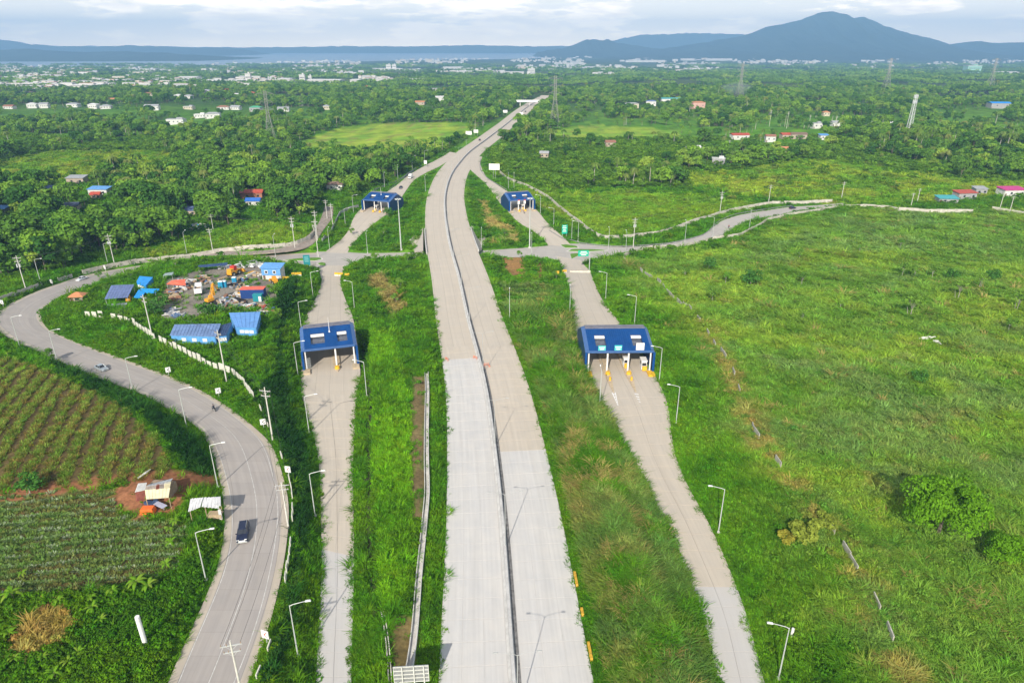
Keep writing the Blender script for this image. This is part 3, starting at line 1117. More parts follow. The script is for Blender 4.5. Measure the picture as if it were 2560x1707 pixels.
for pts, m in (([(1058, 572, 0), (1058, 631, -.4), (1036, 629, -5.2), (1018, 607, -4.8)], mat('slope_paving', (.46, .41, .35), .9, .15, 1.2)),
               ([(1179, 566, 0), (1195, 629, -.4), (1206, 622, -5.2), (1219, 602, -4.8)], mat('slope_paving', (.46, .41, .35), .9, .15, 1.2))):
    c4 = [Vector((*G(a, b, z), z + .45)) for a, b, z in pts]
    lo4 = [q + Vector((0, 0, -.9)) for q in c4]
    MB().add(c4 + lo4, [(0, 1, 2, 3), (4, 5, 1, 0), (5, 6, 2, 1), (6, 7, 3, 2), (7, 4, 0, 3)]).build('slope_paving', m, br)

# ---------------------------------------------------------------- water, hills, mountain, haze
WZ = -44.5
shore = [(-900, 174), (-300, 173), (0, 172), (120, 171.5), (300, 169), (480, 166), (640, 162), (800, 157), (950, 153), (1100, 150), (1230, 149), (1330, 147), (1420, 143), (1460, 139)]
v = [(*G(a, b, WZ), WZ) for a, b in shore]
far = [(-12500, 12700, WZ), (3600, 12700, WZ)]
b = MB()
poly = v + [far[1], far[0]]
b.add(poly, [tuple(range(len(poly)))])
m = mat('lake_water', (.10, .17, .22), .28, .3, .002, spec=.5)
o = b.build('lake', m)
o['kind'] = 'structure'


def ridge(name, D, wid, prof, m, kind='structure', zb=-50, seed=1, nx=220, ny=46, rug=.25, back=1.0):
    xs_ = np.array([p_[0] for p_ in prof], float)
    ys_ = np.array([p_[1] for p_ in prof], float)
    dep0 = D * cP + 0
    pxs = np.linspace(xs_[0], xs_[-1], nx)
    hz = np.array([ztop(D, y_) for y_ in np.interp(pxs, xs_, ys_)])
    hz = hz + (fbm(pxs / 11, pxs * 0 + seed, seed + 40, 4) - .5) * .0022 * D
    X = (pxs - CX) / FPX * (D * cP - (hz - CAMH) * sP)
    tt_ = np.linspace(-1, back, ny)
    Xg, Tg = np.meshgrid(X, tt_)
    Yg = D + Tg * wid
    hh = np.broadcast_to(hz - zb, Xg.shape)
    fall = np.where(Tg < 0, np.clip(1 + Tg, 0, 1) ** 1.7, 1 - smooth(0, back, Tg))
    nz_ = fbm(Xg / (wid * .16) + Tg * .8, Tg * 1.2 + seed, seed, 5)
    gul = 1 - abs(2 * fbm(Xg / (wid * .10), Tg * .7, seed + 5, 4) - 1)
    z = zb + hh * np.clip(fall * (1 + rug * (nz_ - .5) * (1 - fall) * 2.2 - rug * .7 * (gul - .6) * (4 * fall * (1 - fall))), 0, 1.0) - 3 * (abs(Tg) > .985)
    z = np.where(abs(Tg) < .02, zb + hh, z)
    ed = np.minimum(smooth(0, .04, (pxs - xs_[0]) / (xs_[-1] - xs_[0])), smooth(0, .04, (xs_[-1] - pxs) / (xs_[-1] - xs_[0])))
    z = zb + (z - zb) * ed[None, :]
    idx = np.arange(nx * ny).reshape(ny, nx)
    q = np.stack([idx[:-1, :-1], idx[:-1, 1:], idx[1:, 1:], idx[1:, :-1]], -1).reshape(-1, 4)
    me = bpy.data.meshes.new(name)
    me.from_pydata(np.stack([Xg, Yg, z], -1).reshape(-1, 3).tolist(), [], q.tolist())
    me.polygons.foreach_set('use_smooth', [True] * len(me.polygons))
    me.materials.append(m)
    o = link(name, me)
    o['kind'] = kind
    return o


M_HILL = mat('hill_forest', (.018, .036, .016), .95, 0, .004, col2=(.040, .060, .022), spec=.1)
ridge('hills', 7200, 1300, [(-900, 110), (-500, 118), (-200, 112), (0, 126), (47, 122), (128, 128), (205, 132), (274, 128), (402, 133), (470, 138), (530, 142), (640, 147)], M_HILL, seed=3)
ridge('hills', 10200, 1600, [(-800, 98), (-500, 100), (-150, 92), (0, 100), (22, 106), (47, 113), (84, 111), (117, 118), (183, 116), (238, 119), (311, 114), (366, 115), (439, 119), (548, 121), (640, 124)], M_HILL, seed=4)
ridge('hills', 12500, 300, [(-450, 112), (300, 116), (548, 119), (731, 118), (860, 116), (1033, 116), (1197, 113), (1289, 116), (1435, 116), (1600, 113), (1900, 116), (2600, 112)], M_HILL, seed=5)
ridge('hills', 9200, 1200, [(1330, 132), (1400, 122), (1420, 117), (1450, 106), (1471, 98), (1493, 99), (1508, 102), (1523, 99), (1545, 108), (1581, 112), (1654, 124), (1760, 130)], M_HILL, seed=6)
ridge('hills', 12300, 500, [(1440, 118), (1500, 107), (1537, 102), (1563, 95), (1600, 88), (1654, 86), (1710, 84), (1773, 84), (1850, 86), (1930, 96), (2060, 108)], M_HILL, seed=7)
ridge('mountain', 8700, 2500, [(1380, 148), (1480, 140), (1600, 130), (1700, 117), (1770, 106), (1846, 93), (1900, 80), (1935, 66), (1956, 62), (1990, 54), (2018, 48), (2042, 38), (2058, 31), (2080, 29), (2098, 34), (2112, 36), (2134, 47),
                                (2146, 45), (2157, 43), (2172, 48), (2205, 64), (2263, 82), (2321, 95), (2336, 103), (2351, 112), (2380, 116), (2406, 116), (2430, 109), (2453, 104), (2478, 107), (2504, 109), (2530, 107), (2580, 107),
                                (2700, 114), (2900, 125), (3100, 135)], M_HILL, seed=9, nx=420, ny=90, rug=.75)

hz = MB().box((0, 6400, 190), (30500, 14000, 580)).build('haze', [])
hz['kind'] = 'stuff'
mv = bpy.data.materials.new('haze')
mv.use_nodes = True
t = mv.node_tree
t.nodes.clear()
ov = t.nodes.new('ShaderNodeOutputMaterial')
pv = t.nodes.new('ShaderNodeVolumePrincipled')
pv.inputs['Color'].default_value = (.33, .62, 1.0, 1)
pv.inputs['Density'].default_value = 1.4e-4
pv.inputs['Anisotropy'].default_value = 0.0
t.links.new(pv.outputs[0], ov.inputs['Volume'])
try:
    mv.cycles.homogeneous_volume = True
except Exception:
    pass
hz.data.materials.append(mv)
BUILT = []       # discs (x, y, radius) kept clear of trees
# ---------------------------------------------------------------- buildings (set out before the trees, which keep clear of them)
PAINT = {
    'white': (.62, .61, .58), 'cream': (.56, .50, .38), 'grey': (.33, .33, .33), 'pink': (.58, .36, .30), 'tan': (.42, .35, .27), 'blue_wall': (.10, .30, .60), 'brick': (.35, .16, .10),
    'r_red': (.42, .075, .045), 'r_rust': (.30, .14, .09), 'r_blue': (.035, .14, .48), 'r_grey': (.34, .35, .36), 'r_white': (.60, .60, .58), 'r_teal': (.06, .34, .36), 'r_magenta': (.50, .04, .20),
    'r_orange': (.52, .22, .10), 'r_brown': (.20, .13, .09), 'r_green': (.08, .36, .20), 'r_dusk': (.14, .19, .36), 'r_sky': (.13, .33, .66), 'r_dark': (.045, .06, .10), 'r_tarp': (.02, .26, .70), 'r_coral': (.75, .14, .08),
}


def pm(n):
    return mat('paint_' + n if n[:2] != 'r_' else 'roof_' + n[2:], PAINT[n], .55 if n[:2] == 'r_' else .8, .18, .9)


GLASS = mat('dark_glass', (.03, .035, .045), .15, 0, 1, spec=.6)
DOOR = mat('door_paint', (.16, .10, .06), .7)


def house(label, cat, px, py, w_, d_, h, rz, roof, wall, kind='gable', rise=1.3, group=None, nwin=2, name='house', door=True, eave=.5, clear=1.0):
    p = at(px, py)
    p.y += d_ * .5
    h *= 1.0 + .35 * (p.y > 420)
    t = thing(name, label, cat, (p.x, p.y, H1(p.x, p.y)), R(rz), group)
    BUILT.append((p.x, p.y, (max(w_, d_) * .62 + 2.5) * clear))
    MB().box((0, 0, h / 2 - .4), (w_, d_, h + .8)).build('wall', pm(wall), t)
    e = eave
    th = .16
    b = MB()
    if kind == 'gable':        # ridge along x
        pr = [(-d_ / 2 - e, h - .1), (0, h + rise), (d_ / 2 + e, h - .1), (d_ / 2 + e, h - .1 + th), (0, h + rise + th * 1.2), (-d_ / 2 - e, h - .1 + th)]
        b.prism([pr[i] for i in (0, 1, 4, 5)], -w_ / 2 - e, w_ / 2 + e)
        b.prism([pr[i] for i in (1, 2, 3, 4)], -w_ / 2 - e, w_ / 2 + e)
        b.prism([(-d_ / 2 + .05, h - .05), (d_ / 2 - .05, h - .05), (0, h + rise - .08)], -w_ / 2 + .06, w_ / 2 - .06)
    elif kind == 'shed':       # falls towards the camera
        b.prism([(-d_ / 2 - e, h), (d_ / 2 + e, h + rise), (d_ / 2 + e, h + rise + th), (-d_ / 2 - e, h + th)], -w_ / 2 - e, w_ / 2 + e)
        b.prism([(-d_ / 2 + .05, h - .05), (d_ / 2 - .05, h - .05), (d_ / 2 - .05, h + rise * .9), (-d_ / 2 + .05, h + .02)], -w_ / 2 + .05, w_ / 2 - .05)
    elif kind == 'hip':
        a, c = w_ / 2 + e, d_ / 2 + e
        rr = max(.3, a - c)
        vs = [(-a, -c, h), (a, -c, h), (a, c, h), (-a, c, h), (-rr, 0, h + rise), (rr, 0, h + rise), (-a, -c, h - .15), (a, -c, h - .15), (a, c, h - .15), (-a, c, h - .15)]
        b.add(vs, [(0, 1, 5, 4), (1, 2, 5), (2, 3, 4, 5), (3, 0, 4), (6, 7, 1, 0), (7, 8, 2, 1), (8, 9, 3, 2), (9, 6, 0, 3), (9, 8, 7, 6)])
    else:                      # flat
        b.box((0, 0, h + .1), (w_ + e, d_ + e, .3))
        b.box((w_ * .22, d_ * .1, h + .9), (w_ * .35, d_ * .4, 1.5))
    b.build('roof', pm(roof), t)
    for i in range(nwin):
        x = (i + .5) / nwin * w_ - w_ / 2 + (w_ * .06 if door else 0)
        wn = MB().box((x, -d_ / 2 - .02, h * .55), (min(1.3, w_ / nwin * .5), .1, min(1.2, h * .38))).build('window', GLASS, t)
    if door:
        MB().box((-w_ / 2 + .8, -d_ / 2 - .02, 1.0), (.9, .1, 2.0)).build('door', DOOR, t)
    return t


HS = [
    # label, px, py, w, d, h, rz, roof, wall, kind
    ('grey roofed house between palms in the left wood', 188, 462, 11, 7, 3.2, 4, 'r_grey', 'tan', 'shed'),
    ('house with pale blue roof beside a small red roof in the left wood', 246, 490, 12, 6, 3, -3, 'r_sky', 'white', 'shed'),
    ('small red roofed hut in front of the pale blue roofed house', 238, 497, 5, 4, 2.4, 6, 'r_red', 'tan', 'gable'),
    ('long red roofed house half hidden in the left wood', 628, 499, 13, 7, 3, 5, 'r_red', 'brick', 'gable'),
    ('white hut with a blue roof in front of the long red roof', 632, 515, 8, 5, 2.8, 3, 'r_blue', 'white', 'gable'),
    ('hut with faded blue roof between round trees in the left wood', 474, 540, 8, 6, 3, -8, 'r_dusk', 'tan', 'shed'),
    ('dark roofed hut at the edge of the palms in the left wood', 178, 527, 7, 5, 2.8, 10, 'r_dark', 'tan', 'gable'),
    ('dusky blue roofed hut left of the grey roofed house', 122, 486, 6, 5, 2.8, -5, 'r_dusk', 'grey', 'gable'),
    ('blue roofed hut at the far left end of the wood', 2, 536, 5, 5, 2.8, 0, 'r_sky', 'grey', 'shed'),
    ('brown roofed house with white wall behind the far left toll plaza', 836, 477, 10, 7, 3, 4, 'r_brown', 'white', 'hip'),
    ('white flat roofed house at the edge of the right meadow', 1798, 412, 10, 7, 3.4, -12, 'r_white', 'grey', 'flat'),
    ('white house with a lower wing in the right wood', 1737, 382, 14, 7, 3, -6, 'r_white', 'white', 'flat'),
    ('house with long red roof beside two palms in the right wood', 1851, 350, 17, 8, 3.2, 6, 'r_red', 'white', 'gable'),
    ('white walled house with a small red roof in the right wood', 1927, 356, 9, 7, 4, -4, 'r_rust', 'white', 'gable'),
    ('reddish roofed house left of a long brown roof', 1966, 348, 9, 8, 3, 3, 'r_red', 'tan', 'gable'),
    ('house with long brown roof in the right wood', 1998, 348, 15, 8, 3.2, -3, 'r_brown', 'tan', 'gable'),
    ('small hut with bright blue roof in the right wood', 2061, 350, 8, 6, 3, 0, 'r_sky', 'white', 'shed'),
    ('long low pale building below the cell tower', 2199, 317, 34, 7, 3, -2, 'r_white', 'white', 'gable'),
    ('low grey roofed house in the right wood by a pole', 2093, 316, 11, 7, 3, 5, 'r_grey', 'white', 'gable'),
    ('large hall with vivid blue roof at the right edge', 2502, 272, 26, 14, 5, -4, 'r_tarp', 'grey', 'gable'),
    ('big pinkish two storey house with tiled roofs', 1746, 273, 18, 10, 6.5, 8, 'r_orange', 'pink', 'hip'),
    ('pale grey two storey house right of the far expressway', 1580, 271, 20, 10, 5, 3, 'r_grey', 'cream', 'hip'),
    ('white house with a blue roof edge right of the expressway', 1628, 266, 15, 9, 5.5, -5, 'r_dusk', 'white', 'hip'),
    ('long building with pale teal roof right of the expressway', 1680, 256, 34, 10, 4, -2, 'r_teal', 'white', 'gable'),
    ('small cream house half hidden in the right wood', 2066, 291, 8, 6, 3.4, 0, 'r_orange', 'cream', 'hip'),
    ('small white house with a tank in the right wood', 2044, 322, 10, 7, 4, 4, 'r_grey', 'white', 'flat'),
    ('hut with orange roof among the trees on the right', 1961, 383, 7, 6, 2.6, 9, 'r_orange', 'tan', 'gable'),
    ('grey hut under trees right of the white billboard', 1361, 396, 7, 5, 3, -8, 'r_grey', 'tan', 'gable'),
    ('brown roofed hut beside the banana field on the right', 1526, 367, 9, 7, 3, 5, 'r_rust', 'tan', 'gable'),
    ('white house left of the far expressway', 1099, 253, 13, 8, 4.5, 4, 'r_white', 'white', 'gable'),
    ('house with low orange roof left of the far expressway', 1050, 263, 14, 8, 3.2, -4, 'r_orange', 'tan', 'gable'),
    ('cream house with grey roofs by the tree line near the far expressway', 1087, 231, 22, 10, 5, 3, 'r_grey', 'cream', 'hip'),
    ('teal roofed hut behind the right field wall', 2372, 508, 11, 6, 2.6, -4, 'r_teal', 'grey', 'shed'),
    ('red roofed hut behind the right field wall', 2416, 500, 12, 6, 3, 8, 'r_red', 'grey', 'shed'),
    ('magenta roofed house at the right edge', 2536, 492, 14, 8, 3, 4, 'r_magenta', 'white', 'shed'),
    ('grey roofed hut behind the red roofed hut', 2452, 488, 7, 5, 2.8, 0, 'r_grey', 'grey', 'shed'),
]
for q in HS:
    house(q[0], 'house', *q[1:7], q[7], q[8], q[9], rise=1.4 if q[9] != 'shed' else .9, name='house' if 'hut' not in q[0] else 'hut')
HL = [(20, 273, 14, 'r_rust', 'white'), (78, 271, 13, 'r_white', 'white'), (108, 271, 12, 'r_grey', 'white'), (181, 269, 18, 'r_grey', 'white'), (232, 273, 13, 'r_white', 'white'), (262, 273, 14, 'r_grey', 'white'),
      (378, 277, 18, 'r_grey', 'white'), (470, 274, 13, 'r_grey', 'cream'), (556, 275, 16, 'r_rust', 'white'), (588, 275, 13, 'r_grey', 'white'), (498, 296, 13, 'r_white', 'white'), (530, 297, 17, 'r_grey', 'white'),
      (438, 312, 20, 'r_grey', 'white'), (276, 255, 14, 'r_orange', 'white'), (319, 248, 16, 'r_red', 'tan'), (445, 246, 14, 'r_white', 'white'), (470, 247, 13, 'r_grey', 'white'), (629, 239, 13, 'r_red', 'white'),
      (707, 279, 15, 'r_grey', 'white'), (638, 280, 15, 'r_green', 'grey'), (203, 238, 14, 'r_rust', 'white'), (243, 237, 12, 'r_white', 'white'), (370, 241, 14, 'r_rust', 'cream'), (565, 230, 15, 'r_red', 'white'),
      (920, 221, 20, 'r_red', 'white'), (60, 246, 16, 'r_grey', 'white'), (10, 247, 14, 'r_white', 'white'), (815, 275, 9, 'r_grey', 'cream'), (590, 243, 14, 'r_white', 'white'), (515, 233, 14, 'r_grey', 'white')]
cn = {'r_rust': 'rusty', 'r_white': 'white', 'r_grey': 'grey', 'r_orange': 'orange', 'r_red': 'red', 'r_green': 'green'}
HL.sort()
cnt = {}
for a, b, w_, rf, wl in HL:
    key = (rf, wl)
    cnt[key] = cnt.get(key, 0) + 1
    house('%s house, %s roof, on the left hillside, %s such from the left' % (wl, cn[rf], ORD[cnt[key] - 1]), 'house', a, b, w_, 9, rnd.choice((2.8, 3.4, 4.2)), rnd.uniform(-12, 12), rf, wl,
          rnd.choice(('hip', 'gable', 'hip', 'flat') if rf != 'r_red' else ('hip',)), rise=1.8, group='houses on the left hillside', nwin=4)

# the distant town: long sheds and towers as things, the crowd of small houses as stuff
WH = [(30, 90, 199), (62, 126, 217), (265, 330, 208), (366, 410, 204), (505, 615, 209), (700, 734, 204), (770, 860, 207), (275, 400, 177), (545, 600, 168), (452, 500, 199), (1000, 1050, 178), (930, 1010, 176), (1105, 1185, 172),
      (1122, 1200, 183), (1248, 1312, 185), (1370, 1440, 174), (1460, 1520, 172), (1535, 1570, 178), (1560, 1665, 156), (1700, 1736, 152), (1760, 1832, 152), (1880, 1930, 149), (1945, 2010, 145), (2012, 2062, 142), (2160, 2196, 142),
      (2200, 2290, 132), (2290, 2350, 132), (2236, 2256, 182), (2320, 2362, 175), (860, 900, 187), (1640, 1690, 167), (2490, 2540, 185), (150, 215, 190), (190, 260, 221), (600, 650, 190), (1020, 1070, 205), (880, 905, 207)]
for i, (x0, x1, py) in enumerate(sorted(WH)):
    p = at((x0 + x1) / 2, py)
    dep = p.y * cP - (p.z - CAMH) * sP
    w_ = (x1 - x0) / FPX * dep * .92
    h = max(9, 5.0 / FPX * dep)
    t = thing('warehouse', 'long pale warehouse roof in the distant town, %s from the left' % (ORD[i] if i < 20 else 'counted ' + str(i + 1)), 'warehouse', (p.x, p.y, p.z), R(rnd.uniform(-5, 5)), 'warehouses in the distant town')
    MB().box((0, 0, h * .4), (w_, 45, h * .8 + 2)).build('wall', mat('far_white_wall', (.54, .53, .50), .8, .1, .02), t)
    MB().prism([(-24, h * .8), (24, h * .8), (0, h)], -w_ / 2 - 1, w_ / 2 + 1).build('roof', mat('far_white_roof', (.66, .65, .63), .6, .1, .02), t)
    BUILT.append((p.x, p.y, w_ * .4 + 20))
for px, py, hp, wp, lab in [(623, 209, 22, 13, 'tall white tower block in the distant town left of the expressway'), (757, 206, 17, 14, 'grey white office tower beside the long pale mall'), (776, 205, 13, 9, 'narrow cream tower just right of the grey white office tower'),
                            (972, 176, 13, 12, 'left one of two white twin silos in the distant town'), (986, 176, 13, 10, 'right one of two white twin silos in the distant town'), (1328, 184, 11, 18, 'grey plant building behind the far pylon'),
                            (2428, 182, 16, 34, 'big pale green building in the distant town on the right'), (2166, 139, 10, 12, 'cream block at the foot of the mountain')]:
    p = at(px, py)
    dep = p.y * cP - (p.z - CAMH) * sP
    w_, h = wp / FPX * dep, hp / FPX * dep
    wl = mat('green_wall', (.30, .52, .42), .8) if 'green' in lab else mat('far_white_wall', (.54, .53, .50), .8)
    t = thing('tower_block' if 'tower' in lab or 'block' in lab else ('silo' if 'silo' in lab else 'building'), lab, 'building', (p.x, p.y, p.z), 0)
    MB().box((0, 0, h / 2 - 1), (w_, w_ * .6, h + 2)).build('wall', wl, t)
    MB().box((0, 0, h + .6), (w_ * 1.03, w_ * .64, 1.4)).build('roof', mat('far_roof_slab', (.5, .5, .48), .8), t)
    MB().box((w_ * .15, 0, h + 3), (w_ * .3, w_ * .25, 4)).build('roof_house', wl, t)
    for i in range(5 if h > 30 else 2):
        MB().box((0, -w_ * .3 - .15, h * (i + .6) / (5.4 if h > 30 else 2.4)), (w_ * .86, .3, h * .07)).build('window', GLASS, t)
    BUILT.append((p.x, p.y, w_))

npt = 11000
a, b = rng.uniform(-150, 2710, npt), rng.uniform(134, 236, npt) ** 1.0
ok = zone('town', a, b)
ok &= (fbm(a / 95, b / 9, 111, 3) > .48 - .06 * (a < 450) + .10 * ((b > 190) & (a > 430)) + .22 * ((b > 180) & (a > 1000)))
a, b = a[ok], b[ok]
z = np.zeros(len(a))
for _ in range(25):
    xc, yc = (a - CX) / FPX, (b - CY) / FPX
    t_ = (z - CAMH) / (-sP - yc * cP)
    X, Y = xc * t_, (cP - yc * sP) * t_
    z = .6 * z + .4 * lerp_grid(gz, X, Y)
tb = MB()
for x, y, zz_ in zip(X, Y, z):
    s_ = rnd.uniform(.5, 1.1) * (1 + y / 6500)
    w_, d_, h = 9 * s_ * rnd.choice((1, 1, 1.6, 2.6)), 8 * s_, 5.5 * s_ * rnd.choice((.8, 1, 1.5))
    rz = rnd.uniform(-.3, .3)
    wm = rnd.choice((0, 0, 0, 1, 3))
    tb.box((x, y, zz_ + h / 2 - 1), (w_, d_, h + 2), rz, wm)
    tb.box((x, y, zz_ + h + .35), (w_ * 1.05, d_ * 1.05, .7), rz, rnd.choice((0, 0, 1, 2, 3, 1)), taper=.6)
ob = tb.build('distant_town', [mat('far_white_wall', (.54, .53, .50), .8), mat('far_grey', (.42, .42, .42), .8), mat('far_red_roof', (.36, .15, .10), .8), mat('far_cream', (.55, .49, .40), .8)])
ob['kind'] = 'stuff'
print('town', len(X))
# ---------------------------------------------------------------- foliage meshes


def tuft_mesh(name, seed, nb, h, spread, wid, lean, m, bend=.5):
    """a clump of grass blades, each a bent strip of two quads."""
    r_ = random.Random(seed)
    v, f = [], []
    for i in range(nb):
        a, d = r_.uniform(0, 6.283), spread * math.sqrt(r_.random())
        x, y = d * math.cos(a), d * math.sin(a)
        la = a + r_.uniform(-1.2, 1.2)
        hh = h * r_.uniform(.55, 1.15)
        ln = lean * r_.uniform(.4, 1.4) * hh
        w_ = wid * r_.uniform(.7, 1.4)
        ux, uy = -math.sin(la), math.cos(la)
        dx, dy = math.cos(la), math.sin(la)
        o = len(v)
        for t_, lf, ww in ((0, 0, .8), (.6, .4, 1.0), (1.0 - bend * .2, 1.0, .25)):
            px_, py_, pz = x + dx * ln * lf, y + dy * ln * lf, hh * t_ - .06
            v += [(px_ - ux * w_ * ww, py_ - uy * w_ * ww, pz), (px_ + ux * w_ * ww, py_ + uy * w_ * ww, pz)]
        f += [(o, o + 1, o + 3, o + 2), (o + 2, o + 3, o + 5, o + 4)]
    me = bpy.data.meshes.new(name)
    me.from_pydata(v, [], f)
    me.materials.append(m)
    return me


def crown_geo(seed, rx, rz, cz, nl, lobe, nleaf, leaf, flat=1.0, shell=.55):
    """leaf clumps spread over the outer part of many lobes of a crown; returns verts, faces."""
    r_ = np.random.default_rng(seed)
    v, f = [], []
    cs = []
    for i in range(nl):
        a = r_.uniform(0, 2 * math.pi)
        rr = rx * math.sqrt(r_.uniform(0, 1)) * .78
        zc = cz + rz * (r_.uniform(-.55, .75)) * (1 - .45 * (rr / rx) ** 2)
        cs.append((rr * math.cos(a), rr * math.sin(a), zc, lobe * r_.uniform(.65, 1.25)))
    for (x, y, z, s) in cs:
        n = int(nleaf / nl * (s / lobe) ** 1.6) + 3
        d = r_.normal(size=(n, 3))
        d /= np.linalg.norm(d, axis=1)[:, None]
        d[:, 2] = np.where(d[:, 2] < -.35, -d[:, 2], d[:, 2])
        rad = s * (shell + (1 - shell) * r_.uniform(0, 1, n) ** .5)
        p = np.array([x, y, z]) + d * rad[:, None] * np.array([1, 1, .8 * flat])
        nr = d + r_.normal(size=(n, 3)) * .55
        nr[:, 2] += .35
        nr /= np.linalg.norm(nr, axis=1)[:, None]
        u = np.cross(nr, r_.normal(size=(n, 3)))
        u /= np.linalg.norm(u, axis=1)[:, None] + 1e-9
        w_ = np.cross(nr, u)
        sz = leaf * r_.uniform(.6, 1.4, n)[:, None]
        o = len(v)
        q = np.stack([p - u * sz, p - w_ * sz * .55, p + u * sz, p + w_ * sz * .55], 1).reshape(-1, 3)
        v += q.tolist()
        f += [(o + 4 * i, o + 4 * i + 1, o + 4 * i + 2, o + 4 * i + 3) for i in range(n)]
    return v, f


def trunk_mb(seed, h, r0, nb, spread, top):
    r_ = random.Random(seed)
    b = MB()
    lean = (r_.uniform(-.06, .06) * h, r_.uniform(-.06, .06) * h)
    b.tube([(0, 0, -.5), (lean[0] * .3, lean[1] * .3, h * .4), (lean[0], lean[1], h)], [r0, r0 * .8, r0 * .5], 6)
    for i in range(nb):
        a = i * 2.4 + r_.uniform(-.4, .4)
        z0 = h * r_.uniform(.55, .95)
        s = spread * r_.uniform(.6, 1.0)
        b.tube([(lean[0] * z0 / h, lean[1] * z0 / h, z0), (math.cos(a) * s * .5, math.sin(a) * s * .5, z0 + (top - z0) * .5), (math.cos(a) * s, math.sin(a) * s, z0 + (top - z0) * .8)],
               [r0 * .45, r0 * .3, r0 * .1], 4)
    return b


def to_mesh(name, v, f, m):
    me = bpy.data.meshes.new(name)
    me.from_pydata(v, [], f)
    me.materials.append(m)
    return me


BARK = mat('bark', (.16, .13, .10), .95, .3, 3)
PALEBARK = mat('pale_bark', (.42, .39, .33), .95, .25, 3)
M_GRASS = leaf_mat('grass_blades', None, 'instancer', .38)
GREENS = [(.045, .125, .018), (.085, .195, .02), (.14, .27, .024), (.20, .34, .032), (.10, .21, .028), (.26, .37, .045)]
DARKS = [(.030, .09, .015), (.055, .14, .018), (.09, .195, .022), (.14, .26, .026), (.048, .12, .018)]
M_LEAF = leaf_mat('tree_leaves', GREENS, transl=.22)
M_LEAFD = leaf_mat('dark_tree_leaves', DARKS, transl=.18)
M_LEAFB = leaf_mat('bright_tree_leaves', [(.10, .24, .012), (.12, .27, .014)], transl=.3)
M_LEAFS = leaf_mat('sapling_leaves', [(.10, .24, .02), (.17, .30, .04), (.09, .20, .025)], transl=.3)
M_PALM = leaf_mat('palm_fronds', [(.07, .14, .02), (.11, .18, .03), (.17, .20, .05)], transl=.2)
M_BANANA = leaf_mat('banana_leaves', [(.11, .25, .015), (.15, .29, .02), (.19, .28, .035)], transl=.35)


def far_patch(seed, size, n, h, leaf):
    """a patch of canopy seen from far off: many crowns of few leaf clumps."""
    r_ = random.Random(seed)
    v, f = [], []
    for i in range(n):
        x, y = r_.uniform(-size, size) / 2, r_.uniform(-size, size) / 2
        s = r_.uniform(.6, 1.25)
        a, b = crown_geo(seed * 100 + i, 4.2 * s, 3.0 * s, h * s * .62, 4, 2.6 * s, 46, leaf * s, shell=.75)
        o = len(v)
        v += [(p[0] + x, p[1] + y, p[2]) for p in a]
        f += [tuple(k_ + o for k_ in q) for q in b]
    return v, f


def palm_crown(seed, n=22, ln=3.6):
    r_ = random.Random(seed)
    v, f = [], []
    for i in range(n):
        a = i * 2.399 + r_.uniform(-.2, .2)
        up = r_.uniform(-.6, .95)
        l_ = ln * r_.uniform(.8, 1.1)
        dx, dy = math.cos(a), math.sin(a)
        ux, uy = -dy, dx
        prev = None
        for k_ in range(6):
            t_ = k_ / 5
            r = l_ * (t_ * (.75 + .25 * math.cos(up)))
            z = l_ * (up * .75 * t_ - (1.15 + up * .35) * t_ * t_ * .8)
            wd = .42 * math.sin(math.pi * min(1, .12 + t_ * .88)) + .03
            row = [(dx * r - ux * wd, dy * r - uy * wd, z - wd * .45), (dx * r, dy * r, z), (dx * r + ux * wd, dy * r + uy * wd, z - wd * .45)]
            o = len(v)
            v += row
            if prev is not None:
                f += [(prev, prev + 1, o + 1, o), (prev + 1, prev + 2, o + 2, o + 1)]
            prev = o
    return v, f


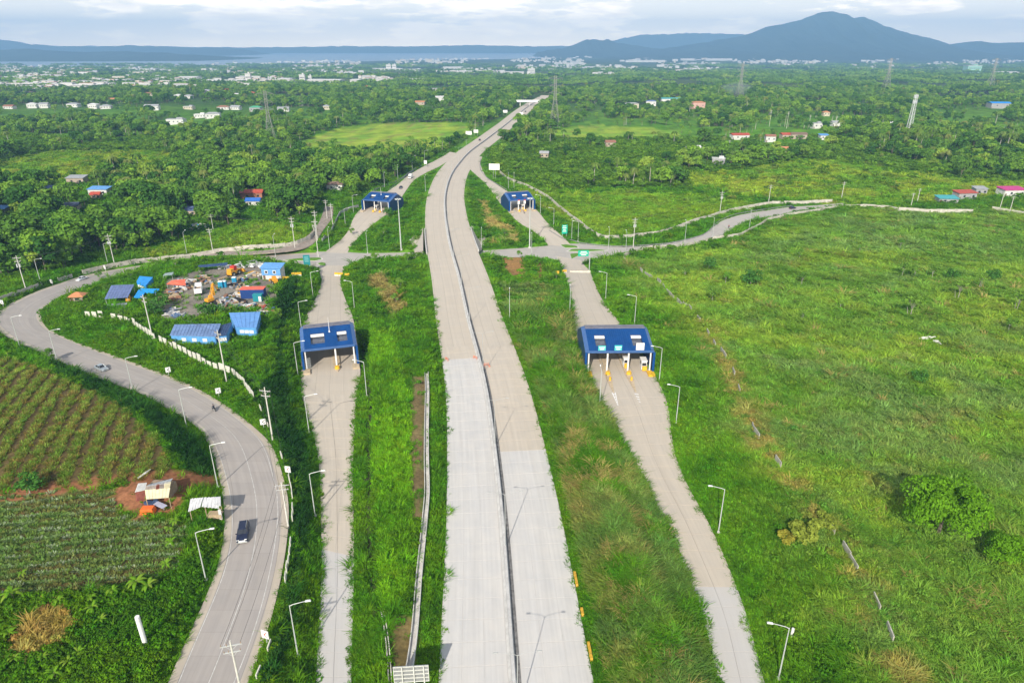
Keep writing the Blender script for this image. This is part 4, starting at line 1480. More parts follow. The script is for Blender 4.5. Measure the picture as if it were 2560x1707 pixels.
# ---------------------------------------------------------------- instanced stuff (geometry nodes): points carry rotation, scale, kind and colour
def stuff(name, pts, rot, scl, idx, col, meshes):
    src = bpy.data.collections.new(name + '_kinds')
    for i, me in enumerate(meshes):
        src.objects.link(bpy.data.objects.new('%s_kind_%02d' % (name, i), me))
    n = len(pts)
    me = bpy.data.meshes.new(name)
    me.vertices.add(n)
    me.vertices.foreach_set('co', np.asarray(pts, np.float32).ravel())
    for an, ty, key, arr in (('rotv', 'FLOAT_VECTOR', 'vector', rot), ('sclv', 'FLOAT_VECTOR', 'vector', scl), ('kind_i', 'INT', 'value', idx), ('col', 'FLOAT_COLOR', 'color', col)):
        a = me.attributes.new(an, ty, 'POINT')
        a.data.foreach_set(key, np.asarray(arr, np.int32 if ty == 'INT' else np.float32).ravel())
    o = link(name, me)
    o['kind'] = 'stuff'
    ng = bpy.data.node_groups.new(name, 'GeometryNodeTree')
    ng.interface.new_socket('Geometry', in_out='INPUT', socket_type='NodeSocketGeometry')
    ng.interface.new_socket('Geometry', in_out='OUTPUT', socket_type='NodeSocketGeometry')
    gi, go = ng.nodes.new('NodeGroupInput'), ng.nodes.new('NodeGroupOutput')
    ip = ng.nodes.new('GeometryNodeInstanceOnPoints')
    ci = ng.nodes.new('GeometryNodeCollectionInfo')
    ci.inputs['Collection'].default_value = src
    ci.inputs['Separate Children'].default_value = True
    ci.inputs['Reset Children'].default_value = True

    def na(an, ty):
        q = ng.nodes.new('GeometryNodeInputNamedAttribute')
        q.data_type = ty
        q.inputs['Name'].default_value = an
        return q.outputs['Attribute']
    ng.links.new(gi.outputs[0], ip.inputs['Points'])
    ng.links.new(ci.outputs[0], ip.inputs['Instance'])
    ip.inputs['Pick Instance'].default_value = True
    ng.links.new(na('kind_i', 'INT'), ip.inputs['Instance Index'])
    ng.links.new(na('rotv', 'FLOAT_VECTOR'), ip.inputs['Rotation'])
    ng.links.new(na('sclv', 'FLOAT_VECTOR'), ip.inputs['Scale'])
    ng.links.new(ip.outputs[0], go.inputs[0])
    md = o.modifiers.new('instances', 'NODES')
    md.node_group = ng
    return o


def scatter(y0, y1, dens, margin=18):
    """jittered points in the part of the ground the camera sees, between two distances."""
    st = 1 / math.sqrt(dens)
    hw = lambda y_: .75 * (y_ * cP + CAMH * sP) + margin
    ys = np.arange(y0, y1, st)
    out = []
    for y_ in ys:
        xs = np.arange(-hw(y_), hw(y_), st)
        out.append(np.column_stack([xs + rng.uniform(-.5, .5, len(xs)) * st, np.full(len(xs), y_) + rng.uniform(-.5, .5, len(xs)) * st]))
    p = np.concatenate(out)
    z = lerp_grid(gz, p[:, 0], p[:, 1])
    a, b, _ = PX(p[:, 0], p[:, 1], z)
    return p[:, 0], p[:, 1], z, a, b


BARE = ['path', 'hutyard', 'yard', 'bareR', 'bareR2', 'drainE', 'drainE2']


def bare(a, b):
    m_ = np.zeros(a.shape, bool)
    for q in BARE:
        m_ |= zone(q, a, b)
    return m_




# ground cover -------------------------------------------------------------
K_GRASS = [tuft_mesh('grass_tuft', 1, 38, .58, .66, .045, .7, M_GRASS), tuft_mesh('grass_tuft', 2, 34, .70, .64, .042, .85, M_GRASS),
           tuft_mesh('tall_grass', 3, 36, 1.45, .62, .05, .95, M_GRASS, .9), tuft_mesh('tall_grass', 4, 32, 1.7, .7, .05, 1.1, M_GRASS, .9),
           tuft_mesh('creeper', 5, 44, .36, .72, .10, .6, M_GRASS), tuft_mesh('crop_leaf', 6, 22, .5, .38, .07, .9, M_GRASS)]
cl, cf_ = crown_geo(77, .9, .55, .55, 6, .45, 110, .17)
K_GRASS.append(to_mesh('scrub', cl, cf_, M_GRASS))

pts, idx, scl, col = [], [], [], []
for (y0, y1, dens, s0) in ((44, 92, 3.4, .84), (92, 140, 2.3, .95), (140, 200, 1.35, 1.15), (200, 290, .62, 1.65), (290, 420, .32, 2.1), (420, 640, .13, 3.0)):
    x, y, z, a, b = scatter(y0, y1, dens)
    d = rd_at(x, y)
    edge = vnoise(x / 2.2, y / 2.2, 31)
    keep = d > .4 - 1.1 * smooth(.45, .95, edge) * (y < 240) + .9 * (y > 240)
    on_curve = (x < -38) & (y < 160)
    keep &= ~(on_curve & (d < .5))
    bz = bare(a, b)
    keep &= ~bz | (rng.random(len(x)) < .05)
    keep &= line_dist(x, y, DRAIN) > .9
    keep &= (line_dist(x, y, DITCH) > .62) | (vnoise(x / 3, y / 3, 9) > .72)
    cu = zone('crop_up', a, b)
    cw = zone('crop_low', a, b)
    keep &= ~((cu & (rng.random(len(x)) > .07)) | (cw & (rng.random(len(x)) > .5)))
    keep &= ~(zone('tanM', a, b) & (rng.random(len(x)) < .45))
    x, y, z, a, b, d, cu, cw = (q[keep] for q in (x, y, z, a, b, d, cu, cw))
    n = len(x)
    fld = zone('fieldR', a, b) & (d > 10)
    hump = (x > mmx(y) + 14) & (d > 2.0) & (y < 230) & ~fld & (x < np.interp(y, rr_[:, 1], rr_[:, 0]))
    tall = smooth(.48, .62, fbm(x / 9 + 40, y / 9, 14))
    u = rng.random(n)
    k_ = np.where(u < .5, 0, 1)
    k_ = np.where((u < .30) & ~fld & ~hump, 4, k_)
    pt = np.where(fld, .04 + .40 * tall, np.where(hump, .6 + .4 * tall, .10 * tall))
    pt = np.where((d < 3) & ~hump, 0.02, pt)
    k_ = np.where(rng.random(n) < pt, np.where(rng.random(n) < .5, 2, 3), k_)
    k_ = np.where((rng.random(n) < .045 + .05 * (fbm(x / 15, y / 15, 55) > .55)) & (d > 2.5), 6, k_)
    k_ = np.where(cu | cw, 5, k_)
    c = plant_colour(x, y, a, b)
    c = c * (0.82 + .36 * rng.random((n, 1))) * (1 + .07 * rng.normal(size=(n, 3)))
    scb = zone('scrubL', a, b) & (d > 1.5) & ~zone('drypatch', a, b)
    k_ = np.where(scb & (rng.random(n) < .5), 6, k_)
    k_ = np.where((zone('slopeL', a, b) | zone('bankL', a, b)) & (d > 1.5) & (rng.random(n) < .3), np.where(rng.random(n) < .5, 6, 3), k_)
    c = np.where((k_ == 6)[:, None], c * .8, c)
    # seed heads of the tall grass go straw-coloured here and there
    straw = ((k_ == 2) | (k_ == 3)) & (fbm(x / 4.5, y / 4.5, 71) > .57) & (rng.random(n) < .6) & (hump | (fld & (rng.random(n) < .3)))
    c = np.where(straw[:, None], C_TAN * rng.uniform(.75, 1.15, (n, 1)), c)
    k_ = np.where(straw & (rng.random(n) < .45), 1, k_)
    s_ = s0 * rng.uniform(.75, 1.3, n)
    pts.append(np.column_stack([x, y, z]))
    idx.append(k_)
    hs = np.where(fld, np.where(y > 200, .6, .8), 1.0) * np.where((d < 2.0), .7, 1)
    hs = hs * (1 - .45 * smooth(240, 500, y))
    scl.append(np.column_stack([s_, s_, s_ * hs * rng.uniform(.8, 1.2, n)]))
    col.append(np.clip(c, .004, 1))
pts, idx, scl, col = (np.concatenate(q) for q in (pts, idx, scl, col))
print('grass', len(pts))
rot = np.column_stack([rng.normal(0, .08, len(pts)), rng.normal(0, .08, len(pts)), rng.uniform(0, 6.28, len(pts))])
stuff('grass', pts, rot, scl, idx, np.concatenate([col, np.ones((len(col), 1))], 1), K_GRASS)

# crop rows ----------------------------------------------------------------
def crop_rows(name, zn, dirv, spacing, step, bounds, z0, cols, size, kind):
    ca, sa = dirv
    P_ = []
    us = np.arange(bounds[0], bounds[1], spacing)
    for i, u in enumerate(us):
        v_ = np.arange(bounds[2], bounds[3], step)
        v_ = v_ + rng.uniform(-.4, .4, len(v_)) * step
        uu = u + (rng.normal(0, .20, len(v_)) if zn == 'crop_low' else rng.uniform(-.8, .8, len(v_))) + .25 * np.sin(v_ / 9 + i)
        P_.append(np.column_stack([uu * -sa + v_ * ca, uu * ca + v_ * sa, np.full(len(v_), i % 3)]))
    P_ = np.concatenate(P_)
    x, y = P_[:, 0], P_[:, 1]
    z = lerp_grid(gz, x, y)
    a, b, _ = PX(x, y, z)
    k_ = zone(zn, a, b) & (rng.random(len(x)) < .45 + .5 * fbm(x / 7, y / 7, 61))
    x, y, z, t_ = x[k_], y[k_], z[k_], P_[k_, 2]
    n = len(x)
    c = np.array(cols)[rng.integers(0, len(cols), n)] * rng.uniform(.7, 1.3, (n, 1))
    s_ = size * rng.uniform(.7, 1.3, n)
    stuff(name, np.column_stack([x, y, z]), np.column_stack([np.zeros(n), np.zeros(n), rng.uniform(0, 6.28, n)]), np.column_stack([s_, s_, s_]),
          np.full(n, kind), np.concatenate([c, np.ones((n, 1))], 1), K_GRASS)


p0, p1 = at(76, 1170), at(161, 1019)
dv = (p1 - p0)[:2] if False else np.array([p1.x - p0.x, p1.y - p0.y])
dv /= np.linalg.norm(dv)
crop_rows('crop_rows_upper', 'crop_up', dv, 2.7, .42, (-200, 300), 0, [(.085, .135, .022), (.11, .15, .03), (.06, .12, .02), (.13, .13, .04)], 1.25, 1) if False else None
cu0 = at(200, 1050)
uc = -cu0.x * dv[1] + cu0.y * dv[0]
vc = cu0.x * dv[0] + cu0.y * dv[1]
crop_rows('crop_rows', 'crop_up', dv, 3.7, .13, (uc - 110, uc + 110, vc - 110, vc + 110)[:2] + (vc - 110, vc + 110), 0,
          [(.19, .31, .04), (.24, .33, .05), (.14, .27, .03), (.27, .26, .06), (.26, .19, .05)], .92, 1)
p0, p1 = at(40, 1390), at(330, 1370)
dv = np.array([p1.x - p0.x, p1.y - p0.y])
dv /= np.linalg.norm(dv)
cu0 = at(200, 1380)
uc = -cu0.x * dv[1] + cu0.y * dv[0]
vc = cu0.x * dv[0] + cu0.y * dv[1]
crop_rows('crop_rows', 'crop_low', dv, 2.3, .30, (uc - 60, uc + 60, vc - 90, vc + 90), 0, [(.19, .30, .08), (.24, .34, .13), (.34, .40, .25), (.15, .27, .05)], 1.0, 5)
# ---------------------------------------------------------------- trees
WOOD_OUT = ['meadowL', 'meadowM', 'meadowR', 'grassR', 'grassW', 'cropM', 'triL', 'triR', 'fieldR', 'yard', 'crop_up', 'crop_low', 'path', 'hutyard']
Z['nearcut'] = [(-2000, 690), (0, 690), (60, 690), (140, 680), (205, 655), (300, 640), (400, 612), (560, 590), (700, 560), (790, 540), (860, 510), (930, 470), (1000, 440), (1060, 405), (1120, 372), (1190, 338), (1255, 300), (1300, 270), (1325, 245), (1350, 245),
                (1345, 280), (1300, 320), (1260, 360), (1225, 390), (1215, 410), (1250, 432), (1330, 480), (1500, 470), (1700, 470), (2080, 480), (2560, 470), (2900, 470), (3500, 1900), (-3000, 1900)]


def wood_mask(x, y, a, b):
    m_ = ~zone('nearcut', a, b)
    for q in WOOD_OUT:
        m_ &= ~zone(q, a, b)
    m_ &= rd_at(x, y) > 9
    for (bx, by, br_) in BUILT:
        m_ &= (x - bx) ** 2 + ((y - by)) ** 2 > br_ ** 2
        # sight line kept open in front of houses
        m_ &= ~((abs(x - bx * (y / by)) < br_ * (1.05 if by < 520 else .85)) & (y < by) & (y > by - (11.5 if by < 520 else (6.5 if by < 1500 else 0)) * by / 86))
    return m_


KB = []          # broadleaf kinds: (crown mesh, trunk mesh, joined mesh)


def joined(name, v, f, m, tb, bark):
    me = bpy.data.meshes.new(name)
    o = len(v)
    me.from_pydata(list(v) + tb.v, [], list(f) + [tuple(i + o for i in q) for q in tb.f])
    me.materials.append(m)
    me.materials.append(bark)
    me.polygons.foreach_set('material_index', [0] * len(f) + [1] * len(tb.f))
    return me


for i, (rx, rz, cz, nl, lb, nf, lf, m) in enumerate([(4.6, 3.4, 5.6, 12, 2.1, 760, .62, M_LEAFD), (3.8, 3.2, 5.6, 9, 1.9, 620, .55, M_LEAF), (5.4, 3.0, 5.4, 14, 2.2, 860, .64, M_LEAF),
                                                   (3.0, 3.6, 6.0, 8, 1.6, 480, .5, M_LEAF), (4.2, 3.0, 5.0, 11, 1.8, 680, .55, M_LEAFD), (2.6, 2.0, 2.7, 7, 1.3, 380, .42, M_LEAF)]):
    v, f = crown_geo(200 + i, rx, rz, cz, nl, lb, nf, lf)
    tb = trunk_mb(300 + i, cz * .8, .22, 5, rx * .6, cz + rz * .4)
    KB.append((to_mesh('crown', v, f, m), tb.mesh('trunk', BARK), joined('tree', v, f, m, tb, BARK)))
KP = []
for i, (h, ln) in enumerate([(9.5, 3.5), (11.5, 3.7), (8.0, 3.4)]):
    v, f = palm_crown(400 + i, 22, ln * .92)
    r_ = random.Random(i)
    lx, ly = r_.uniform(-.8, .8), r_.uniform(-.8, .8)
    v = [(p[0] + lx, p[1] + ly, p[2] + h) for p in v]
    tb = MB().tube([(0, 0, -.4), (lx * .25, ly * .25, h * .5), (lx, ly, h + .1)], [.26, .17, .14], 6)
    KP.append((to_mesh('crown', v, f, M_PALM), tb.mesh('trunk', PALEBARK), joined('palm', v, f, M_PALM, tb, PALEBARK)))

allp = []
for (y0, y1, dens, s0) in ((215, 330, 1 / 30, .98), (330, 480, 1 / 34, 1.0), (480, 760, 1 / 40, .95), (760, 1150, 1 / 52, .9), (1150, 1500, 1 / 60, .95)):
    x, y, z, a, b = scatter(y0, y1, dens, 30)
    k_ = wood_mask(x, y, a, b)
    thin = fbm(x / 45, y / 45, 81)
    k_ &= (thin > .40) | (rng.random(len(x)) < .35)
    k_ &= ~(zone('hillC', a, b) & (rng.random(len(x)) < .75))
    k_ &= ~((fbm(x / 95, y / 140, 87) > .545) & (y > 440) & (rng.random(len(x)) < .9))
    x, y, z, a, b = (q[k_] for q in (x, y, z, a, b))
    allp.append(np.column_stack([x, y, z, a, b, np.full(len(x), s0)]))
allp = np.concatenate(allp)
n = len(allp)
palmy = fbm(allp[:, 0] / 60, allp[:, 1] / 60, 91)
pprob = np.where(palmy > .50, .32, .03) * np.where((allp[:, 1] > 850), .25, 1) * (allp[:, 4] < 515)
is_palm = rng.random(n) < pprob
sizes = allp[:, 5] * rng.uniform(.5, 1.35, n) * (.75 + .65 * fbm(allp[:, 0] / 30, allp[:, 1] / 30, 83)) * np.where((allp[:, 4] > 520) & (allp[:, 3] < 800), 1.22, 1.08)
depth = allp[:, 1] * cP + CAMH * sP
print('trees', n, 'palms', is_palm.sum())
infr = (allp[:, 3] > -40) & (allp[:, 3] < 2600)


LMK = [(620, 500, 'near the red roofed house'), (240, 490, 'near the pale blue roof'), (190, 450, 'near the grey roofed house'), (60, 660, 'at the far left bend'), (270, 620, 'behind the pole with transformers'),
       (480, 560, 'by the white vehicles'), (680, 380, 'below the lattice pylon'), (830, 470, 'behind the far left toll plaza'), (950, 430, 'above the far left ramp'), (200, 400, 'by the left meadow'),
       (900, 360, 'below the middle meadow'), (560, 430, 'where palms stand thickest'), (400, 470, 'in its middle'), (100, 560, 'at its left end'), (690, 560, 'by the roadside wall'),
       (1300, 420, 'beside the white billboard'), (1500, 420, 'above the long curving wall'), (1700, 420, 'beside the right meadow'), (1990, 370, 'below the red roofs'), (2270, 370, 'round the cell tower'),
       (2450, 420, 'at the right picture edge'), (1530, 350, 'by the banana field'), (1386, 310, 'by the far pylon'), (1850, 300, 'behind the red roofs')]
SHAPES = ['broad', 'rounded', 'wide spreading', 'tall narrow', 'dense', 'low bushy']


def tree_label(a, b, palm, ki):
    right = a > 1130
    wh = min((q for q in LMK if (q[0] > 1130) == right), key=lambda q: (q[0] - a) ** 2 + 4 * (q[1] - b) ** 2)[2]
    side = 'right' if right else 'left'
    if palm:
        return 'slender pale trunked coconut palm in the %s wood, %s' % (side, wh), 'palm tree', 'coconut palms in the %s wood %s' % (side, wh)
    return '%s broadleaf tree in the %s wood, %s' % (SHAPES[ki], side, wh), 'tree', '%s trees in the %s wood %s' % (SHAPES[ki], side, wh)


def plant_tree(kind, loc, rz, s, lab, cat, grp, name):
    t = tag(link(name, None, None, loc, rz, s), lab, cat, grp)
    link('crown', kind[0], t)
    link('trunk', kind[1], t)
    return t


done = np.zeros(n, bool)
for palm, lim in ((False, 296), (True, 200)):
    c = np.where((is_palm == palm) & infr)[0]
    c = c[np.argsort((depth / sizes)[c])][:lim]
    for i in c:
        done[i] = True
        x, y, z, a, b, _ = allp[i]
        s = sizes[i] * (1 if not palm else .95)
        ki = rnd.randrange(3) if palm else rnd.choice((0, 4, 0, 4, 0, 1) if (b > 535 and a < 800) else (0, 1, 2, 3, 4, 4, 0, 5))
        lab, cat, grp = tree_label(a, b, palm, ki)
        sc_ = (s, s, s * rnd.uniform(.85, 1.15))
        plant_tree(KP[ki] if palm else KB[ki], (x, y, z), rnd.uniform(0, 6.28), sc_, lab, cat, grp, 'palm_tree' if palm else 'broadleaf_tree')
rest = np.where(~done)[0]
kk = np.where(is_palm[rest], rng.integers(6, 9, len(rest)), rng.choice([0, 1, 2, 3, 4, 4, 5, 5], len(rest)))
ss = sizes[rest]
stuff('wood', allp[rest, :3], np.column_stack([np.zeros(len(rest)), np.zeros(len(rest)), rng.uniform(0, 6.28, len(rest))]),
      np.column_stack([ss, ss, ss * rng.uniform(.85, 1.15, len(rest))]), kk, np.ones((len(rest), 4)), [q[2] for q in KB] + [q[2] for q in KP])

# undergrowth filling the woods
x, y, z, a, b = scatter(215, 700, 1 / 14, 20)
k_ = wood_mask(x, y, a, b) | ((~zone('nearcut', a, b)) & (rd_at(x, y) > 2.5) & (rng.random(len(x)) < .05))
x, y, z = x[k_], y[k_], z[k_]
n = len(x)
s_ = rng.uniform(1.8, 4.2, n) * (.8 + .4 * smooth(300, 600, y))
c = mixv(np.broadcast_to(np.array((.08, .19, .013)), (n, 3)), np.array((.16, .29, .02)), rng.random(n)) * rng.uniform(.7, 1.2, (n, 1))
stuff('undergrowth', np.column_stack([x, y, z]), np.column_stack([np.zeros(n), np.zeros(n), rng.uniform(0, 6.28, n)]), np.column_stack([s_, s_, s_ * .8]), np.full(n, 6),
      np.concatenate([c, np.ones((n, 1))], 1), K_GRASS)

# far woods as canopy patches
patches = []
for i in range(5):
    v, f = far_patch(500 + i, 44, 15, 9, 1.5)
    patches.append(to_mesh('canopy', v, f, M_LEAFD if i % 2 else M_LEAF))
fp = []
for (y0, y1, dens, s0) in ((1450, 2300, 1 / 1300, .9), (2300, 3800, 1 / 2600, 1.15), (3800, 7800, 1 / 9000, 1.6)):
    x, y, z, a, b = scatter(y0, y1, dens, 200)
    f_ = fbm(x / 420, y / 420, 21, 5)
    k_ = (f_ < .53) | (rng.random(len(x)) < .15)
    k_ &= rd_at(x, y) > 40
    k_ &= ~((y > G(900, 158, WZ)[1] * .97) & (a < 1300)) & (y < 5200)
    for q in BUILT:
        k_ &= (x - q[0]) ** 2 + (y - q[1]) ** 2 > (q[2] + 14 * s0) ** 2
    fp.append(np.column_stack([x, y, z, np.full(len(x), s0)])[k_])
fp = np.concatenate(fp)
print('far patches', len(fp))
s_ = fp[:, 3] * rng.uniform(.8, 1.2, len(fp))
stuff('far_woods', fp[:, :3], np.column_stack([np.zeros(len(fp)), np.zeros(len(fp)), rng.uniform(0, 6.28, len(fp))]),
      np.column_stack([s_, s_, np.clip(s_, .8, 1.5)]), rng.integers(0, 5, len(fp)), np.ones((len(fp), 4)), patches)
# ---------------------------------------------------------------- toll plazas
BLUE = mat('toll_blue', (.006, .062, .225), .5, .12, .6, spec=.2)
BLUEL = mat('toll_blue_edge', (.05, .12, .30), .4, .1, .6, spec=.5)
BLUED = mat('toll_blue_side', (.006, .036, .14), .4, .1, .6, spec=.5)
VENT = mat('vent_grey', (.20, .20, .24), .5, .2, 1, metal=.3)
YEL = mat('yellow_paint', (.72, .42, .03), .6, .2, 2)
TANC = mat('island_concrete', (.50, .40, .27), .9, .2, 1)
TEAL = mat('teal_sign', (.08, .52, .50), .5)
TEALD = mat('green_sign', (.01, .42, .27), .5)
WHT = mat('bright_white', (.78, .77, .75), .6, .06, 1)
RED = mat('red_paint', (.55, .04, .03), .5)
BLK = mat('black_rubber', (.02, .02, .02), .8)
STEEL = mat('galvanised_steel', (.52, .54, .52), .45, .1, 3, metal=.3)
DGLASS = mat('skylight_glass', (.10, .11, .14), .2, .2, 1, spec=.6)
REDOR = mat('orange_plastic', (.80, .16, .06), .5)


def toll_plaza(label, px, py, W, D, rz, seps, wins, noses, paint, signs=(), mast=False, booths=(), redcol=False, lattice=False, roof_h=6.6):
    p = at(px, py)
    z0 = float(np.interp(p.y, *(lambda a: (a[:, 1], a[:, 2]))(lr if px < 1100 else rr_))) + .09
    t = thing('toll_plaza', label, 'toll plaza', (p.x, p.y, z0), rz)
    h = roof_h
    prof = [(0, h), (D * .50, h + 2.4), (D * .62, h + 2.4), (D, h - 1.2)]
    ins = 1.0
    xw = W / 2
    for s in (-1, 1):
        low = [(0.0, -.6), (0.0, h - .75)] + [(y, z - .75) for y, z in prof[1:]] + [(D, -.6)]
        a, b = sorted((s * xw, s * (xw - .35)))
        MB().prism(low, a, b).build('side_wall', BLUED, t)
        e = MB()
        pts_o = [(s * (xw + .03), y, z - .72) for y, z in prof]
        pts_i = [(s * (xw - ins), y, z) for y, z in prof]
        for i in range(3):
            q = [pts_o[i], pts_o[i + 1], pts_i[i + 1], pts_i[i]]
            e.add(q, [(0, 1, 2, 3)])
        e.add([pts_o[0], pts_i[0], (s * (xw - ins), .02, h - .72), (s * (xw - .36), .02, h - .72)], [(0, 1, 2, 3)])
        e.build('roof_edge', BLUEL, t)
        MB().box((s * (xw - .18), -.25, h / 2 - .6), (.6, .5, h + .2)).build('corner_pier', BLUE, t)
    # front slope with its window openings
    x0, x1 = -xw + ins, xw - ins
    sl = lambda v_: (v_ * D * .50, h + v_ * 2.4)
    xs_ = sorted({x0, x1} | {q for w_ in wins for q in w_})
    vs_ = [0, .22, .72, 1]
    f = MB()
    for i in range(len(xs_) - 1):
        for j in range(3):
            mid = (xs_[i] + xs_[i + 1]) / 2
            if j == 1 and any(a < mid < b for a, b in wins):
                continue
            (ya, za), (yb, zb_) = sl(vs_[j]), sl(vs_[j + 1])
            f.add([(xs_[i], ya, za), (xs_[i + 1], ya, za), (xs_[i + 1], yb, zb_), (xs_[i], yb, zb_)], [(0, 1, 2, 3)])
    (yr, zr), (yq, zq), (ye, ze) = prof[1], prof[2], prof[3]
    f.add([(x0, yq, zq), (x1, yq, zq), (x1, ye, ze), (x0, ye, ze)], [(0, 1, 2, 3)])
    f.add([(x0, yr, zr - .05), (x1, yr, zr - .05), (x1, yq, zq - .05), (x0, yq, zq - .05)], [(0, 1, 2, 3)])
    f.build('roof', BLUE, t)
    # soffit closes the roof from below
    MB().add([(x0, .1, h - .35), (x1, .1, h - .35), (x1, ye - .1, h - 1.6), (x0, ye - .1, h - 1.6)], [(3, 2, 1, 0)]).build('ceiling', mat('toll_ceiling', (.45, .44, .42), .8), t)
    MB().box((0, -.12, h - .28), (W - 1.0, .22, .62)).build('fascia', BLUEL, t)
    rb = MB()
    x = x0 + .45
    while x < x1:
        (ya, za), (yb, zb_) = sl(0.02), sl(.99)
        if not any(a - .1 < x < b + .1 for a, b in wins):
            rb.add([(x - .04, ya, za), (x + .04, ya, za), (x + .04, yb, zb_), (x - .04, yb, zb_), (x - .04, ya, za + .09), (x + .04, ya, za + .09), (x + .04, yb, zb_ + .09), (x - .04, yb, zb_ + .09)],
                   [(4, 5, 6, 7), (0, 1, 5, 4), (1, 2, 6, 5), (3, 0, 4, 7)])
        x += .62
    rb.build('roof_ribs', BLUE, t)['kind'] = 'stuff'
    for k_ in range(5):
        y = yr + .2 + k_ * (yq - yr) / 5
        MB().box((0, y, zr + .16), (x1 - x0, .34, .26)).build('vent_slat', VENT, t)
    for a, b in wins:
        (ya, za), (yb, zb_) = sl(.22), sl(.72)
        dz = 1.0
        fr = MB()
        fr.add([(a, ya, za), (a, yb, zb_), (a, yb, zb_ - dz), (a, ya, za - dz)], [(0, 1, 2, 3)])
        fr.add([(b, ya, za), (b, yb, zb_), (b, yb, zb_ - dz), (b, ya, za - dz)], [(3, 2, 1, 0)])
        fr.add([(a, ya, za), (b, ya, za), (b, ya, za - dz), (a, ya, za - dz)], [(0, 1, 2, 3)])
        fr.add([(a, yb, zb_), (b, yb, zb_), (b, yb, zb_ - dz), (a, yb, zb_ - dz)], [(3, 2, 1, 0)])
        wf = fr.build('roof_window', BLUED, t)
        MB().add([(a, ya, za - dz * .9), (b, ya, za - dz * .9), (b, yb, zb_ - dz * .9), (a, yb, zb_ - dz * .9)], [(0, 1, 2, 3)]).build('pane', DGLASS, wf)
        MB().box(((a + b) / 2, yb - .75, zb_ - .42), (b - a - .1, 1.1, .5)).build('louvre', WHT, wf)
    for x in (-xw + 1.0, xw - 1.0):
        MB().tube([(x, .3, -.4), (x, .3, h - .5)], .22, 8).build('column', WHT, t)
    for i, x in enumerate(seps):
        nose = noses[i]
        b = MB()
        wi = 1.0
        b.add([(x - wi, -1, .22), (x - wi * .15, -nose, .22), (x + wi * .15, -nose, .22), (x + wi, -1, .22), (x + wi, D - 2, .22), (x - wi, D - 2, .22)] +
              [(x - wi, -1, -.3), (x - wi * .15, -nose, -.3), (x + wi * .15, -nose, -.3), (x + wi, -1, -.3), (x + wi, D - 2, -.3), (x - wi, D - 2, -.3)],
              [(0, 1, 2, 3, 4, 5)] + [(j, 6 + j, 6 + (j + 1) % 6, (j + 1) % 6) for j in range(6)])
        isl = b.build('island', TANC, t)
        MB().tube([(x, .6, .2), (x, .6, h - .5)], .26, 8).build('column', WHT, t)
        MB().tube([(x, -1.4, .2), (x, -1.4, 1.0)], [.75, .6], 10).build('crash_cushion', YEL, t)
        if redcol:
            MB().box((x, .3, h - 1.6), (1.1, .9, 2.0)).build('lane_light', WHT, t)
            MB().box((x, .25, h - .3), (1.2, 1.0, .5)).build('lane_light_cap', RED, t)
        if nose > 5:
            MB().box((x, -nose * .45, .75), (.5, .5, 1.1)).build('bollard', YEL, t)
            for sg in (-1, 1):
                rl = MB()
                rl.bar((x + sg * .85, 1.5, 1.0), (x + sg * .85, D - 4, 1.0), .05)
                for k_ in range(6):
                    yy = 1.5 + k_ * (D - 5.5) / 5
                    rl.bar((x + sg * .85, yy, .2), (x + sg * .85, yy, 1.0), .05)
                rl.build('rail', STEEL, t)
            # painted nose marking on the road
            mk = MB()
            n0, n1 = -nose - .2, -nose - paint
            mk.add([(x - .55, n0, .022), (x - .28, n0, .022), (x + .02, n1, .022), (x - .06, n1, .022)], [(0, 1, 2, 3)][::-1])
            mk.add([(x + .28, n0, .022), (x + .55, n0, .022), (x + .10, n1, .022), (x + .02, n1, .022)], [(0, 1, 2, 3)][::-1])
            for k_ in range(4):
                yy = n0 - (k_ + .4) * paint / 5.2
                ww = .55 * (1 - (k_ + .4) / 5.2)
                mk.add([(x - ww, yy, .026), (x + ww, yy - .5, .026), (x + ww, yy - 1.0, .026), (x - ww, yy - .5, .026)], [(3, 2, 1, 0)])
            mk.build('nose_marking', WHT, t)
    for x, y in booths:
        b = MB().box((x, y, 1.5), (1.5, 2.6, 2.6))
        bo = b.build('booth', WHT, t)
        MB().box((x, y, 2.92), (1.8, 3.0, .22)).build('booth_roof', WHT, bo)
        for dx, dy, sx, sy in ((0, -1.31, 1.2, .04), (-.76, 0, .04, 1.8), (.76, 0, .04, 1.8)):
            MB().box((x + dx, y + dy, 1.9), (sx, sy, .9)).build('window', GLASS, bo)
        MB().box((x, y - 2.0, .9), (1.3, .5, 1.3)).build('yellow_guard', YEL, t)
    for x, v_, wd, hh, m in signs:
        yv, zv = sl(v_)
        s = MB().box((x, yv - .1, zv + hh * .5), (wd, .25, hh)).build('lane_sign', m, t)
        if m == TEAL:
            MB().box((x, yv - .26, zv + hh * .68), (wd * .8, .06, hh * .16)).build('lettering', WHT, s)
            MB().box((x, yv - .26, zv + hh * .28), (wd * .55, .06, hh * .2)).build('arrow', WHT, s)
    if mast:
        yv, zv = sl(.72)
        MB().tube([(mast, yv, zv), (mast, yv, zv + 4.6)], [.10, .04], 6).build('lightning_rod', WHT, t)
        MB().tube([(mast, yv, zv - .05), (mast, yv, zv + .5)], [.28, .12], 8).build('rod_base', WHT, t)
    if lattice:
        lb = MB()
        for k_ in range(6):
            lb.bar((-xw + 1.0, -.6, 1 + k_ * .55), (-xw + 2.2, -.6, 1.5 + k_ * .55), .04)
            lb.bar((-xw + .5, -.6, 1 + k_ * .55), (-xw + 2.4, -.6, 1 + k_ * .55), .03)
        lb.build('ladder_rack', STEEL, t)
    # end islands
    for s in (-1, 1):
        MB().box((s * (xw - .9), -1.4, .25), (1.9, 3.0, .55)).build('end_block', YEL if noses[0] > 5 else TANC, t)
    return t


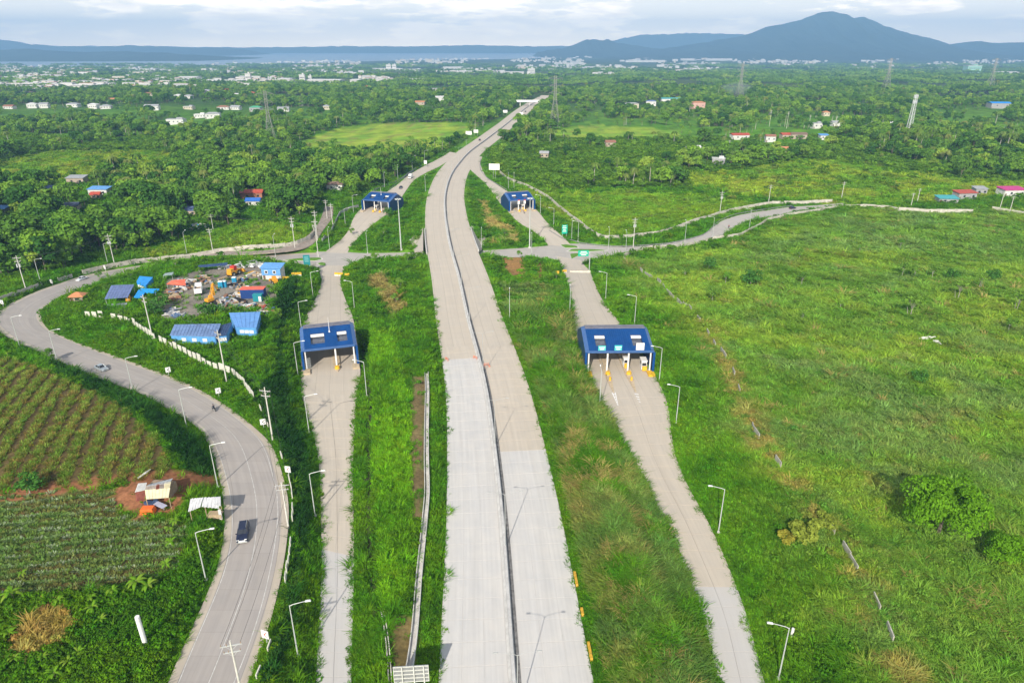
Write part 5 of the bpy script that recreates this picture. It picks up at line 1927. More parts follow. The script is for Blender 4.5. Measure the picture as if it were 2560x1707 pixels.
def road_dir(a, y):
    i = int(np.argmin(abs(a[:, 1] - y)))
    i = min(max(i, 2), len(a) - 3)
    d_ = a[i + 2, :2] - a[i - 2, :2]
    return math.atan2(d_[1], d_[0]) - math.pi / 2


toll_plaza('near left toll plaza with two lanes and two roof openings', 829, 922, 15.6, 20, road_dir(lr, 176) + .06, [1.6], [(-4.9, -1.0), (2.6, 5.4)], [3.2], 0, mast=.6, booths=[], lattice=True)
toll_plaza('near right toll plaza with three lanes and teal lane signs on the eave', 1547, 934, 19.6, 21, road_dir(rr_, 176) * .35, [-3.4, 2.6], [(-6.6, -3.6), (4.0, 7.0)], [12, 12], 7.5,
           signs=[(-5.2, .03, 2.1, 1.4, TEAL), (-.6, .03, 2.1, 1.5, TEAL), (5.6, .04, 2.3, 2.1, WHT)], booths=[(2.6, 4.6), (7.4, 2.6)], roof_h=6.8)
toll_plaza('far left toll plaza below the palm wood', 941, 531, 17.5, 18, -.30, [-1.2, 3.0], [(-5.2, -2.4), (3.6, 5.8)], [3, 3], 0, mast=.4, booths=[(-1.2, 3)])
toll_plaza('far right toll plaza with red topped lane lights', 1305, 529, 15.5, 17, .30, [-2.0, 1.6], [(-4.6, -2.2), (1.6, 4.6)], [3, 3], 0, booths=[(1.6, 4)], redcol=True)

# ---------------------------------------------------------------- lamps, masts, poles
LAMP = mat('lamp_metal', (.52, .55, .51), .45, .06, 2, metal=.15)
LENS = mat('lamp_lens', (.75, .76, .74), .3)


def lamp_proto(h=10.0):
    t = thing('street_lamp', '', 'street lamp')
    MB().tube([(0, 0, -.3), (0, 0, h)], [.125, .07], 8).build('pole', LAMP, t)
    MB().tube([(0, 0, h - .1), (.5, 0, h + .12), (2.3, 0, h + .42)], [.07, .06, .05], 6).build('arm', LAMP, t)
    MB().box((2.65, 0, h + .45), (.85, .32, .14), 0, 0, .8).build('lamp_head', LENS, t)
    MB().box((0, 0, .12), (.5, .5, .35)).build('base', M_CONCL, t)
    return t


LP = lamp_proto()
LPK = tree_of(LP)
first = [True]


def lamp(px, py, arm, label, group, top=None):
    p = at(px, py)
    s = 1.0
    if top:
        s = min(1.35, max(.8, (ztop(p.y, top) - p.z) / 10.3))
    rz = {'R': 0.18, 'L': math.pi - .18, 'N': -math.pi / 2, 'F': math.pi / 2}[arm] if isinstance(arm, str) else arm
    if first[0]:
        first[0] = False
        LP.location, LP.rotation_euler, LP.scale = p, (0, 0, rz), (s, s, s)
        LP['label'], LP['group'] = label, group
        return
    dup(LP, LPK, p, rz, label, (s, s, s), group)


g1 = 'street lamps along the left ramp'
for i, q in enumerate([(745, 1639, 'R'), (788, 1290, 'R'), (773, 1083, 'R'), (745, 938, 'R'), (754, 826, 'R'), (783, 744, 'R')]):
    lamp(*q, 'single arm street lamp on the left verge of the left ramp, %s from nearest' % ORD[i], g1)
for i, q in enumerate([(917, 990, 'L'), (886, 770, 'L')]):
    lamp(*q, 'single arm street lamp between the left ramp and its grass bank, %s from nearest' % ORD[i], g1)
g2 = 'street lamps round the curved road'
for i, q in enumerate([(515, 1450, 'R'), (545, 1218, 'R'), (467, 1069, 'R'), (334, 983, 'R'), (145, 909, 'R'), (51, 872, 'R'), (103, 711, 0), (271, 666, 0)]):
    lamp(*q, 'single arm street lamp on the outer verge of the curved road, %s from nearest' % ORD[i], g2)
g3 = 'street lamps along the right ramp'
for i, q in enumerate([(1946, 1697, 'L'), (1796, 1331, 'L'), (1690, 1057, 'L'), (1648, 952, 'L'), (1586, 812, 'L'), (1514, 746, 'L')]):
    lamp(*q, 'single arm street lamp on the right verge of the right ramp, %s from nearest' % ORD[i], g3)
for i, q in enumerate([(1499, 1016, math.pi / 2), (1424, 788, math.pi / 2), (1274, 799, math.pi / 2)]):
    lamp(*q, 'pale lamp post in the grass between the expressway and the right ramp, %s from nearest' % ORD[i], g3)
g4 = 'street lamps round the far ramps and the local road'
for i, q in enumerate([(864, 569, 'R'), (884, 533, 'R'), (919, 633, 'F'), (824, 623, 'F'), (1064, 481, 'F'), (962, 472, 'F'), (995, 451, 'F'), (1031, 425, 'R'), (1062, 410, 'R'), (689, 642, 'F'), (467, 634, 'F')]):
    lamp(*q, 'slender street lamp by the far left ramp or its local road, %s in order' % ORD[i], g4)
for i, q in enumerate([(1351, 533, 'L'), (1384, 568, 'L'), (1445, 604, 'L'), (1429, 601, 'F'), (1521, 623, 'F'), (1712, 604, 'F'), (1781, 592, 'L'), (1873, 571, 'L'), (1271, 473, 'F'), (1285, 473, 'F'), (1204, 625, 'F'), (1329, 639, 'F'), (1564, 632, 'F')]):
    lamp(*q, 'slender street lamp by the far right ramp or its local road, %s in order' % ORD[i], g4)

MLAMP = mat('median_lamp_metal', (.40, .41, .40), .5, .05, 2)
dl = thing('median_lamp', 'double arm lamp on the expressway median, nearest of its row', 'street lamp', (0, 0, 0), 0, 'double arm lamps on the median')
MB().tube([(0, 0, 0), (0, 0, 11.4)], [.09, .05], 8).build('pole', MLAMP, dl)
for s in (-1, 1):
    MB().tube([(0, 0, 11.3), (s * .5, 0, 11.6), (s * 2.6, 0, 11.95)], [.04, .03, .025], 6).build('arm', MLAMP, dl)
    MB().box((s * 2.9, 0, 11.98), (.7, .2, .10), 0, 0, .8).build('lamp_head', MLAMP, dl)
dk = tree_of(dl)
for i, y in enumerate([66, 101, 136, 175, 213, 251, 290, 330, 370, 412, 455, 500, 548, 596]):
    p_, a_ = med_at(y, -.26)
    if i == 0:
        dl.location, dl.rotation_euler = (p_[0], p_[1], .98), (0, 0, a_ - math.pi / 2)
    else:
        dup(dl, dk, (p_[0], p_[1], .98), a_ - math.pi / 2, 'double arm lamp on the expressway median, %s up from the nearest' % ORD[i - 1] if i > 0 else '')

for px, py, lab in ((1003, 625, 'tall high mast light in the grass left of the bridge'), (1324, 621, 'tall high mast light beside the local road right of the bridge')):
    p = at(px, py)
    h = 25.0
    t = thing('high_mast_light', lab, 'light mast', p)
    MB().tube([(0, 0, -.3), (0, 0, h)], [.34, .14], 10).build('pole', LAMP, t)
    MB().tube([(math.cos(a) * .9, math.sin(a) * .9, h - .4) for a in np.linspace(0, 6.283, 13)], .06, 5).build('ring', LAMP, t)
    for k_ in range(6):
        a = k_ * math.pi / 3
        MB().box((math.cos(a) * 1.15, math.sin(a) * 1.15, h - .5), (.5, .45, .25), a).build('floodlight', LENS, t)
    MB().box((0, 0, .3), (1.2, 1.2, .9)).build('base', M_CONCL, t)

POLE = mat('pole_concrete', (.60, .58, .52), .8, .12, 2)
WOODP = mat('crossarm_steel', (.45, .46, .45), .5, .1, 2)
INS = mat('insulator', (.35, .25, .18), .3)
TRF = mat('transformer_grey', (.50, .52, .53), .5)


def utility_proto():
    t = thing('utility_pole', '', 'utility pole')
    MB().tube([(0, 0, -.4), (0, 0, 12)], [.19, .11], 8).build('pole', POLE, t)
    for z, l_ in ((11.2, 1.35), (10.1, 1.1)):
        ca = MB().box((0, 0, z), (2 * l_, .12, .14)).build('crossarm', WOODP, t)
        for x in (-l_ * .9, -l_ * .4, l_ * .9):
            MB().tube([(x, 0, z + .07), (x, 0, z + .36)], [.07, .045], 6).build('insulator', INS, ca)
        MB().bar((-l_ * .6, .0, z), (0, 0, z - .8), .03).bar((l_ * .6, 0, z), (0, 0, z - .8), .03).build('brace', WOODP, t)
    return t


UP = utility_proto()
UPK = tree_of(UP)
ufirst = [True]
UPOS = []


def upole(px, py, rz, label, group='utility poles with crossarms', top=None, trf=False, base=None):
    p = at(px, py) if base is None else base
    s = 1.0 if top is None else min(1.5, max(.7, (ztop(p.y, top) - p.z) / 12.0))
    if ufirst[0]:
        ufirst[0] = False
        UP.location, UP.rotation_euler, UP.scale = p, (0, 0, rz), (1, 1, s)
        UP['label'], UP['group'] = label, group
        o = UP
    else:
        o = dup(UP, UPK, p, rz, label, (1, 1, s), group)
    if trf:
        for x in (-.45, .45):
            MB().tube([(x, -.35, 8.2), (x, -.35, 9.3)], .26, 8).build('transformer', TRF, o)
    UPOS.append((px, p, s, rz))
    return p, s, rz


x_, y_ = cv[2, 5:7]
row = []
b0 = at(612, 1770)
ud = [(None, None, .25, 'nearest utility pole at the bottom of the curved road'), (721, 1318, .1, 'second utility pole beside the curved road, by the wall'), (682, 1100, -.2, 'third utility pole up the curved road with three stacked crossarms'),
      (567, 956, -.6, 'fourth utility pole on the grass slope below the blue sheds'), (382, 848, -.5, 'fifth utility pole on the slope by the white fence panels')]
tops = [1601, 1205, 968, 825, 736]
for (px, py, rz, lab), tp in zip(ud, tops):
    row.append(upole(px, py, rz, lab, 'utility poles up the curved road', tp, False, b0 if px is None else None))
for q in [(287, 664, .3, 'utility pole with transformers at the wood edge left of the bend', 585, True), (66, 728, .3, 'utility pole with a transformer at the far left bend', 639, True), (738, 624, .1, 'utility pole with a transformer beside the roadside wall', 541, True),
          (796, 643, .1, 'utility pole with crossarms at the mouth of the lane', 529, False), (794, 603, .2, 'utility pole at the lane bend', 526, False), (818, 548, .2, 'utility pole far up the lane beneath trees', 499, False),
          (832, 566, .2, 'utility pole on the grass side of the lane', 508, False), (533, 575, .1, 'utility pole standing in front of the wood by white vehicles', 560 - 0, False), (1583, 618, .1, 'utility pole with transformers beside the right local road', 544, True),
          (1799, 537, .1, 'utility pole behind the right roadside wall by the bend', 478, True), (1921, 509, .1, 'utility pole beside the leafy trees at the end of the right road', 462, False), (2103, 500, .1, 'utility pole where the right road leaves the picture', 454, False),
          (2293, 506, .1, 'utility pole left of the teal roofed hut', 472, False), (2277, 518, .1, 'short utility pole just left of another by the teal hut', 490, False), (2500, 521, .1, 'utility pole in front of the magenta roof', 478, False), (2525, 527, .1, 'short utility pole right of the magenta roof pole', 500, False),
          (533, 634, .1, 'utility pole on the verge above the curved road by the wall', 570, False), (1923, 317, .1, 'utility pole in the right wood left of the cream hut', 275, False), (1966, 322, .1, 'utility pole in the right wood behind the red roofs', 277, False), (2022, 318, .1, 'utility pole in the right wood above the white house', 287, False),
          (2088, 320, .1, 'utility pole beside the low grey roofed house', 290, False), (1822, 375, .1, 'utility pole in front of the long red roof', 350, False), (1934, 370, .1, 'utility pole in front of the small red roof', 345, False), (2208, 318, .1, 'utility pole on the long low pale building', 300, False), (2512, 342, .1, 'lone utility pole in the far right wood', 318, False)]:
    upole(*q[:4], 'utility poles with crossarms', q[4], q[5])
# wires between the poles up the curved road
CAB = mat('cable', (.05, .05, .05), .6)
for (pa, sa, ra), (pb_, sb, rb_) in zip(row[:-1], row[1:]):
    for x in (-1.2, -.5, 1.2):
        a = pa + Vector((x * math.cos(ra), x * math.sin(ra), 11.55 * sa))
        c = pb_ + Vector((x * math.cos(rb_), x * math.sin(rb_), 11.55 * sb))
        pts_ = [a.lerp(c, i / 12) - Vector((0, 0, 1.1 * (1 - (2 * i / 12 - 1) ** 2))) for i in range(13)]
        tag(MB().tube(pts_, .022, 4).build('cable', CAB), 'thin dark power cable strung between the poles up the curved road', 'cable', 'power cables along the curved road')

# ---------------------------------------------------------------- pylons and the cell tower
PYL = mat('pylon_steel', (.36, .35, .33), .6, .1, 1, metal=.3)


def pylon(px, py, top, label, wb=.16, m=PYL):
    p = at(px, py)
    h = ztop(p.y, top) - p.z
    dep = p.y * cP
    t_ = max(.10, .28 / FPX * dep)        # member thickness
    t = thing('transmission_tower', label, 'pylon', p, R(8))
    w = lambda z: max(h * .022, h * (wb / 2) * (1 - z / h * 1.25) if z < h * .62 else h * .022)
    lv = [0, .13, .25, .36, .46, .55, .63, .72, .81, .9, 1.0]
    for sx, sy in ((-1, -1), (1, -1), (1, 1), (-1, 1)):
        b = MB()
        for a, c in zip(lv[:-1], lv[1:]):
            b.bar((sx * w(a * h), sy * w(a * h), a * h), (sx * w(c * h), sy * w(c * h), c * h), t_)
        b.build('leg', m, t)
    b = MB()
    for a, c in zip(lv[:-1], lv[1:]):
        wa, wc = w(a * h), w(c * h)
        for s in (-1, 1):
            b.bar((-wa, s * wa, a * h), (wc, s * wc, c * h), t_ * .6).bar((wa, s * wa, a * h), (-wc, s * wc, c * h), t_ * .6)
            b.bar((s * wa, -wa, a * h), (s * wc, wc, c * h), t_ * .6).bar((s * wa, wa, a * h), (s * wc, -wc, c * h), t_ * .6)
            b.bar((-wc, s * wc, c * h), (wc, s * wc, c * h), t_ * .6)
    b.build('bracing', m, t)
    for zf, l_ in ((.66, .13), (.80, .11), (.94, .15)):
        z = zf * h
        b = MB()
        for s in (-1, 1):
            for q in (-1, 1):
                b.bar((s * w(z), q * w(z), z), (s * h * l_, 0, z + h * .015), t_ * .7)
                b.bar((s * w(z), q * w(z), z + h * .045), (s * h * l_, 0, z + h * .015), t_ * .7)
            b.bar((s * h * l_, 0, z + h * .015), (s * h * l_, 0, z - h * .035), t_ * .9)
        b.build('crossarm', m, t)
    return t


for q in [(680, 366, 228, 'steel lattice pylon in the left wood', .19), (1386, 318, 190, 'steel lattice pylon beside the far expressway', .19), (1846, 256, 159, 'steel lattice pylon on the right with smoke at its foot', .22), (2212, 234, 146, 'steel lattice pylon behind the cell tower', .22),
          (2472, 228, 146, 'steel lattice pylon nearest the right edge', .22)]:
    pylon(*q)
p = at(2267, 348)
h = ztop(p.y, 236) - p.z
t = thing('cell_tower', 'white lattice cell tower with antenna boxes at its top', 'cell tower', p, R(12))
CELL = mat('cell_tower_white', (.62, .64, .64), .5, .05, 1)
w = lambda z: 1.9 - 1.0 * z / h
for sx, sy in ((-1, -1), (1, -1), (1, 1), (-1, 1)):
    MB().bar((sx * w(0), sy * w(0), 0), (sx * w(h), sy * w(h), h), .17).build('leg', CELL, t)
b = MB()
for i in range(12):
    a, c = h * i / 12, h * (i + 1) / 12
    for s in (-1, 1):
        b.bar((-w(a), s * w(a), a), (w(c), s * w(c), c), .09).bar((s * w(a), -w(a), a), (s * w(c), w(c), c), .09).bar((-w(c), s * w(c), c), (w(c), s * w(c), c), .09)
b.build('bracing', CELL, t)
for z in (.83, .95):
    for k_ in range(4):
        a = k_ * math.pi / 2 + .4
        MB().box((math.cos(a) * 1.7, math.sin(a) * 1.7, z * h), (.5, .7, 2.6), a).build('antenna', CELL, t)
    MB().tube([(math.cos(a) * 1.4, math.sin(a) * 1.4, z * h - 1.2) for a in np.linspace(0, 6.283, 11)], .09, 5).build('platform', CELL, t)

for chain, wh in (([66, 287, 533, 738, 796], 'along the wood side of the left local road'), ([1583, 1799, 1921, 2103], 'along the right local road')):
    qs = [next(u for u in UPOS if u[0] == c_ and (c_ != 533 or u[1].y < 360)) for c_ in chain]
    for u, v_ in zip(qs[:-1], qs[1:]):
        for x in (-1.2, 0, 1.2):
            a = u[1] + Vector((x * math.cos(u[3]), x * math.sin(u[3]), 11.5 * u[2]))
            c = v_[1] + Vector((x * math.cos(v_[3]), x * math.sin(v_[3]), 11.5 * v_[2]))
            pts_ = [a.lerp(c, i / 10) - Vector((0, 0, 1.6 * (1 - (2 * i / 10 - 1) ** 2))) for i in range(11)]
            tag(MB().tube(pts_, .03, 4).build('cable', CAB), 'thin dark power cable strung ' + wh, 'cable', 'power cables ' + wh)
# ---------------------------------------------------------------- walls, fences, guardrails
WALLM = mat('wall_concrete', (.50, .465, .40), .9, .22, .5)
WALLG = mat('wall_grey', (.36, .36, .35), .9, .2, .5)


def wall(name, label, cat, pts, h, panel, m, miss=0.0, th=.18, posts=True, wfrac=1.0, sink=.5, pname='panel', hv=.06):
    P_ = line_at(pts)
    t = thing(name, label, cat, (0, 0, 0))
    P2 = np.array(P_)
    s = np.concatenate([[0], np.cumsum(np.hypot(*np.diff(P2, axis=0).T))])
    n = max(1, int(s[-1] / panel))
    meshes = {}
    for i in range(n):
        a, c = s[-1] * i / n, s[-1] * (i + 1) / n
        pa = np.array([np.interp(a, s, P2[:, 0]), np.interp(a, s, P2[:, 1])])
        pc = np.array([np.interp(c, s, P2[:, 0]), np.interp(c, s, P2[:, 1])])
        if rnd.random() < miss:
            continue
        l_ = np.hypot(*(pc - pa))
        key = round(l_ * wfrac, 1)
        if key not in meshes:
            meshes[key] = MB().box((0, 0, (h - sink) / 2), (key, th, h + sink)).mesh(pname, m)
            if posts:
                pass
        mid = (pa + pc) / 2
        z = H1(*mid)
        rz = math.atan2(pc[1] - pa[1], pc[0] - pa[0])
        link(pname, meshes[key], t, (mid[0], mid[1], z), rz, (1, 1, 1 + rnd.uniform(-hv, hv)))
        if posts:
            if 'post' not in meshes:
                meshes['post'] = MB().box((0, 0, (h - sink) / 2 + .06), (.28, th + .12, h + sink + .12)).mesh('post', m)
            link('post', meshes['post'], t, (pa[0], pa[1], H1(*pa)), rz)
    return t


wall('roadside_wall', 'long pale concrete wall along the wood side of the left local road', 'wall',
     [(208, 686), (270, 671), (340, 658), (420, 650), (488, 643), (565, 629), (640, 623), (700, 620), (740, 613), (775, 599), (787, 585), (781, 570)], 2.0, 3.2, WALLM)
wall('roadside_wall', 'broken low pale wall pieces at the far left bend', 'wall', [(-30, 760), (0, 753), (36, 740), (100, 716), (118, 707), (146, 703), (182, 694)], 1.5, 3.4, WALLM, miss=.35)
wall('lane_wall', 'pale wall on the grass side of the lane by the far left toll plaza', 'wall', [(806, 606), (828, 584), (838, 561), (850, 537), (870, 527), (897, 519)], 2.0, 3.2, WALLG)
wall('roadside_wall', 'long pale wall curving below the meadow right of the far right toll plaza', 'wall',
     [(1250, 434), (1269, 450), (1317, 468), (1343, 481), (1370, 497), (1403, 525), (1430, 547), (1465, 574), (1489, 590), (1510, 598), (1537, 598), (1590, 593), (1644, 587), (1701, 570), (1739, 555), (1790, 540), (1837, 527), (1899, 516), (1931, 511), (2003, 511), (2080, 506)], 2.0, 3.4, WALLM)
wall('roadside_wall', 'long pale wall between the right local road and the wide grass field', 'wall',
     [(1566, 660), (1556, 645), (1602, 628), (1626, 622), (1695, 619), (1733, 613), (1766, 604), (1805, 597), (1850, 591), (1890, 571), (1920, 552), (1979, 539), (2039, 530), (2098, 519), (2158, 518), (2217, 521), (2244, 527)], 1.7, 3.4, WALLM)
wall('field_wall', 'straight pale wall at the far side of the wide grass field', 'wall', [(2246, 528), (2306, 532), (2431, 533)], 2.2, 3.2, WALLM)
wall('field_wall', 'pale wall piece at the right edge behind the grass field', 'wall', [(2480, 525), (2560, 538), (2640, 545)], 2.0, 3.2, WALLM)
wall('slope_wall', 'overgrown broken grey wall along the crest of the slope above the right ramp', 'wall',
     [(1600, 678), (1640, 702), (1672, 738), (1702, 763), (1755, 810), (1815, 900), (1838, 950), (1885, 1085), (1952, 1175), (2045, 1275), (2076, 1325), (2112, 1375), (2176, 1478), (2226, 1600), (2252, 1695)], 1.5, 3.0, mat('wall_mossy', (.40, .38, .32), .95, .3, .7), miss=.55, hv=.25, posts=False)
wall('panel_fence', 'white panel fence with gaps along the slope below the equipment yard', 'fence',
     [(196, 792), (220, 794), (253, 796), (280, 801), (315, 806), (336, 815), (357, 829), (384, 848), (408, 861), (440, 874), (476, 893), (518, 915), (551, 927), (577, 934), (595, 946), (613, 968), (628, 990), (637, 1003)], 2.2, 2.6, mat('fence_white', (.60, .585, .50), .8, .12, 1), miss=.10, wfrac=.68, posts=False, hv=.25)
wall('verge_wall', 'low overgrown wall pieces between the curved road and the dark slope', 'wall',
     [(649, 1020), (664, 1052), (680, 1092), (700, 1134), (712, 1165), (720, 1190), (730, 1230), (733, 1275), (730, 1330), (722, 1400), (712, 1475), (692, 1570), (662, 1655), (640, 1707)], 1.3, 2.4, mat('fence_white', (.72, .70, .60), .8, .12, 1), miss=.62, wfrac=.7, posts=False, hv=.35)
wall('chain_fence', 'grey mesh fence beside the far left ramp below the palm wood', 'fence', [(935, 480), (980, 462), (1010, 447), (1040, 425)], 1.8, 3.0, mat('mesh_grey', (.22, .25, .24), .8), th=.06)


def guardrail(label, pts, h=.75):
    P_ = line_at(pts)
    t = thing('guardrail', label, 'guardrail')
    P2 = resample([(*q, 0) for q in P_], 4.0)[:, :2]
    b = MB()
    zs = [H1(*q) for q in P2]
    mpost = MB().box((0, 0, .2), (.12, .12, 1.3)).mesh('post', STEEL)
    for i in range(len(P2) - 1):
        for dz in (.05, -.12):
            b.bar((*P2[i], zs[i] + h + dz), (*P2[i + 1], zs[i + 1] + h + dz), .10)
    b.build('rail', mat('rail_weathered', (.22, .22, .22), .6, .2, 1), t)
    for q, z in zip(P2, zs):
        link('post', mpost, t, (q[0], q[1], z))


guardrail('grey guardrail along the outer bend of the right local road', [(1372, 578), (1412, 601), (1448, 609.5), (1507, 616.5), (1567, 618.5), (1656, 612.5), (1715, 602), (1760, 588), (1784, 567), (1805, 551), (1850, 536), (1920, 525), (1979, 517)])
guardrail('grey guardrail on the left edge of the far left ramp', [(975, 474), (999, 455), (1023, 435), (1065, 411), (1098, 394), (1124, 378)])
guardrail('grey guardrail on the right edge of the far right ramp', [(1201, 398), (1201, 425), (1217, 446), (1240, 461), (1266, 476)])
guardrail('dark guardrail on the right edge of the far expressway', [(1215, 396), (1240, 365), (1262, 338), (1290, 312)])

# ---------------------------------------------------------------- signs
def board(name, label, px, py, w_, h, z0, rz, face, posts=(-.35, .35), back=None, cat='sign', group=None, pm_=None):
    p = at(px, py)
    t = thing(name, label, cat, p, rz, group)
    MB().box((0, 0, z0 + h / 2), (w_, .12, h)).build('board', face, t)
    for x in posts:
        MB().tube([(x * w_, .12, -.3), (x * w_, .12, z0 + h * .9)], .09, 6).build('post', pm_ or STEEL, t)
    return t


for i, (px, py, rz) in enumerate([(667, 1603, -.35), (722, 1186, -.2), (660, 1066, .3), (548, 987, .5), (423, 934, .6), (264, 673, -.5), (131, 709, -.4), (8, 762, -.2)]):
    lab = 'white chevron sign %s of the curved road, %s from nearest' % ('on the inner verge' if i < 5 else 'on the wood side', ORD[i if i < 5 else i - 5])
    t = board('chevron_sign', lab, px, py + 6, 1.25, 1.45, 1.2, rz, WHT, (0,), group='chevron signs round the curved road')
    m = RED if i in (0, 1) else BLK
    c = MB()
    for s in (-1, 1):
        c.add([(.28, -.075, 1.93 + s * .48), (-.24, -.075, 1.93), (-.02, -.075, 1.93), (.46, -.075, 1.93 + s * .48)], [(0, 1, 2, 3) if s > 0 else (3, 2, 1, 0)])
    c.build('chevron', m, t)

t = board('direction_sign', 'teal direction sign on posts on the verge right of the far right toll plaza', 1411, 594, 2.9, 4.6, 2.0, .15, TEALD)
for k_, (ww, z) in enumerate([(1.7, 6.0), (2.1, 5.1), (1.4, 4.2), (1.9, 3.3)]):
    MB().box((-.1, -.09, z), (ww, .05, .36)).build('lettering', WHT, t)
p = at(1473, 677)
t = thing('cantilever_sign', 'teal direction sign hung from a curved post over the right ramp mouth', 'sign', p, .05)
MB().tube([(0, 0, -.3), (0, 0, 8.6)], [.22, .17], 8).build('post', STEEL, t)
MB().tube([(0, 0, 8.2), (-5.2, 0, 8.5)], .13, 6).build('arm', STEEL, t)
MB().box((-2.9, -.12, 8.0), (4.6, .14, 2.6)).build('board', TEALD, t)
for ww, z in ((2.6, 8.7), (3.4, 8.0), (2.2, 7.3)):
    MB().box((-2.8, -.22, z), (ww, .05, .34)).build('lettering', WHT, t)
t = board('direction_sign', 'dark teal sign at the left junction island', 769, 671, 2.8, 4.6, 1.4, .1, mat('teal_dark', (.02, .22, .24), .5), (-.3, .3))
for z in (5.0, 4.1, 3.2):
    MB().box((0, -.09, z), (1.7, .05, .3)).build('lettering', mat('pale_teal', (.25, .5, .5), .6), t)
t = board('billboard', 'blank white billboard on posts at the wood edge right of the expressway', 1236, 452, 7.5, 4.2, 7.5, -.1, WHT, (-.1, .1), cat='billboard')
for px, py, w_, h, z0, lab in [(1172, 345, 6, 3.4, 3, 'first white board sign on the left verge of the far expressway'), (1190, 340, 4.5, 3, 3, 'second smaller white board sign on the left verge of the far expressway'), (1263, 290, 6, 3.5, 4, 'white board sign nearest the far overpass on the left'),
                               (1303, 292, 5, 3.5, 2, 'white board sign on the right verge of the far expressway'), (1064, 418, 2.2, 2.6, 2.4, 'white sign on a post beside the far left ramp fence')]:
    board('road_sign', lab, px, py, w_, h, z0, 0, WHT)
# the back of the big direction sign at the bottom of the picture
tb_y = 66.0
x0, x1 = G(984, 1690, 4.6)[0], G(1073, 1690, 4.6)[0]
pc = G(1028, 1684, 4.8)
t = thing('sign_back', 'back of a big grey road sign with pale ribs beside the expressway', 'sign', (pc[0], pc[1], H1(*pc)), .07)
zt = 6.3 - H1(*pc)
bw = (x1 - x0) * .99
MB().box((0, .09, zt - 1.5), (bw, .08, 3.0)).build('board', mat('sign_back_grey', (.30, .31, .31), .5, .1, 2, metal=.3), t)
for k_ in range(5):
    MB().box((0, -.03, zt - .05 - k_ * .725), (bw, .10, .13)).build('rib', mat('sign_rib', (.60, .60, .55), .5, .1, 2), t)
for x in (-.49, -.25, .08, .36, .49):
    if abs(x) < .45:
        MB().box((x * bw, -.14, (zt - .0) / 2 - .2), (.16, .12, zt + .5)).build('post', mat('sign_rib', (.60, .60, .55), .5, .1, 2), t)
    else:
        MB().box((x * bw, -.02, zt - 1.5), (.08, .09, 3.0)).build('edge_strip', mat('sign_rib', (.60, .60, .55), .5, .1, 2), t)

# pale parapets, kerbs and painted blocks
YK = mat('kerb_yellow', (.62, .36, .04), .7, .25, 2)
for i, (px, py, L_) in enumerate([(1434, 1457, 3.6), (1445, 1540, 1.8), (1461, 1640, 3.6)]):
    p = at(px, py)
    p_, a_ = med_at(p.y, 11.7)
    t = thing('kerb_block', 'low yellow painted kerb block on the right edge of the expressway, %s from the top' % ORD[i], 'kerb', (p_[0], p_[1], 0), a_ - math.pi / 2, 'yellow kerb blocks')
    MB().prism([(-L_ / 2, 0), (L_ / 2, 0), (L_ / 2 - .2, .55), (-L_ / 2 + .2, .55)], -.2, .2).build('block', YK, t)
    for k_ in range(2):
        MB().tube([(-.21, (k_ - .5) * L_ * .5, .28), (-.235, (k_ - .5) * L_ * .5, .28)], .16, 10).build('reflector', YEL, t)
for px, py, w_, lab in [(707, 700, 6, 'yellow water filled barrier lying left of the left ramp mouth'), (742, 690, 5.2, 'yellow topped white barrier at the left edge of the left ramp mouth'), (848, 690, 4.2, 'yellow topped white barrier at the right edge of the left ramp mouth'),
                        (868, 692, 3.0, 'small yellow barrier in the grass right of the left ramp mouth'), (1392, 686, 3.6, 'small yellow barrier at the left edge of the right ramp mouth'), (1411, 683, 3.2, 'white and yellow barrier stub at the left edge of the right ramp mouth')]:
    p = at(px, py)
    t = thing('water_barrier', lab, 'barrier', p, rnd.uniform(-.2, .2))
    n = max(1, int(w_ / 1.9))
    for k_ in range(n):
        x = (k_ - (n - 1) / 2) * 2.0
        MB().prism([(-.45, 0), (.45, 0), (.25, .55), (.18, 1.5), (-.18, 1.5), (-.25, .55)], x - .95, x + .95).build('unit', YEL, t)
        if 'white' in lab:
            MB().box((x, -.36, .35), (1.8, .3, .6)).build('white_base', WHT, t)
p = at(1450, 683)
t = thing('concrete_barrier', 'long white concrete barrier across the mouth of the right ramp', 'barrier', p, 0)
for k_ in range(3):
    MB().prism([(-.35, 0), (.35, 0), (.2, .4), (.14, 1.1), (-.14, 1.1), (-.2, .4)], -4.4 + k_ * 3.0, -4.4 + k_ * 3 + 2.94).build('unit', mat('lime_concrete', (.58, .55, .46), .9, .2, 1), t)
ORN = mat('faded_orange', (.66, .25, .16), .6, .15, 3)
for px, py, lab in [(1117, 903, 'fallen orange plastic barrier at the left side of the concrete seam'), (1188, 899, 'orange plastic barrier beside the median at the concrete seam'), (1216, 917, 'orange plastic barrier standing right of the median')]:
    p = at(px, py)
    t = thing('plastic_barrier', lab, 'barrier', (p.x, p.y, .08), rnd.uniform(0, 3))
    MB().box((0, 0, .9), (1.5, .06, .16)).box((0, 0, .5), (1.5, .06, .16)).build('rail', ORN, t)
    for s in (-1, 1):
        MB().bar((s * .65, -.3, 0), (s * .65, 0, 1.1), .05).bar((s * .65, .3, 0), (s * .65, 0, 1.1), .05).build('leg', ORN, t)
    MB().tube([(.9, -.5, 0), (.9, -.5, .75)], [.2, .03], 8).build('cone', ORN, t)
p = at(366, 1617)
t = tag(MB().tube([(0, 0, -.3), (-.1, 0, 6.0), (-.1, 0, 6.05)], [.34, .34, .30], 14).build('white_post', WHT), 'thick white pipe post standing alone in the scrub at lower left', 'post')
t.location = p
tag(MB().tube([(0, 0, 0), (0, 0, 1.6)], .22, 8).build('marker_post', WHT), 'short white marker post in the grass beside the nearest right ramp lamp', 'post').location = at(1979, 1590)

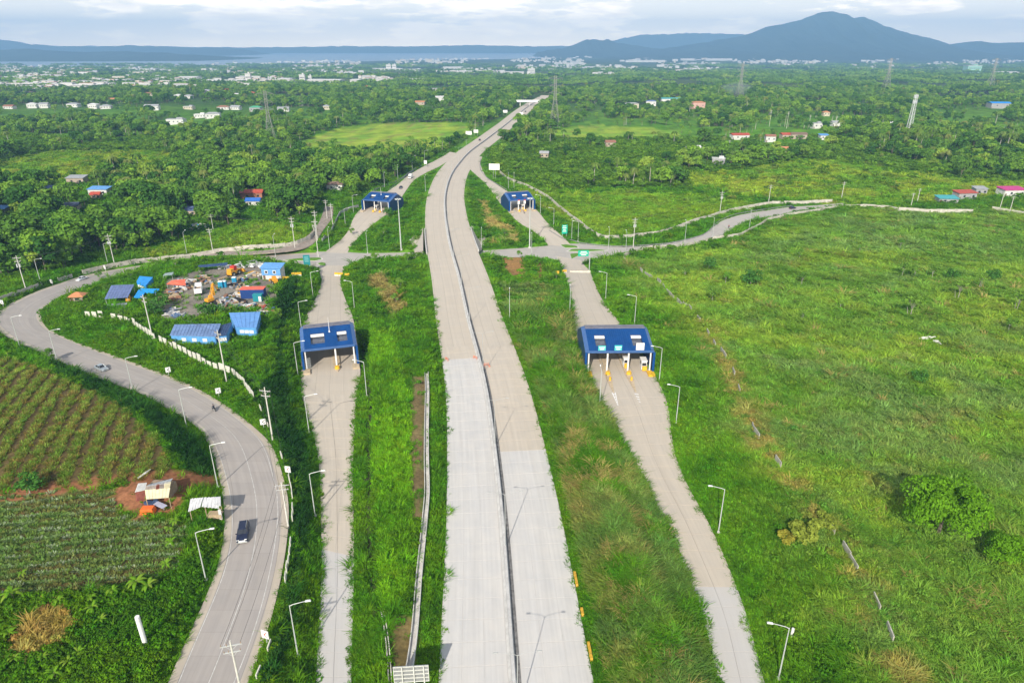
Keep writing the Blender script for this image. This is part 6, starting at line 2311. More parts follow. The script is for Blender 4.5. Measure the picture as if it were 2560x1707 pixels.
# the far overpass across the expressway
p = at(1313, 262)
p_, a_ = med_at(1105)
t = thing('far_overpass', 'white road overpass crossing the expressway near the tree line', 'bridge', (p_[0], p_[1], 0), a_ - math.pi / 2 + .1)
MB().box((0, 0, 6.2), (62, 9, 1.3)).build('deck', WHT, t)
for s in (-1, 1):
    MB().box((0, s * 4.4, 7.4), (62, .3, 1.2)).build('parapet', WHT, t)
for x in (-14.5, .0, 14.5):
    MB().box((x, 0, 2.6), (1.2, 6, 6.2)).build('pier', M_CONCL, t)
for s in (-1, 1):
    MB().box((s * 27, 0, 2), (9, 9.5, 7.2)).build('abutment', M_CONCL, t)

# ---------------------------------------------------------------- the equipment yard
def shed(label, corners, h, roof, rise=0.9, wall_c=None, name='shed', ribs=0, sag=0):
    """open or walled shed whose roof outline is given by its corners in the photograph (back-left, back-right, front-right, front-left)."""
    ms = [at(*q) for q in corners]
    zg = sum(q.z for q in ms) / 4
    hs = [h + rise, h + rise, h, h]
    pts_ = []
    for (px, py), hh in zip(corners, hs):
        x, y = G(px, py, zg + hh)
        pts_.append(Vector((x, y, zg + hh)))
    c = sum(pts_, Vector()) / 4
    t = thing(name, label, 'shed', (c.x, c.y, zg))
    BUILT.append((c.x, c.y, 5))
    v = [q - Vector((c.x, c.y, zg)) for q in pts_]
    lo4 = [q - Vector((0, 0, .12)) for q in v]
    MB().add(v + lo4, [(3, 2, 1, 0)[::-1] if False else (3, 2, 1, 0), (4, 5, 6, 7), (0, 1, 5, 4), (1, 2, 6, 5), (2, 3, 7, 6), (3, 0, 4, 7)]).build('roof', roof, t)
    if ribs:
        b = MB()
        for i in range(1, ribs):
            f = i / ribs
            a, d_ = v[0].lerp(v[1], f), v[3].lerp(v[2], f)
            b.bar(a + Vector((0, 0, .03)), d_ + Vector((0, 0, .03)), .07)
        o = b.build('roof_ribs', roof, t)
        o['kind'] = 'stuff'
    inn = [q.lerp(Vector((0, 0, q.z)), .06) for q in v]
    if wall_c:
        for i, j in ((3, 2), (2, 1), (0, 3), (1, 0)):
            a, d_ = inn[i], inn[j]
            n_ = Vector((a.y - d_.y, d_.x - a.x, 0)).normalized() * .1
            q = [Vector((a.x, a.y, -.6)), Vector((d_.x, d_.y, -.6)), Vector((d_.x, d_.y, d_.z - .13)), Vector((a.x, a.y, a.z - .13))]
            MB().add([k_ + n_ for k_ in q] + [k_ - n_ for k_ in q], [(0, 1, 2, 3), (7, 6, 5, 4), (0, 4, 5, 1), (1, 5, 6, 2), (2, 6, 7, 3), (3, 7, 4, 0)]).build('wall', wall_c, t)
        a, d_ = inn[3], inn[2]
        for f in (.28, .52, .76):
            q = a.lerp(d_, f)
            MB().box((q.x, q.y - .16, min(a.z, d_.z) * .55), (1.3, .12, 1.0)).build('window', mat('white_window', (.66, .68, .66), .4), t)
    else:
        for q in inn:
            MB().tube([(q.x, q.y, -.6), (q.x, q.y, q.z - .1)], .09, 6).build('post', STEEL, t)
    return t


R_DUSK, R_SKY, R_TARP, R_BLUE = (mat('sheet_' + n, PAINT['r_' + n], .5, .22, .7) for n in ('dusk', 'sky', 'tarp', 'blue'))
shed('long shed with weathered blue roof and blue walls at the front of the yard', [(436, 811), (552, 809), (540, 841), (424, 838)], 2.9, mat('sheet_weathered', (.15, .235, .42), .5, .25, .5), 1.0, pm('blue_wall'), ribs=14)
shed('dark blue annex roof joined to the right of the long weathered shed', [(553, 812), (580, 806), (565, 838), (543, 841)], 2.6, mat('sheet_dark', (.035, .07, .16), .5, .2, .7), .8, pm('blue_wall'), ribs=4)
shed('square shed with light blue roof at the right front of the yard', [(572, 782), (651, 779), (641, 819), (588, 817)], 3.4, mat('sheet_light', (.13, .30, .62), .5, .16, .5), 1.0, pm('blue_wall'), ribs=6)
shed('big open shed with dusky blue sheet roof at the left of the yard', [(278, 713), (335, 711), (319, 743), (261, 747)], 3.4, R_DUSK, 1.2, ribs=8)
shed('hut draped in crumpled bright blue tarpaulin by the road bend', [(349, 690), (382, 693), (364, 714), (341, 704)], 2.8, R_TARP, .6, R_TARP)
shed('open L shaped shelter with vivid blue roof, its long wing', [(350, 721), (399, 722), (389, 732), (362, 733)], 2.4, mat('sheet_vivid', (.02, .32, .72), .5, .12, .8), .5, ribs=8)
shed('open L shaped shelter with vivid blue roof, its short wing', [(347, 723), (362, 731), (353, 746), (334, 743)], 2.4, mat('sheet_vivid', (.02, .32, .72), .5, .12, .8), .5, ribs=6)
shed('low long open shed with dark blue roof at the back of the yard', [(496, 663), (569, 656), (567, 663), (494, 669)], 2.2, mat('sheet_dark', (.035, .07, .16), .5, .2, .7), .5, ribs=10)
shed('small grey green canopy beside the road at the back of the yard', [(412, 683), (434, 680), (430, 687), (407, 689)], 2.2, mat('canopy_grey', (.28, .36, .36), .6), .3)
shed('red orange tent roof beside the scrap in the yard', [(430, 701), (462, 698), (464, 713), (416, 710)], 2.4, pm('r_coral'), 1.0)
shed('low grey sheet pile roof below the big open shed', [(268, 760), (318, 757), (312, 770), (264, 772)], 1.0, mat('sheet_grey', (.30, .31, .38), .6, .25, .8), .2, ribs=6)
house('small hut with orange thatch hip roof at the left end of the yard', 'hut', 190, 755, 4.4, 3.6, 2.0, 8, 'r_orange', 'tan', 'hip', 1.2, nwin=1, name='hut', clear=.5)
BUILT.pop()
hb = house('two storey site office, blue above and white below', 'office', 681, 700, 7.6, 4.5, 5.0, -3, 'r_sky', 'white', 'shed', .7, nwin=0, name='site_office', clear=.5)
BUILT.pop()
MB().box((0, -2.32, 3.55), (7.64, .14, 2.9)).build('blue_cladding', pm('r_sky'), hb)
for x in (-1.9, 1.4):
    MB().box((x, -2.44, 3.5), (1.3, .12, 1.3)).build('window', WHT, hb)
    MB().box((x, -2.51, 3.5), (.9, .06, .9)).build('pane', GLASS, hb)

def container(name, label, px, py, dims, rz, side, top, extra=None, cat='container'):
    p = at(px, py)
    t = thing(name, label, cat, p, R(rz))
    l_, w_, h = dims
    MB().box((0, 0, h / 2), dims).build('body', side, t)
    MB().box((0, 0, h + .08), (l_ + .3, w_ + .3, .16)).build('roof', top, t)
    b = MB()
    for i in range(int(l_ / .5)):
        b.box((-l_ / 2 + .25 + i * .5, -w_ / 2 - .04, h / 2), (.16, .08, h * .9))
    o = b.build('corrugation', side, t)
    o['kind'] = 'stuff'
    MB().box((l_ * .3, -w_ / 2 - .1, 1.0), (.9, .06, 1.9)).build('door', WHT, t)
    return t


container('site_container', 'navy site container with red roof and white panel in the yard', 635, 743, (8.2, 3.0, 3.4), 3, mat('navy', (.02, .06, .22), .5, .1, 1), pm('r_coral'))
container('teal_tank', 'teal water tank box in front of the navy container', 646, 752, (3.0, 1.8, 2.4), 3, mat('teal_box', (.02, .26, .30), .5), mat('teal_box', (.02, .26, .30), .5), cat='tank')
for i, (px, py) in enumerate([(553, 719), (562, 718), (587, 708)]):
    p = at(px, py)
    t = thing('portable_toilet', ['blue portable toilet, left of the close pair', 'blue portable toilet, right of the close pair', 'blue portable toilet standing apart by the scrap'][i], 'portable toilet', p, .1)
    MB().box((0, 0, 1.2), (1.5, 1.5, 2.4)).build('cabin', mat('toilet_blue', (.02, .30, .50), .5), t)
    MB().box((0, 0, 2.5), (1.6, 1.6, .22), taper=.8).build('roof', WHT, t)
    MB().box((0, -.78, 1.1), (.85, .06, 2.0)).build('door', mat('toilet_door', (.03, .22, .40), .5), t)
# tipper truck
TYRE = mat('tyre', (.018, .018, .018), .9)


def wheel(parent, x, y, r, wd=.28):
    wl = MB().tube([(x - wd / 2, y, r), (x + wd / 2, y, r)], r, 12).build('wheel', TYRE, parent)
    MB().tube([(x - wd / 2 - .012, y, r), (x + wd / 2 + .012, y, r)], r * .55, 10).build('rim', STEEL, wl)


p = at(497, 737)
t = thing('dump_truck', 'white tipper truck with an open load box in the yard', 'truck', p, .35)
b = MB()
for a in ((0, -1.2, 1.9, 2.5, .1, 1.7), (0, 3.1, 1.9, 2.5, .1, 1.7)):
    b.box((a[0], a[1], a[2]), (a[3], a[4], a[5]))
for s in (-1, 1):
    b.box((s * 1.2, .95, 1.9), (.1, 4.2, 1.7))
b.box((0, .95, 1.0), (2.5, 4.3, .2))
b.build('load_box', WHT, t)
MB().box((0, .95, 1.75), (2.2, 4.0, .6)).build('load', mat('load_soil', (.25, .18, .12), .95, .3, 2), t)
MB().box((0, 4.6, 1.9), (2.4, 1.8, 2.2), taper=.92).build('cab', WHT, t)
MB().box((0, 5.5, 2.3), (2.0, .14, .8)).build('windscreen', GLASS, t)
MB().box((0, 2.2, .75), (1.0, 7.0, .3)).build('chassis', BLK, t)
for x in (-1.05, 1.05):
    for y in (-.4, 1.0, 4.4):
        wheel(t, x, y, .52)
# crawler crane
p = at(526, 757)
CRY = mat('machine_yellow', (.70, .34, .03), .5, .15, 2)
t = thing('crawler_crane', 'yellow crawler excavator with raised boom in the middle of the yard', 'excavator', p, -.5)
t.scale = (.75, .75, .75)
for s in (-1, 1):
    MB().prism([(-2.3, .25), (-1.9, 0), (1.9, 0), (2.3, .25), (2.3, .7), (1.9, 1.0), (-1.9, 1.0), (-2.3, .7)], s * 1.3 - .35, s * 1.3 + .35).build('track', BLK, t)
MB().box((0, -.3, 1.75), (2.6, 3.4, 1.3)).build('body', CRY, t)
MB().box((-.8, 1.0, 2.6), (1.0, 1.4, 1.5)).build('cab', CRY, t)
MB().box((-.8, 1.72, 2.8), (.8, .06, .9)).build('window', GLASS, t)
b = MB()
for s in (-.45, .45):
    b.bar((s, 1.4, 2.2), (s * .7, 3.0, 8.8), .2)
    b.bar((s, .2, 2.5), (s * .7, 2.6, 8.4), .14)
for k_ in range(6):
    f = k_ / 6
    b.bar((-.45, 1.4 + 1.6 * f, 2.2 + 6.6 * f), (.45, 1.4 + 1.6 * f + .25, 3.1 + 6.6 * f), .10)
b.box((0, 2.6, 5.6), (1.3, .5, 5.2), 0)
b.build('boom', CRY, t)
MB().bar((0, 3.0, 8.8), (0, 5.2, 5.2), .28).build('arm', CRY, t)
MB().prism([(4.8, 4.4), (5.6, 4.2), (6.0, 5.0), (5.2, 5.4)], -.6, .6).build('bucket', BLK, t)
for px, py, s, rz, lab in [(687, 708, 1.0, .6, 'yellow loader parked in front of the site office'), (585, 688, 1.35, -.3, 'yellow dismantled machine with red cab at the back of the yard'), (323, 756, .9, .4, 'small yellow machine beside the big open shed')]:
    p = at(px, py)
    t = thing('loader', lab, 'loader', p, rz)
    t.scale = (s, s, s)
    MB().box((0, 0, 1.1), (1.7, 4.0, .9)).box((0, -1.2, 1.9), (1.5, 1.4, .8)).build('body', CRY, t)
    MB().box((0, .2, 2.2), (1.4, 1.3, 1.3)).build('cab', CRY if 'red' not in lab else RED, t)
    MB().box((0, .9, 2.3), (1.2, .06, .8)).build('window', GLASS, t)
    for s_ in (-.6, .6):
        MB().bar((s_, 1.2, 1.5), (s_, 3.2, .8), .12).build('lift_arm', CRY, t)
    MB().prism([(3.0, .2), (3.9, .1), (4.0, .4), (3.3, 1.2), (3.0, 1.2)], -1.2, 1.2).build('bucket', CRY, t)
    for x in (-.95, .95):
        for y in (-1.2, 1.2):
            wheel(t, x, y, .7, .4)
# scrap and stacked material
def heap(name, pts, n, smin, smax, mats, seed, spread=1.0):
    r_ = random.Random(seed)
    b = MB()
    for i in range(n):
        px, py = r_.choice(pts)
        p = at(px + r_.gauss(0, 9 * spread), py + r_.gauss(0, 3.2 * spread))
        s = r_.uniform(smin, smax)
        k_ = r_.choice((1, 1, 3, 5))
        b.box((p.x, p.y, p.z + s * .35 + r_.uniform(0, .4)), (s * k_, s * r_.uniform(.3, 1.2), s * r_.uniform(.3, 1)), r_.uniform(0, 3.1), r_.randrange(len(mats)))
    o = b.build(name, mats)
    o['kind'] = 'stuff'
    return o


junk = [mat('junk_grey', (.30, .30, .32), .7, .2, 2), mat('junk_rust', (.26, .13, .08), .8, .2, 2), mat('junk_white', (.62, .60, .57), .7), mat('junk_blue', (.10, .17, .30), .6), mat('junk_wood', (.42, .32, .20), .8, .2, 2), BLK]
heap('scrap', [(585, 752), (570, 756), (600, 760), (550, 762), (575, 748)], 170, .3, 1.0, junk, 5)
heap('scrap', [(450, 725), (440, 735), (460, 718), (430, 745), (470, 706)], 150, .3, 1.0, junk, 6)
heap('scrap', [(600, 775), (630, 772), (650, 770), (662, 782)], 160, .4, 1.1, junk + [RED, REDOR, WHT], 7)
heap('scrap', [(610, 700), (590, 712), (600, 720), (560, 700), (520, 705), (505, 695)], 90, .3, .9, junk, 8, .8)
heap('scrap', [(420, 785), (440, 790), (455, 792), (430, 778)], 90, .3, .8, [junk[0], junk[2], junk[3]], 9, .9)
heap('scrap', [(570, 668), (600, 665), (640, 664), (655, 664), (585, 678)], 110, .3, 1.0, [junk[0], junk[2], WHT], 10)
heap('scrap', [(420, 752), (428, 748)], 24, .6, 1.6, [junk[1], junk[4]], 11, .5)
heap('scrap', [(640, 690), (620, 740), (600, 735)], 60, .4, 1.2, [junk[4], junk[2], CRY], 12)
heap('scrap', [(500, 568), (485, 570), (515, 566)], 40, .4, 1.3, [WHT, junk[2], R_TARP], 13, .8)

# ---------------------------------------------------------------- the farm huts
def quad_sheet(b, c4, th, m=0):
    lo4 = [q - Vector((0, 0, th)) for q in c4]
    b.add(list(c4) + lo4, [(0, 1, 2, 3), (7, 6, 5, 4), (4, 5, 1, 0), (5, 6, 2, 1), (6, 7, 3, 2), (7, 4, 0, 3)], m)


def px_h(px, py, z):
    x, y = G(px, py, z)
    return Vector((x, y, z))


zh = H1(*at(395, 1255)[:2])
t = thing('farm_hut', 'farm hut with patched cream, rust and grey sheet roof in the brown yard', 'hut', (0, 0, 0))
CREAM = mat('sheet_cream', (.66, .60, .40), .6, .12, 1.5)
TIN = mat('sheet_tin', (.42, .43, .44), .45, .2, 1.2)
RUST = mat('sheet_rust', (.24, .075, .05), .7, .25, 1.5)
GREYW = mat('sheet_old', (.34, .29, .25), .7, .25, 1.5)
rz_, ez = zh + 3.5, zh + 2.3
sh_list = [('sheet_ridge', [(370, 1211), (432, 1195), (424, 1206), (366, 1215)], (3.2, 3.2, 3.55, 3.55), TIN), ('sheet_patch', [(366, 1214), (391, 1210), (389, 1222), (362, 1225)], (3.5, 3.5, 3.1, 3.1), GREYW), ('sheet_patch', [(391, 1210), (399, 1209), (398, 1222), (389, 1223)], (3.52, 3.52, 3.12, 3.12), RUST),
           ('sheet_patch', [(399, 1209), (411, 1207), (410, 1221), (398, 1222)], (3.5, 3.5, 3.1, 3.1), GREYW), ('sheet_front', [(411, 1206), (427, 1204), (424, 1220), (410, 1222)], (3.54, 3.54, 3.1, 3.1), CREAM), ('sheet_front', [(362, 1224), (425, 1219), (421, 1243), (365, 1247)], (3.14, 3.14, 2.3, 2.3), CREAM),
           ('sheet_left', [(345, 1208), (367, 1206), (362, 1224), (337, 1230)], (3.0, 3.2, 2.9, 2.6), mat('sheet_pale', (.58, .58, .56), .5, .15, 1)), ('sheet_rusty', [(338, 1230), (363, 1226), (361, 1251), (340, 1252)], (2.6, 2.8, 2.0, 1.9), RUST)]
for nm, cs, hs, m in sh_list:
    c4 = [px_h(a, b, zh + h_) for (a, b), h_ in zip(cs, hs)]
    b = MB()
    quad_sheet(b, c4[::-1], .07)
    for i in range(1, 7):
        f = i / 7
        b.bar(c4[0].lerp(c4[1], f) + Vector((0, 0, .03)), c4[3].lerp(c4[2], f) + Vector((0, 0, .03)), .035)
    b.build('roof_sheet', m, t)
gpts = [px_h(343, 1228, zh + 2.3), px_h(422, 1243, zh + 2.3), px_h(430, 1200, zh + 3.0), px_h(350, 1210, zh + 2.6), px_h(365, 1246, zh + 2.2)]
for q in gpts:
    MB().tube([(q.x, q.y, zh - .3), (q.x, q.y, q.z - .1)], .08, 6).build('post', junk[4], t)
c0 = (gpts[0] + gpts[2]) / 2
MB().box((c0.x + .6, c0.y + 1.2, zh + 1.1), (4.6, 2.6, 2.2), -.1).build('wall', mat('old_board', (.30, .22, .15), .9, .25, 2), t)
ps = at(468, 1268)
zs_ = ps.z
t = thing('roadside_shed', 'open shed with crumpled white tin roof beside the curved road', 'shed', (0, 0, 0))
WTIN = mat('tin_white', (.60, .60, .60), .5, .12, 2)
for cs, hs in (([(476, 1246), (508, 1243), (500, 1267), (470, 1279)], (2.9, 3.1, 2.7, 2.3)), ([(507, 1243), (548, 1242), (547, 1270), (504, 1266)], (3.0, 3.1, 2.6, 2.6)), ([(530, 1242), (551, 1241), (552, 1264), (533, 1262)], (3.2, 3.2, 2.8, 2.8))):
    n = 9
    c4 = [px_h(a, b, zs_ + h_) for (a, b), h_ in zip(cs, hs)]
    b = MB()
    for i in range(n):
        f0, f1 = i / n, (i + 1) / n
        w_ = lambda f, k_: Vector((0, 0, .07 * math.sin(k_ * 1.9 + f * 14)))
        quad_sheet(b, [c4[3].lerp(c4[2], f0) + w_(f0, i), c4[3].lerp(c4[2], f1) + w_(f1, i), c4[0].lerp(c4[1], f1) + w_(f1, i + 2), c4[0].lerp(c4[1], f0) + w_(f0, i + 2)], .05)
    b.build('roof_sheet', WTIN, t)
for px, py in ((474, 1274), (512, 1266), (548, 1268), (482, 1246), (548, 1244)):
    q = px_h(px, py, zs_ + 2.4)
    MB().tube([(q.x, q.y, zs_ - .5), (q.x, q.y, zs_ + 2.4)], .08, 6).build('post', junk[4], t)
q = px_h(538, 1280, zs_ + 1)
MB().box((q.x, q.y, zs_ + .8), (2.6, 1.3, .1)).box((q.x, q.y - .6, zs_ + .4), (2.6, .08, .8)).build('bench', junk[4], t)
q = px_h(550, 1284, zs_ + 1)
MB().box((q.x, q.y, zs_ + .9), (.5, .2, 2.2), .3).build('leaning_sheet', WTIN, t)
p = at(371, 1280)
ot = tag(MB().box((0, 0, .55), (2.6, 1.6, 1.1), .05, taper=.82).build('orange_tarp', mat('orange_tarp', (.85, .16, .03), .6, .1, 2)), 'bright orange tarpaulin over a heap in front of the farm hut', 'tarpaulin')
ot.location = p
p = at(400, 1270)
o = tag(MB().box((0, 0, .9), (3.4, 1.1, .08), -.5).bar((-1, .3, 0), (-1, .3, .9), .06).bar((1, -.5, 0), (1, -.5, .9), .06).build('loose_sheet', mat('sheet_lilac', (.45, .45, .56), .5, .1, 1)), 'loose lilac grey roofing sheet propped right of the orange tarpaulin', 'sheet')
o.location = p
o = tag(MB().box((0, 0, .35), (2.2, 1.0, .7), -.4).box((.9, .5, .5), (.8, .8, .8), .3).build('blue_bundle', mat('bundle_navy', (.05, .08, .16), .6, .2, 2)), 'dark blue bundle of bags under the farm hut eave', 'bundle')
o.location = at(376, 1262)
p = at(362, 1188)
tag(MB().tube([(-.8, -1.2, .1), (.2, .2, .5), (.5, 1.6, .4)], [.18, .22, .12], 6).build('pale_sack', mat('sack_pale', (.55, .54, .50), .8)), 'pale sacks lying beside the dirt path', 'sack').location = p

# ---------------------------------------------------------------- plants that stand alone
lf = []
for i in range(3):
    r_ = random.Random(600 + i)
    v, f = [], []
    l_ = 2.0
    for k_ in range(6):
        t_ = k_ / 5
        x = l_ * t_ * .8
        z = l_ * ((1.15 - .2 * i) * t_ - .95 * t_ * t_)
        wd = .26 * math.sin(math.pi * (.10 + t_ * .85)) + .02
        v += [(x, -wd, z - wd * .3), (x, 0, z), (x, wd, z - wd * .3)]
        if k_:
            o = k_ * 3
            f += [(o - 3, o - 2, o + 1, o), (o - 2, o - 1, o + 2, o + 1)]
    lf.append(to_mesh('leaf', v, f, M_BANANA))
stem_me = MB().tube([(0, 0, -.2), (0, 0, 1.5)], [.17, .09], 7).mesh('stem', mat('banana_stem', (.24, .26, .08), .8, .2, 3))
BN = [(35, 1500, 'at the left picture edge'), (30, 1530, 'below the first one at the left edge'), (262, 1480, 'left of the pair by the lower crop rows'), (285, 1487, 'in the pair by the lower crop rows'), (345, 1470, 'with the widest crown by the lower crop rows'), (375, 1478, 'right of the widest crown'),
      (418, 1420, 'at the corner of the lower crop rows'), (430, 1365, 'above the corner of the lower crop rows'), (425, 1330, 'beside the crop rows near the white roofed shed'), (440, 1312, 'just below the white roofed shed'), (150, 1510, 'above the dry yellow patch'), (235, 1530, 'right of the dry yellow patch'),
      (255, 1560, 'in the scrub left of the white post'), (28, 1595, 'left of the dry yellow patch'), (110, 1650, 'below the dry yellow patch'), (40, 1655, 'at the lower left corner'), (175, 1665, 'left in the lowest scrub'), (140, 1695, 'at the bottom edge on the left'), (60, 1440, 'between crop rows and the left edge'),
      (20, 890, 'in the upper left corner of the crops'), (40, 900, 'second in the upper left crops'), (12, 930, 'third in the upper left crops'), (60, 930, 'fourth in the upper left crops'), (15, 960, 'lowest in the upper left crops'), (230, 1505, 'by the furrow below the crop rows'), (200, 1640, 'in the scrub by the dark hollow')]
for px, py, wh in BN:
    p = at(px, py)
    s = rnd.uniform(.55, .8) * (1.45 if 'widest' in wh or 'left picture' in wh else 1)
    t = thing('banana_plant', 'bright green banana plant ' + wh, 'banana plant', p, rnd.uniform(0, 6), 'banana plants on the farm')
    t.scale = (s, s, s)
    link('stem', stem_me, t)
    for k_ in range(8):
        link('leaf', rnd.choice(lf), t, (0, 0, 1.35), k_ * 2.4 + rnd.uniform(-.3, .3), (1, 1, rnd.uniform(.5, 1.5)))

# big spreading tree at lower right and its neighbours
v, f = crown_geo(901, 7.4, 3.4, 4.6, 34, 2.1, 13000, .22, .9, .8)
tb = trunk_mb(902, 4.0, .35, 7, 5.2, 6.2)
t = thing('spreading_tree', 'broad bright green tree casting a dark shadow on the lower right field', 'tree', at(2345, 1335))
to = link('crown', to_mesh('crown', v, f, M_LEAFB), t)
tb.build('trunk', BARK, t)
t.scale = (1, 1, 1.4)
v, f = crown_geo(905, 4.4, 2.4, 2.8, 14, 1.7, 4200, .22)
t = thing('bushy_tree', 'dense low green tree just right of the broad bright tree', 'tree', at(2500, 1400))
link('crown', to_mesh('crown', v, f, M_LEAFB), t)
trunk_mb(906, 2.4, .2, 5, 3, 3.8).build('trunk', BARK, t)
# straw-yellow bamboo-like clump on the slope crest
K_CL = leaf_mat('straw_plant_leaves', [(.30, .28, .04), (.22, .28, .04)], transl=.3)
v, f = crown_geo(911, 2.6, 1.4, 1.6, 14, 1.0, 1100, .32)
for i, (px, py, s) in enumerate([(2010, 1345, 1.0), (2060, 1318, .8), (1965, 1352, .65)]):
    t = thing('yellow_shrub', 'yellow green shrub on the right slope crest, %s of three from the left' % ('middle' if i == 0 else ('last' if i == 1 else 'first')), 'shrub', at(px, py), i * 1.3, 'yellow shrubs on the slope crest')
    t.scale = (s, s, s)
    if i == 0:
        ycm = to_mesh('crown', v, f, K_CL)
        ytm = trunk_mb(912, 1.4, .08, 6, 1.6, 2.2).mesh('stem', BARK)
    link('crown', ycm, t)
    link('stem', ytm, t)
# small trees dotted over the right field
vs_, fs_ = crown_geo(921, 1.9, 1.4, 2.5, 8, .9, 420, .26)
sap_c = to_mesh('crown', vs_, fs_, M_LEAFS)
sap_t = trunk_mb(922, 2.3, .07, 6, 1.3, 3.2).mesh('trunk', PALEBARK)
vd, fd = crown_geo(925, 2.6, 1.9, 2.2, 10, 1.3, 700, .3)
dk_c = to_mesh('crown', vd, fd, leaf_mat('field_tree_dark', [(.060, .165, .025), (.045, .13, .02)], transl=.2))
dk_t = trunk_mb(926, 1.6, .12, 4, 1.2, 2.6).mesh('trunk', PALEBARK)
vo, fo = crown_geo(931, 2.4, 1.3, 4.2, 8, 1.0, 380, .26)
op_c = to_mesh('crown', vo, fo, M_LEAFS)
op_b = trunk_mb(932, 3.6, .13, 8, 2.0, 5.0)
op_b.tube([(.5, .2, 0), (1.0, .4, 2.4)], [.10, .05], 5)
op_t = op_b.mesh('trunk', mat('grey_bark', (.27, .25, .20), .9, .2, 3))
FT = [(1772, 672, 'd', 1.1, 'round small tree on a pale trunk in the upper part of the right field'), (1712, 694, 's', 1.0, 'thin small tree left of the round small tree in the right field'), (1814, 708, 's', 1.2, 'leafy bush below the round small tree in the right field'), (1876, 712, 'd', 1.5, 'darkest round tree in the right field'),
      (1780, 755, 's', 1.5, 'loose pale bush at the left of the right field'), (2004, 712, 'o', .9, 'sparse tree with two pale stems in the right field'), (2148, 633, 'o', .7, 'small sparse tree at the top of the right field'), (2250, 620, 'o', .7, 'leaning pale stem tree at the top of the right field'),
      (2275, 793, 'o', 1.35, 'sparse forked tree with pale trunks above the white cattle'), (2394, 750, 'o', 1.35, 'sparse tall pale trunk tree right of the forked tree'), (2447, 722, 'o', 1.15, 'sparse pale trunk tree behind the tall one'), (2541, 777, 'o', 1.1, 'pale trunked bush tree at the right picture edge'),
      (1998, 648, 's', 1.1, 'green bush in the upper middle of the right field'), (2255, 690, 's', 1.3, 'first bush of the leafy row in the right field'), (2285, 693, 's', 1.2, 'second bush of the leafy row in the right field'), (2330, 696, 's', 1.3, 'third bush of the leafy row in the right field'),
      (2380, 700, 'd', 1.0, 'dark bush right of the leafy row'), (2296, 955, 'd', .8, 'lone dark bush below the bright grass in the right field'), (2006, 800, 'o', .6, 'lone bare stem in the middle of the right field'), (2520, 830, 's', 1.2, 'bush under the right edge trees'),
      (2100, 775, 's', 1.0, 'low bush left of the forked tree'), (2480, 700, 'd', 1.0, 'dark bush behind the sparse trees on the right')]
for px, py, k_, s, lab in FT:
    t = thing('field_tree' if k_ != 's' else 'field_bush', lab, 'tree' if k_ != 's' else 'bush', at(px, py), rnd.uniform(0, 6))
    t.scale = (s, s, s)
    link('crown', {'d': dk_c, 's': sap_c, 'o': op_c}[k_], t)
    link('trunk', {'d': dk_t, 's': sap_t, 'o': op_t}[k_], t)
# saplings on the strips between the roads
SP = [(938, 655, 'beside the local road left of the bridge'), (1020, 655, 'at the bank top left of the bridge'), (880, 590, 'on the grass wedge by the far left ramp'), (970, 540, 'leafy one on the far left grass wedge'), (960, 590, 'low on the far left grass wedge'), (1262, 590, 'on the straw strip right of the bridge'), (1300, 645, 'by the brown patch'),
      (1002, 720, 'bare one right of the left plaza bank'), (990, 760, 'pale stemmed one in the straw patch'), (1340, 720, 'above the hump grass'), (1390, 700, 'by the right ramp mouth'), (250, 700, 'behind the dusky blue shed'), (270, 735, 'left of the dusky blue shed'), (330, 700, 'tall one by the road in the yard'),
      (405, 770, 'big one beside the yard pole'), (385, 790, 'below the big yard one'), (520, 792, 'leafy one between the blue roofs'), (545, 790, 'second leafy one between the blue roofs'), (480, 810, 'behind the long blue shed'), (510, 838, 'in front of the long blue shed'), (690, 745, 'right of the red container'), (700, 800, 'on the slope by the left plaza'),
      (130, 905, 'on the verge by the road bend'), (440, 668, 'on the bank where roads meet'), (300, 800, 'by the white fence'), (75, 1232, 'dark round one on the dirt path')]
for px, py, wh in SP:
    big_ = 'big' in wh or 'leafy' in wh or 'round' in wh
    t = thing('sapling', 'green sapling ' + wh, 'sapling', at(px, py), rnd.uniform(0, 6))
    s = rnd.uniform(.8, 1.1) * (1.05 if big_ else .95)
    t.scale = (s, s, s)
    link('crown', dk_c if big_ else sap_c, t)
    link('trunk', dk_t if big_ else sap_t, t)

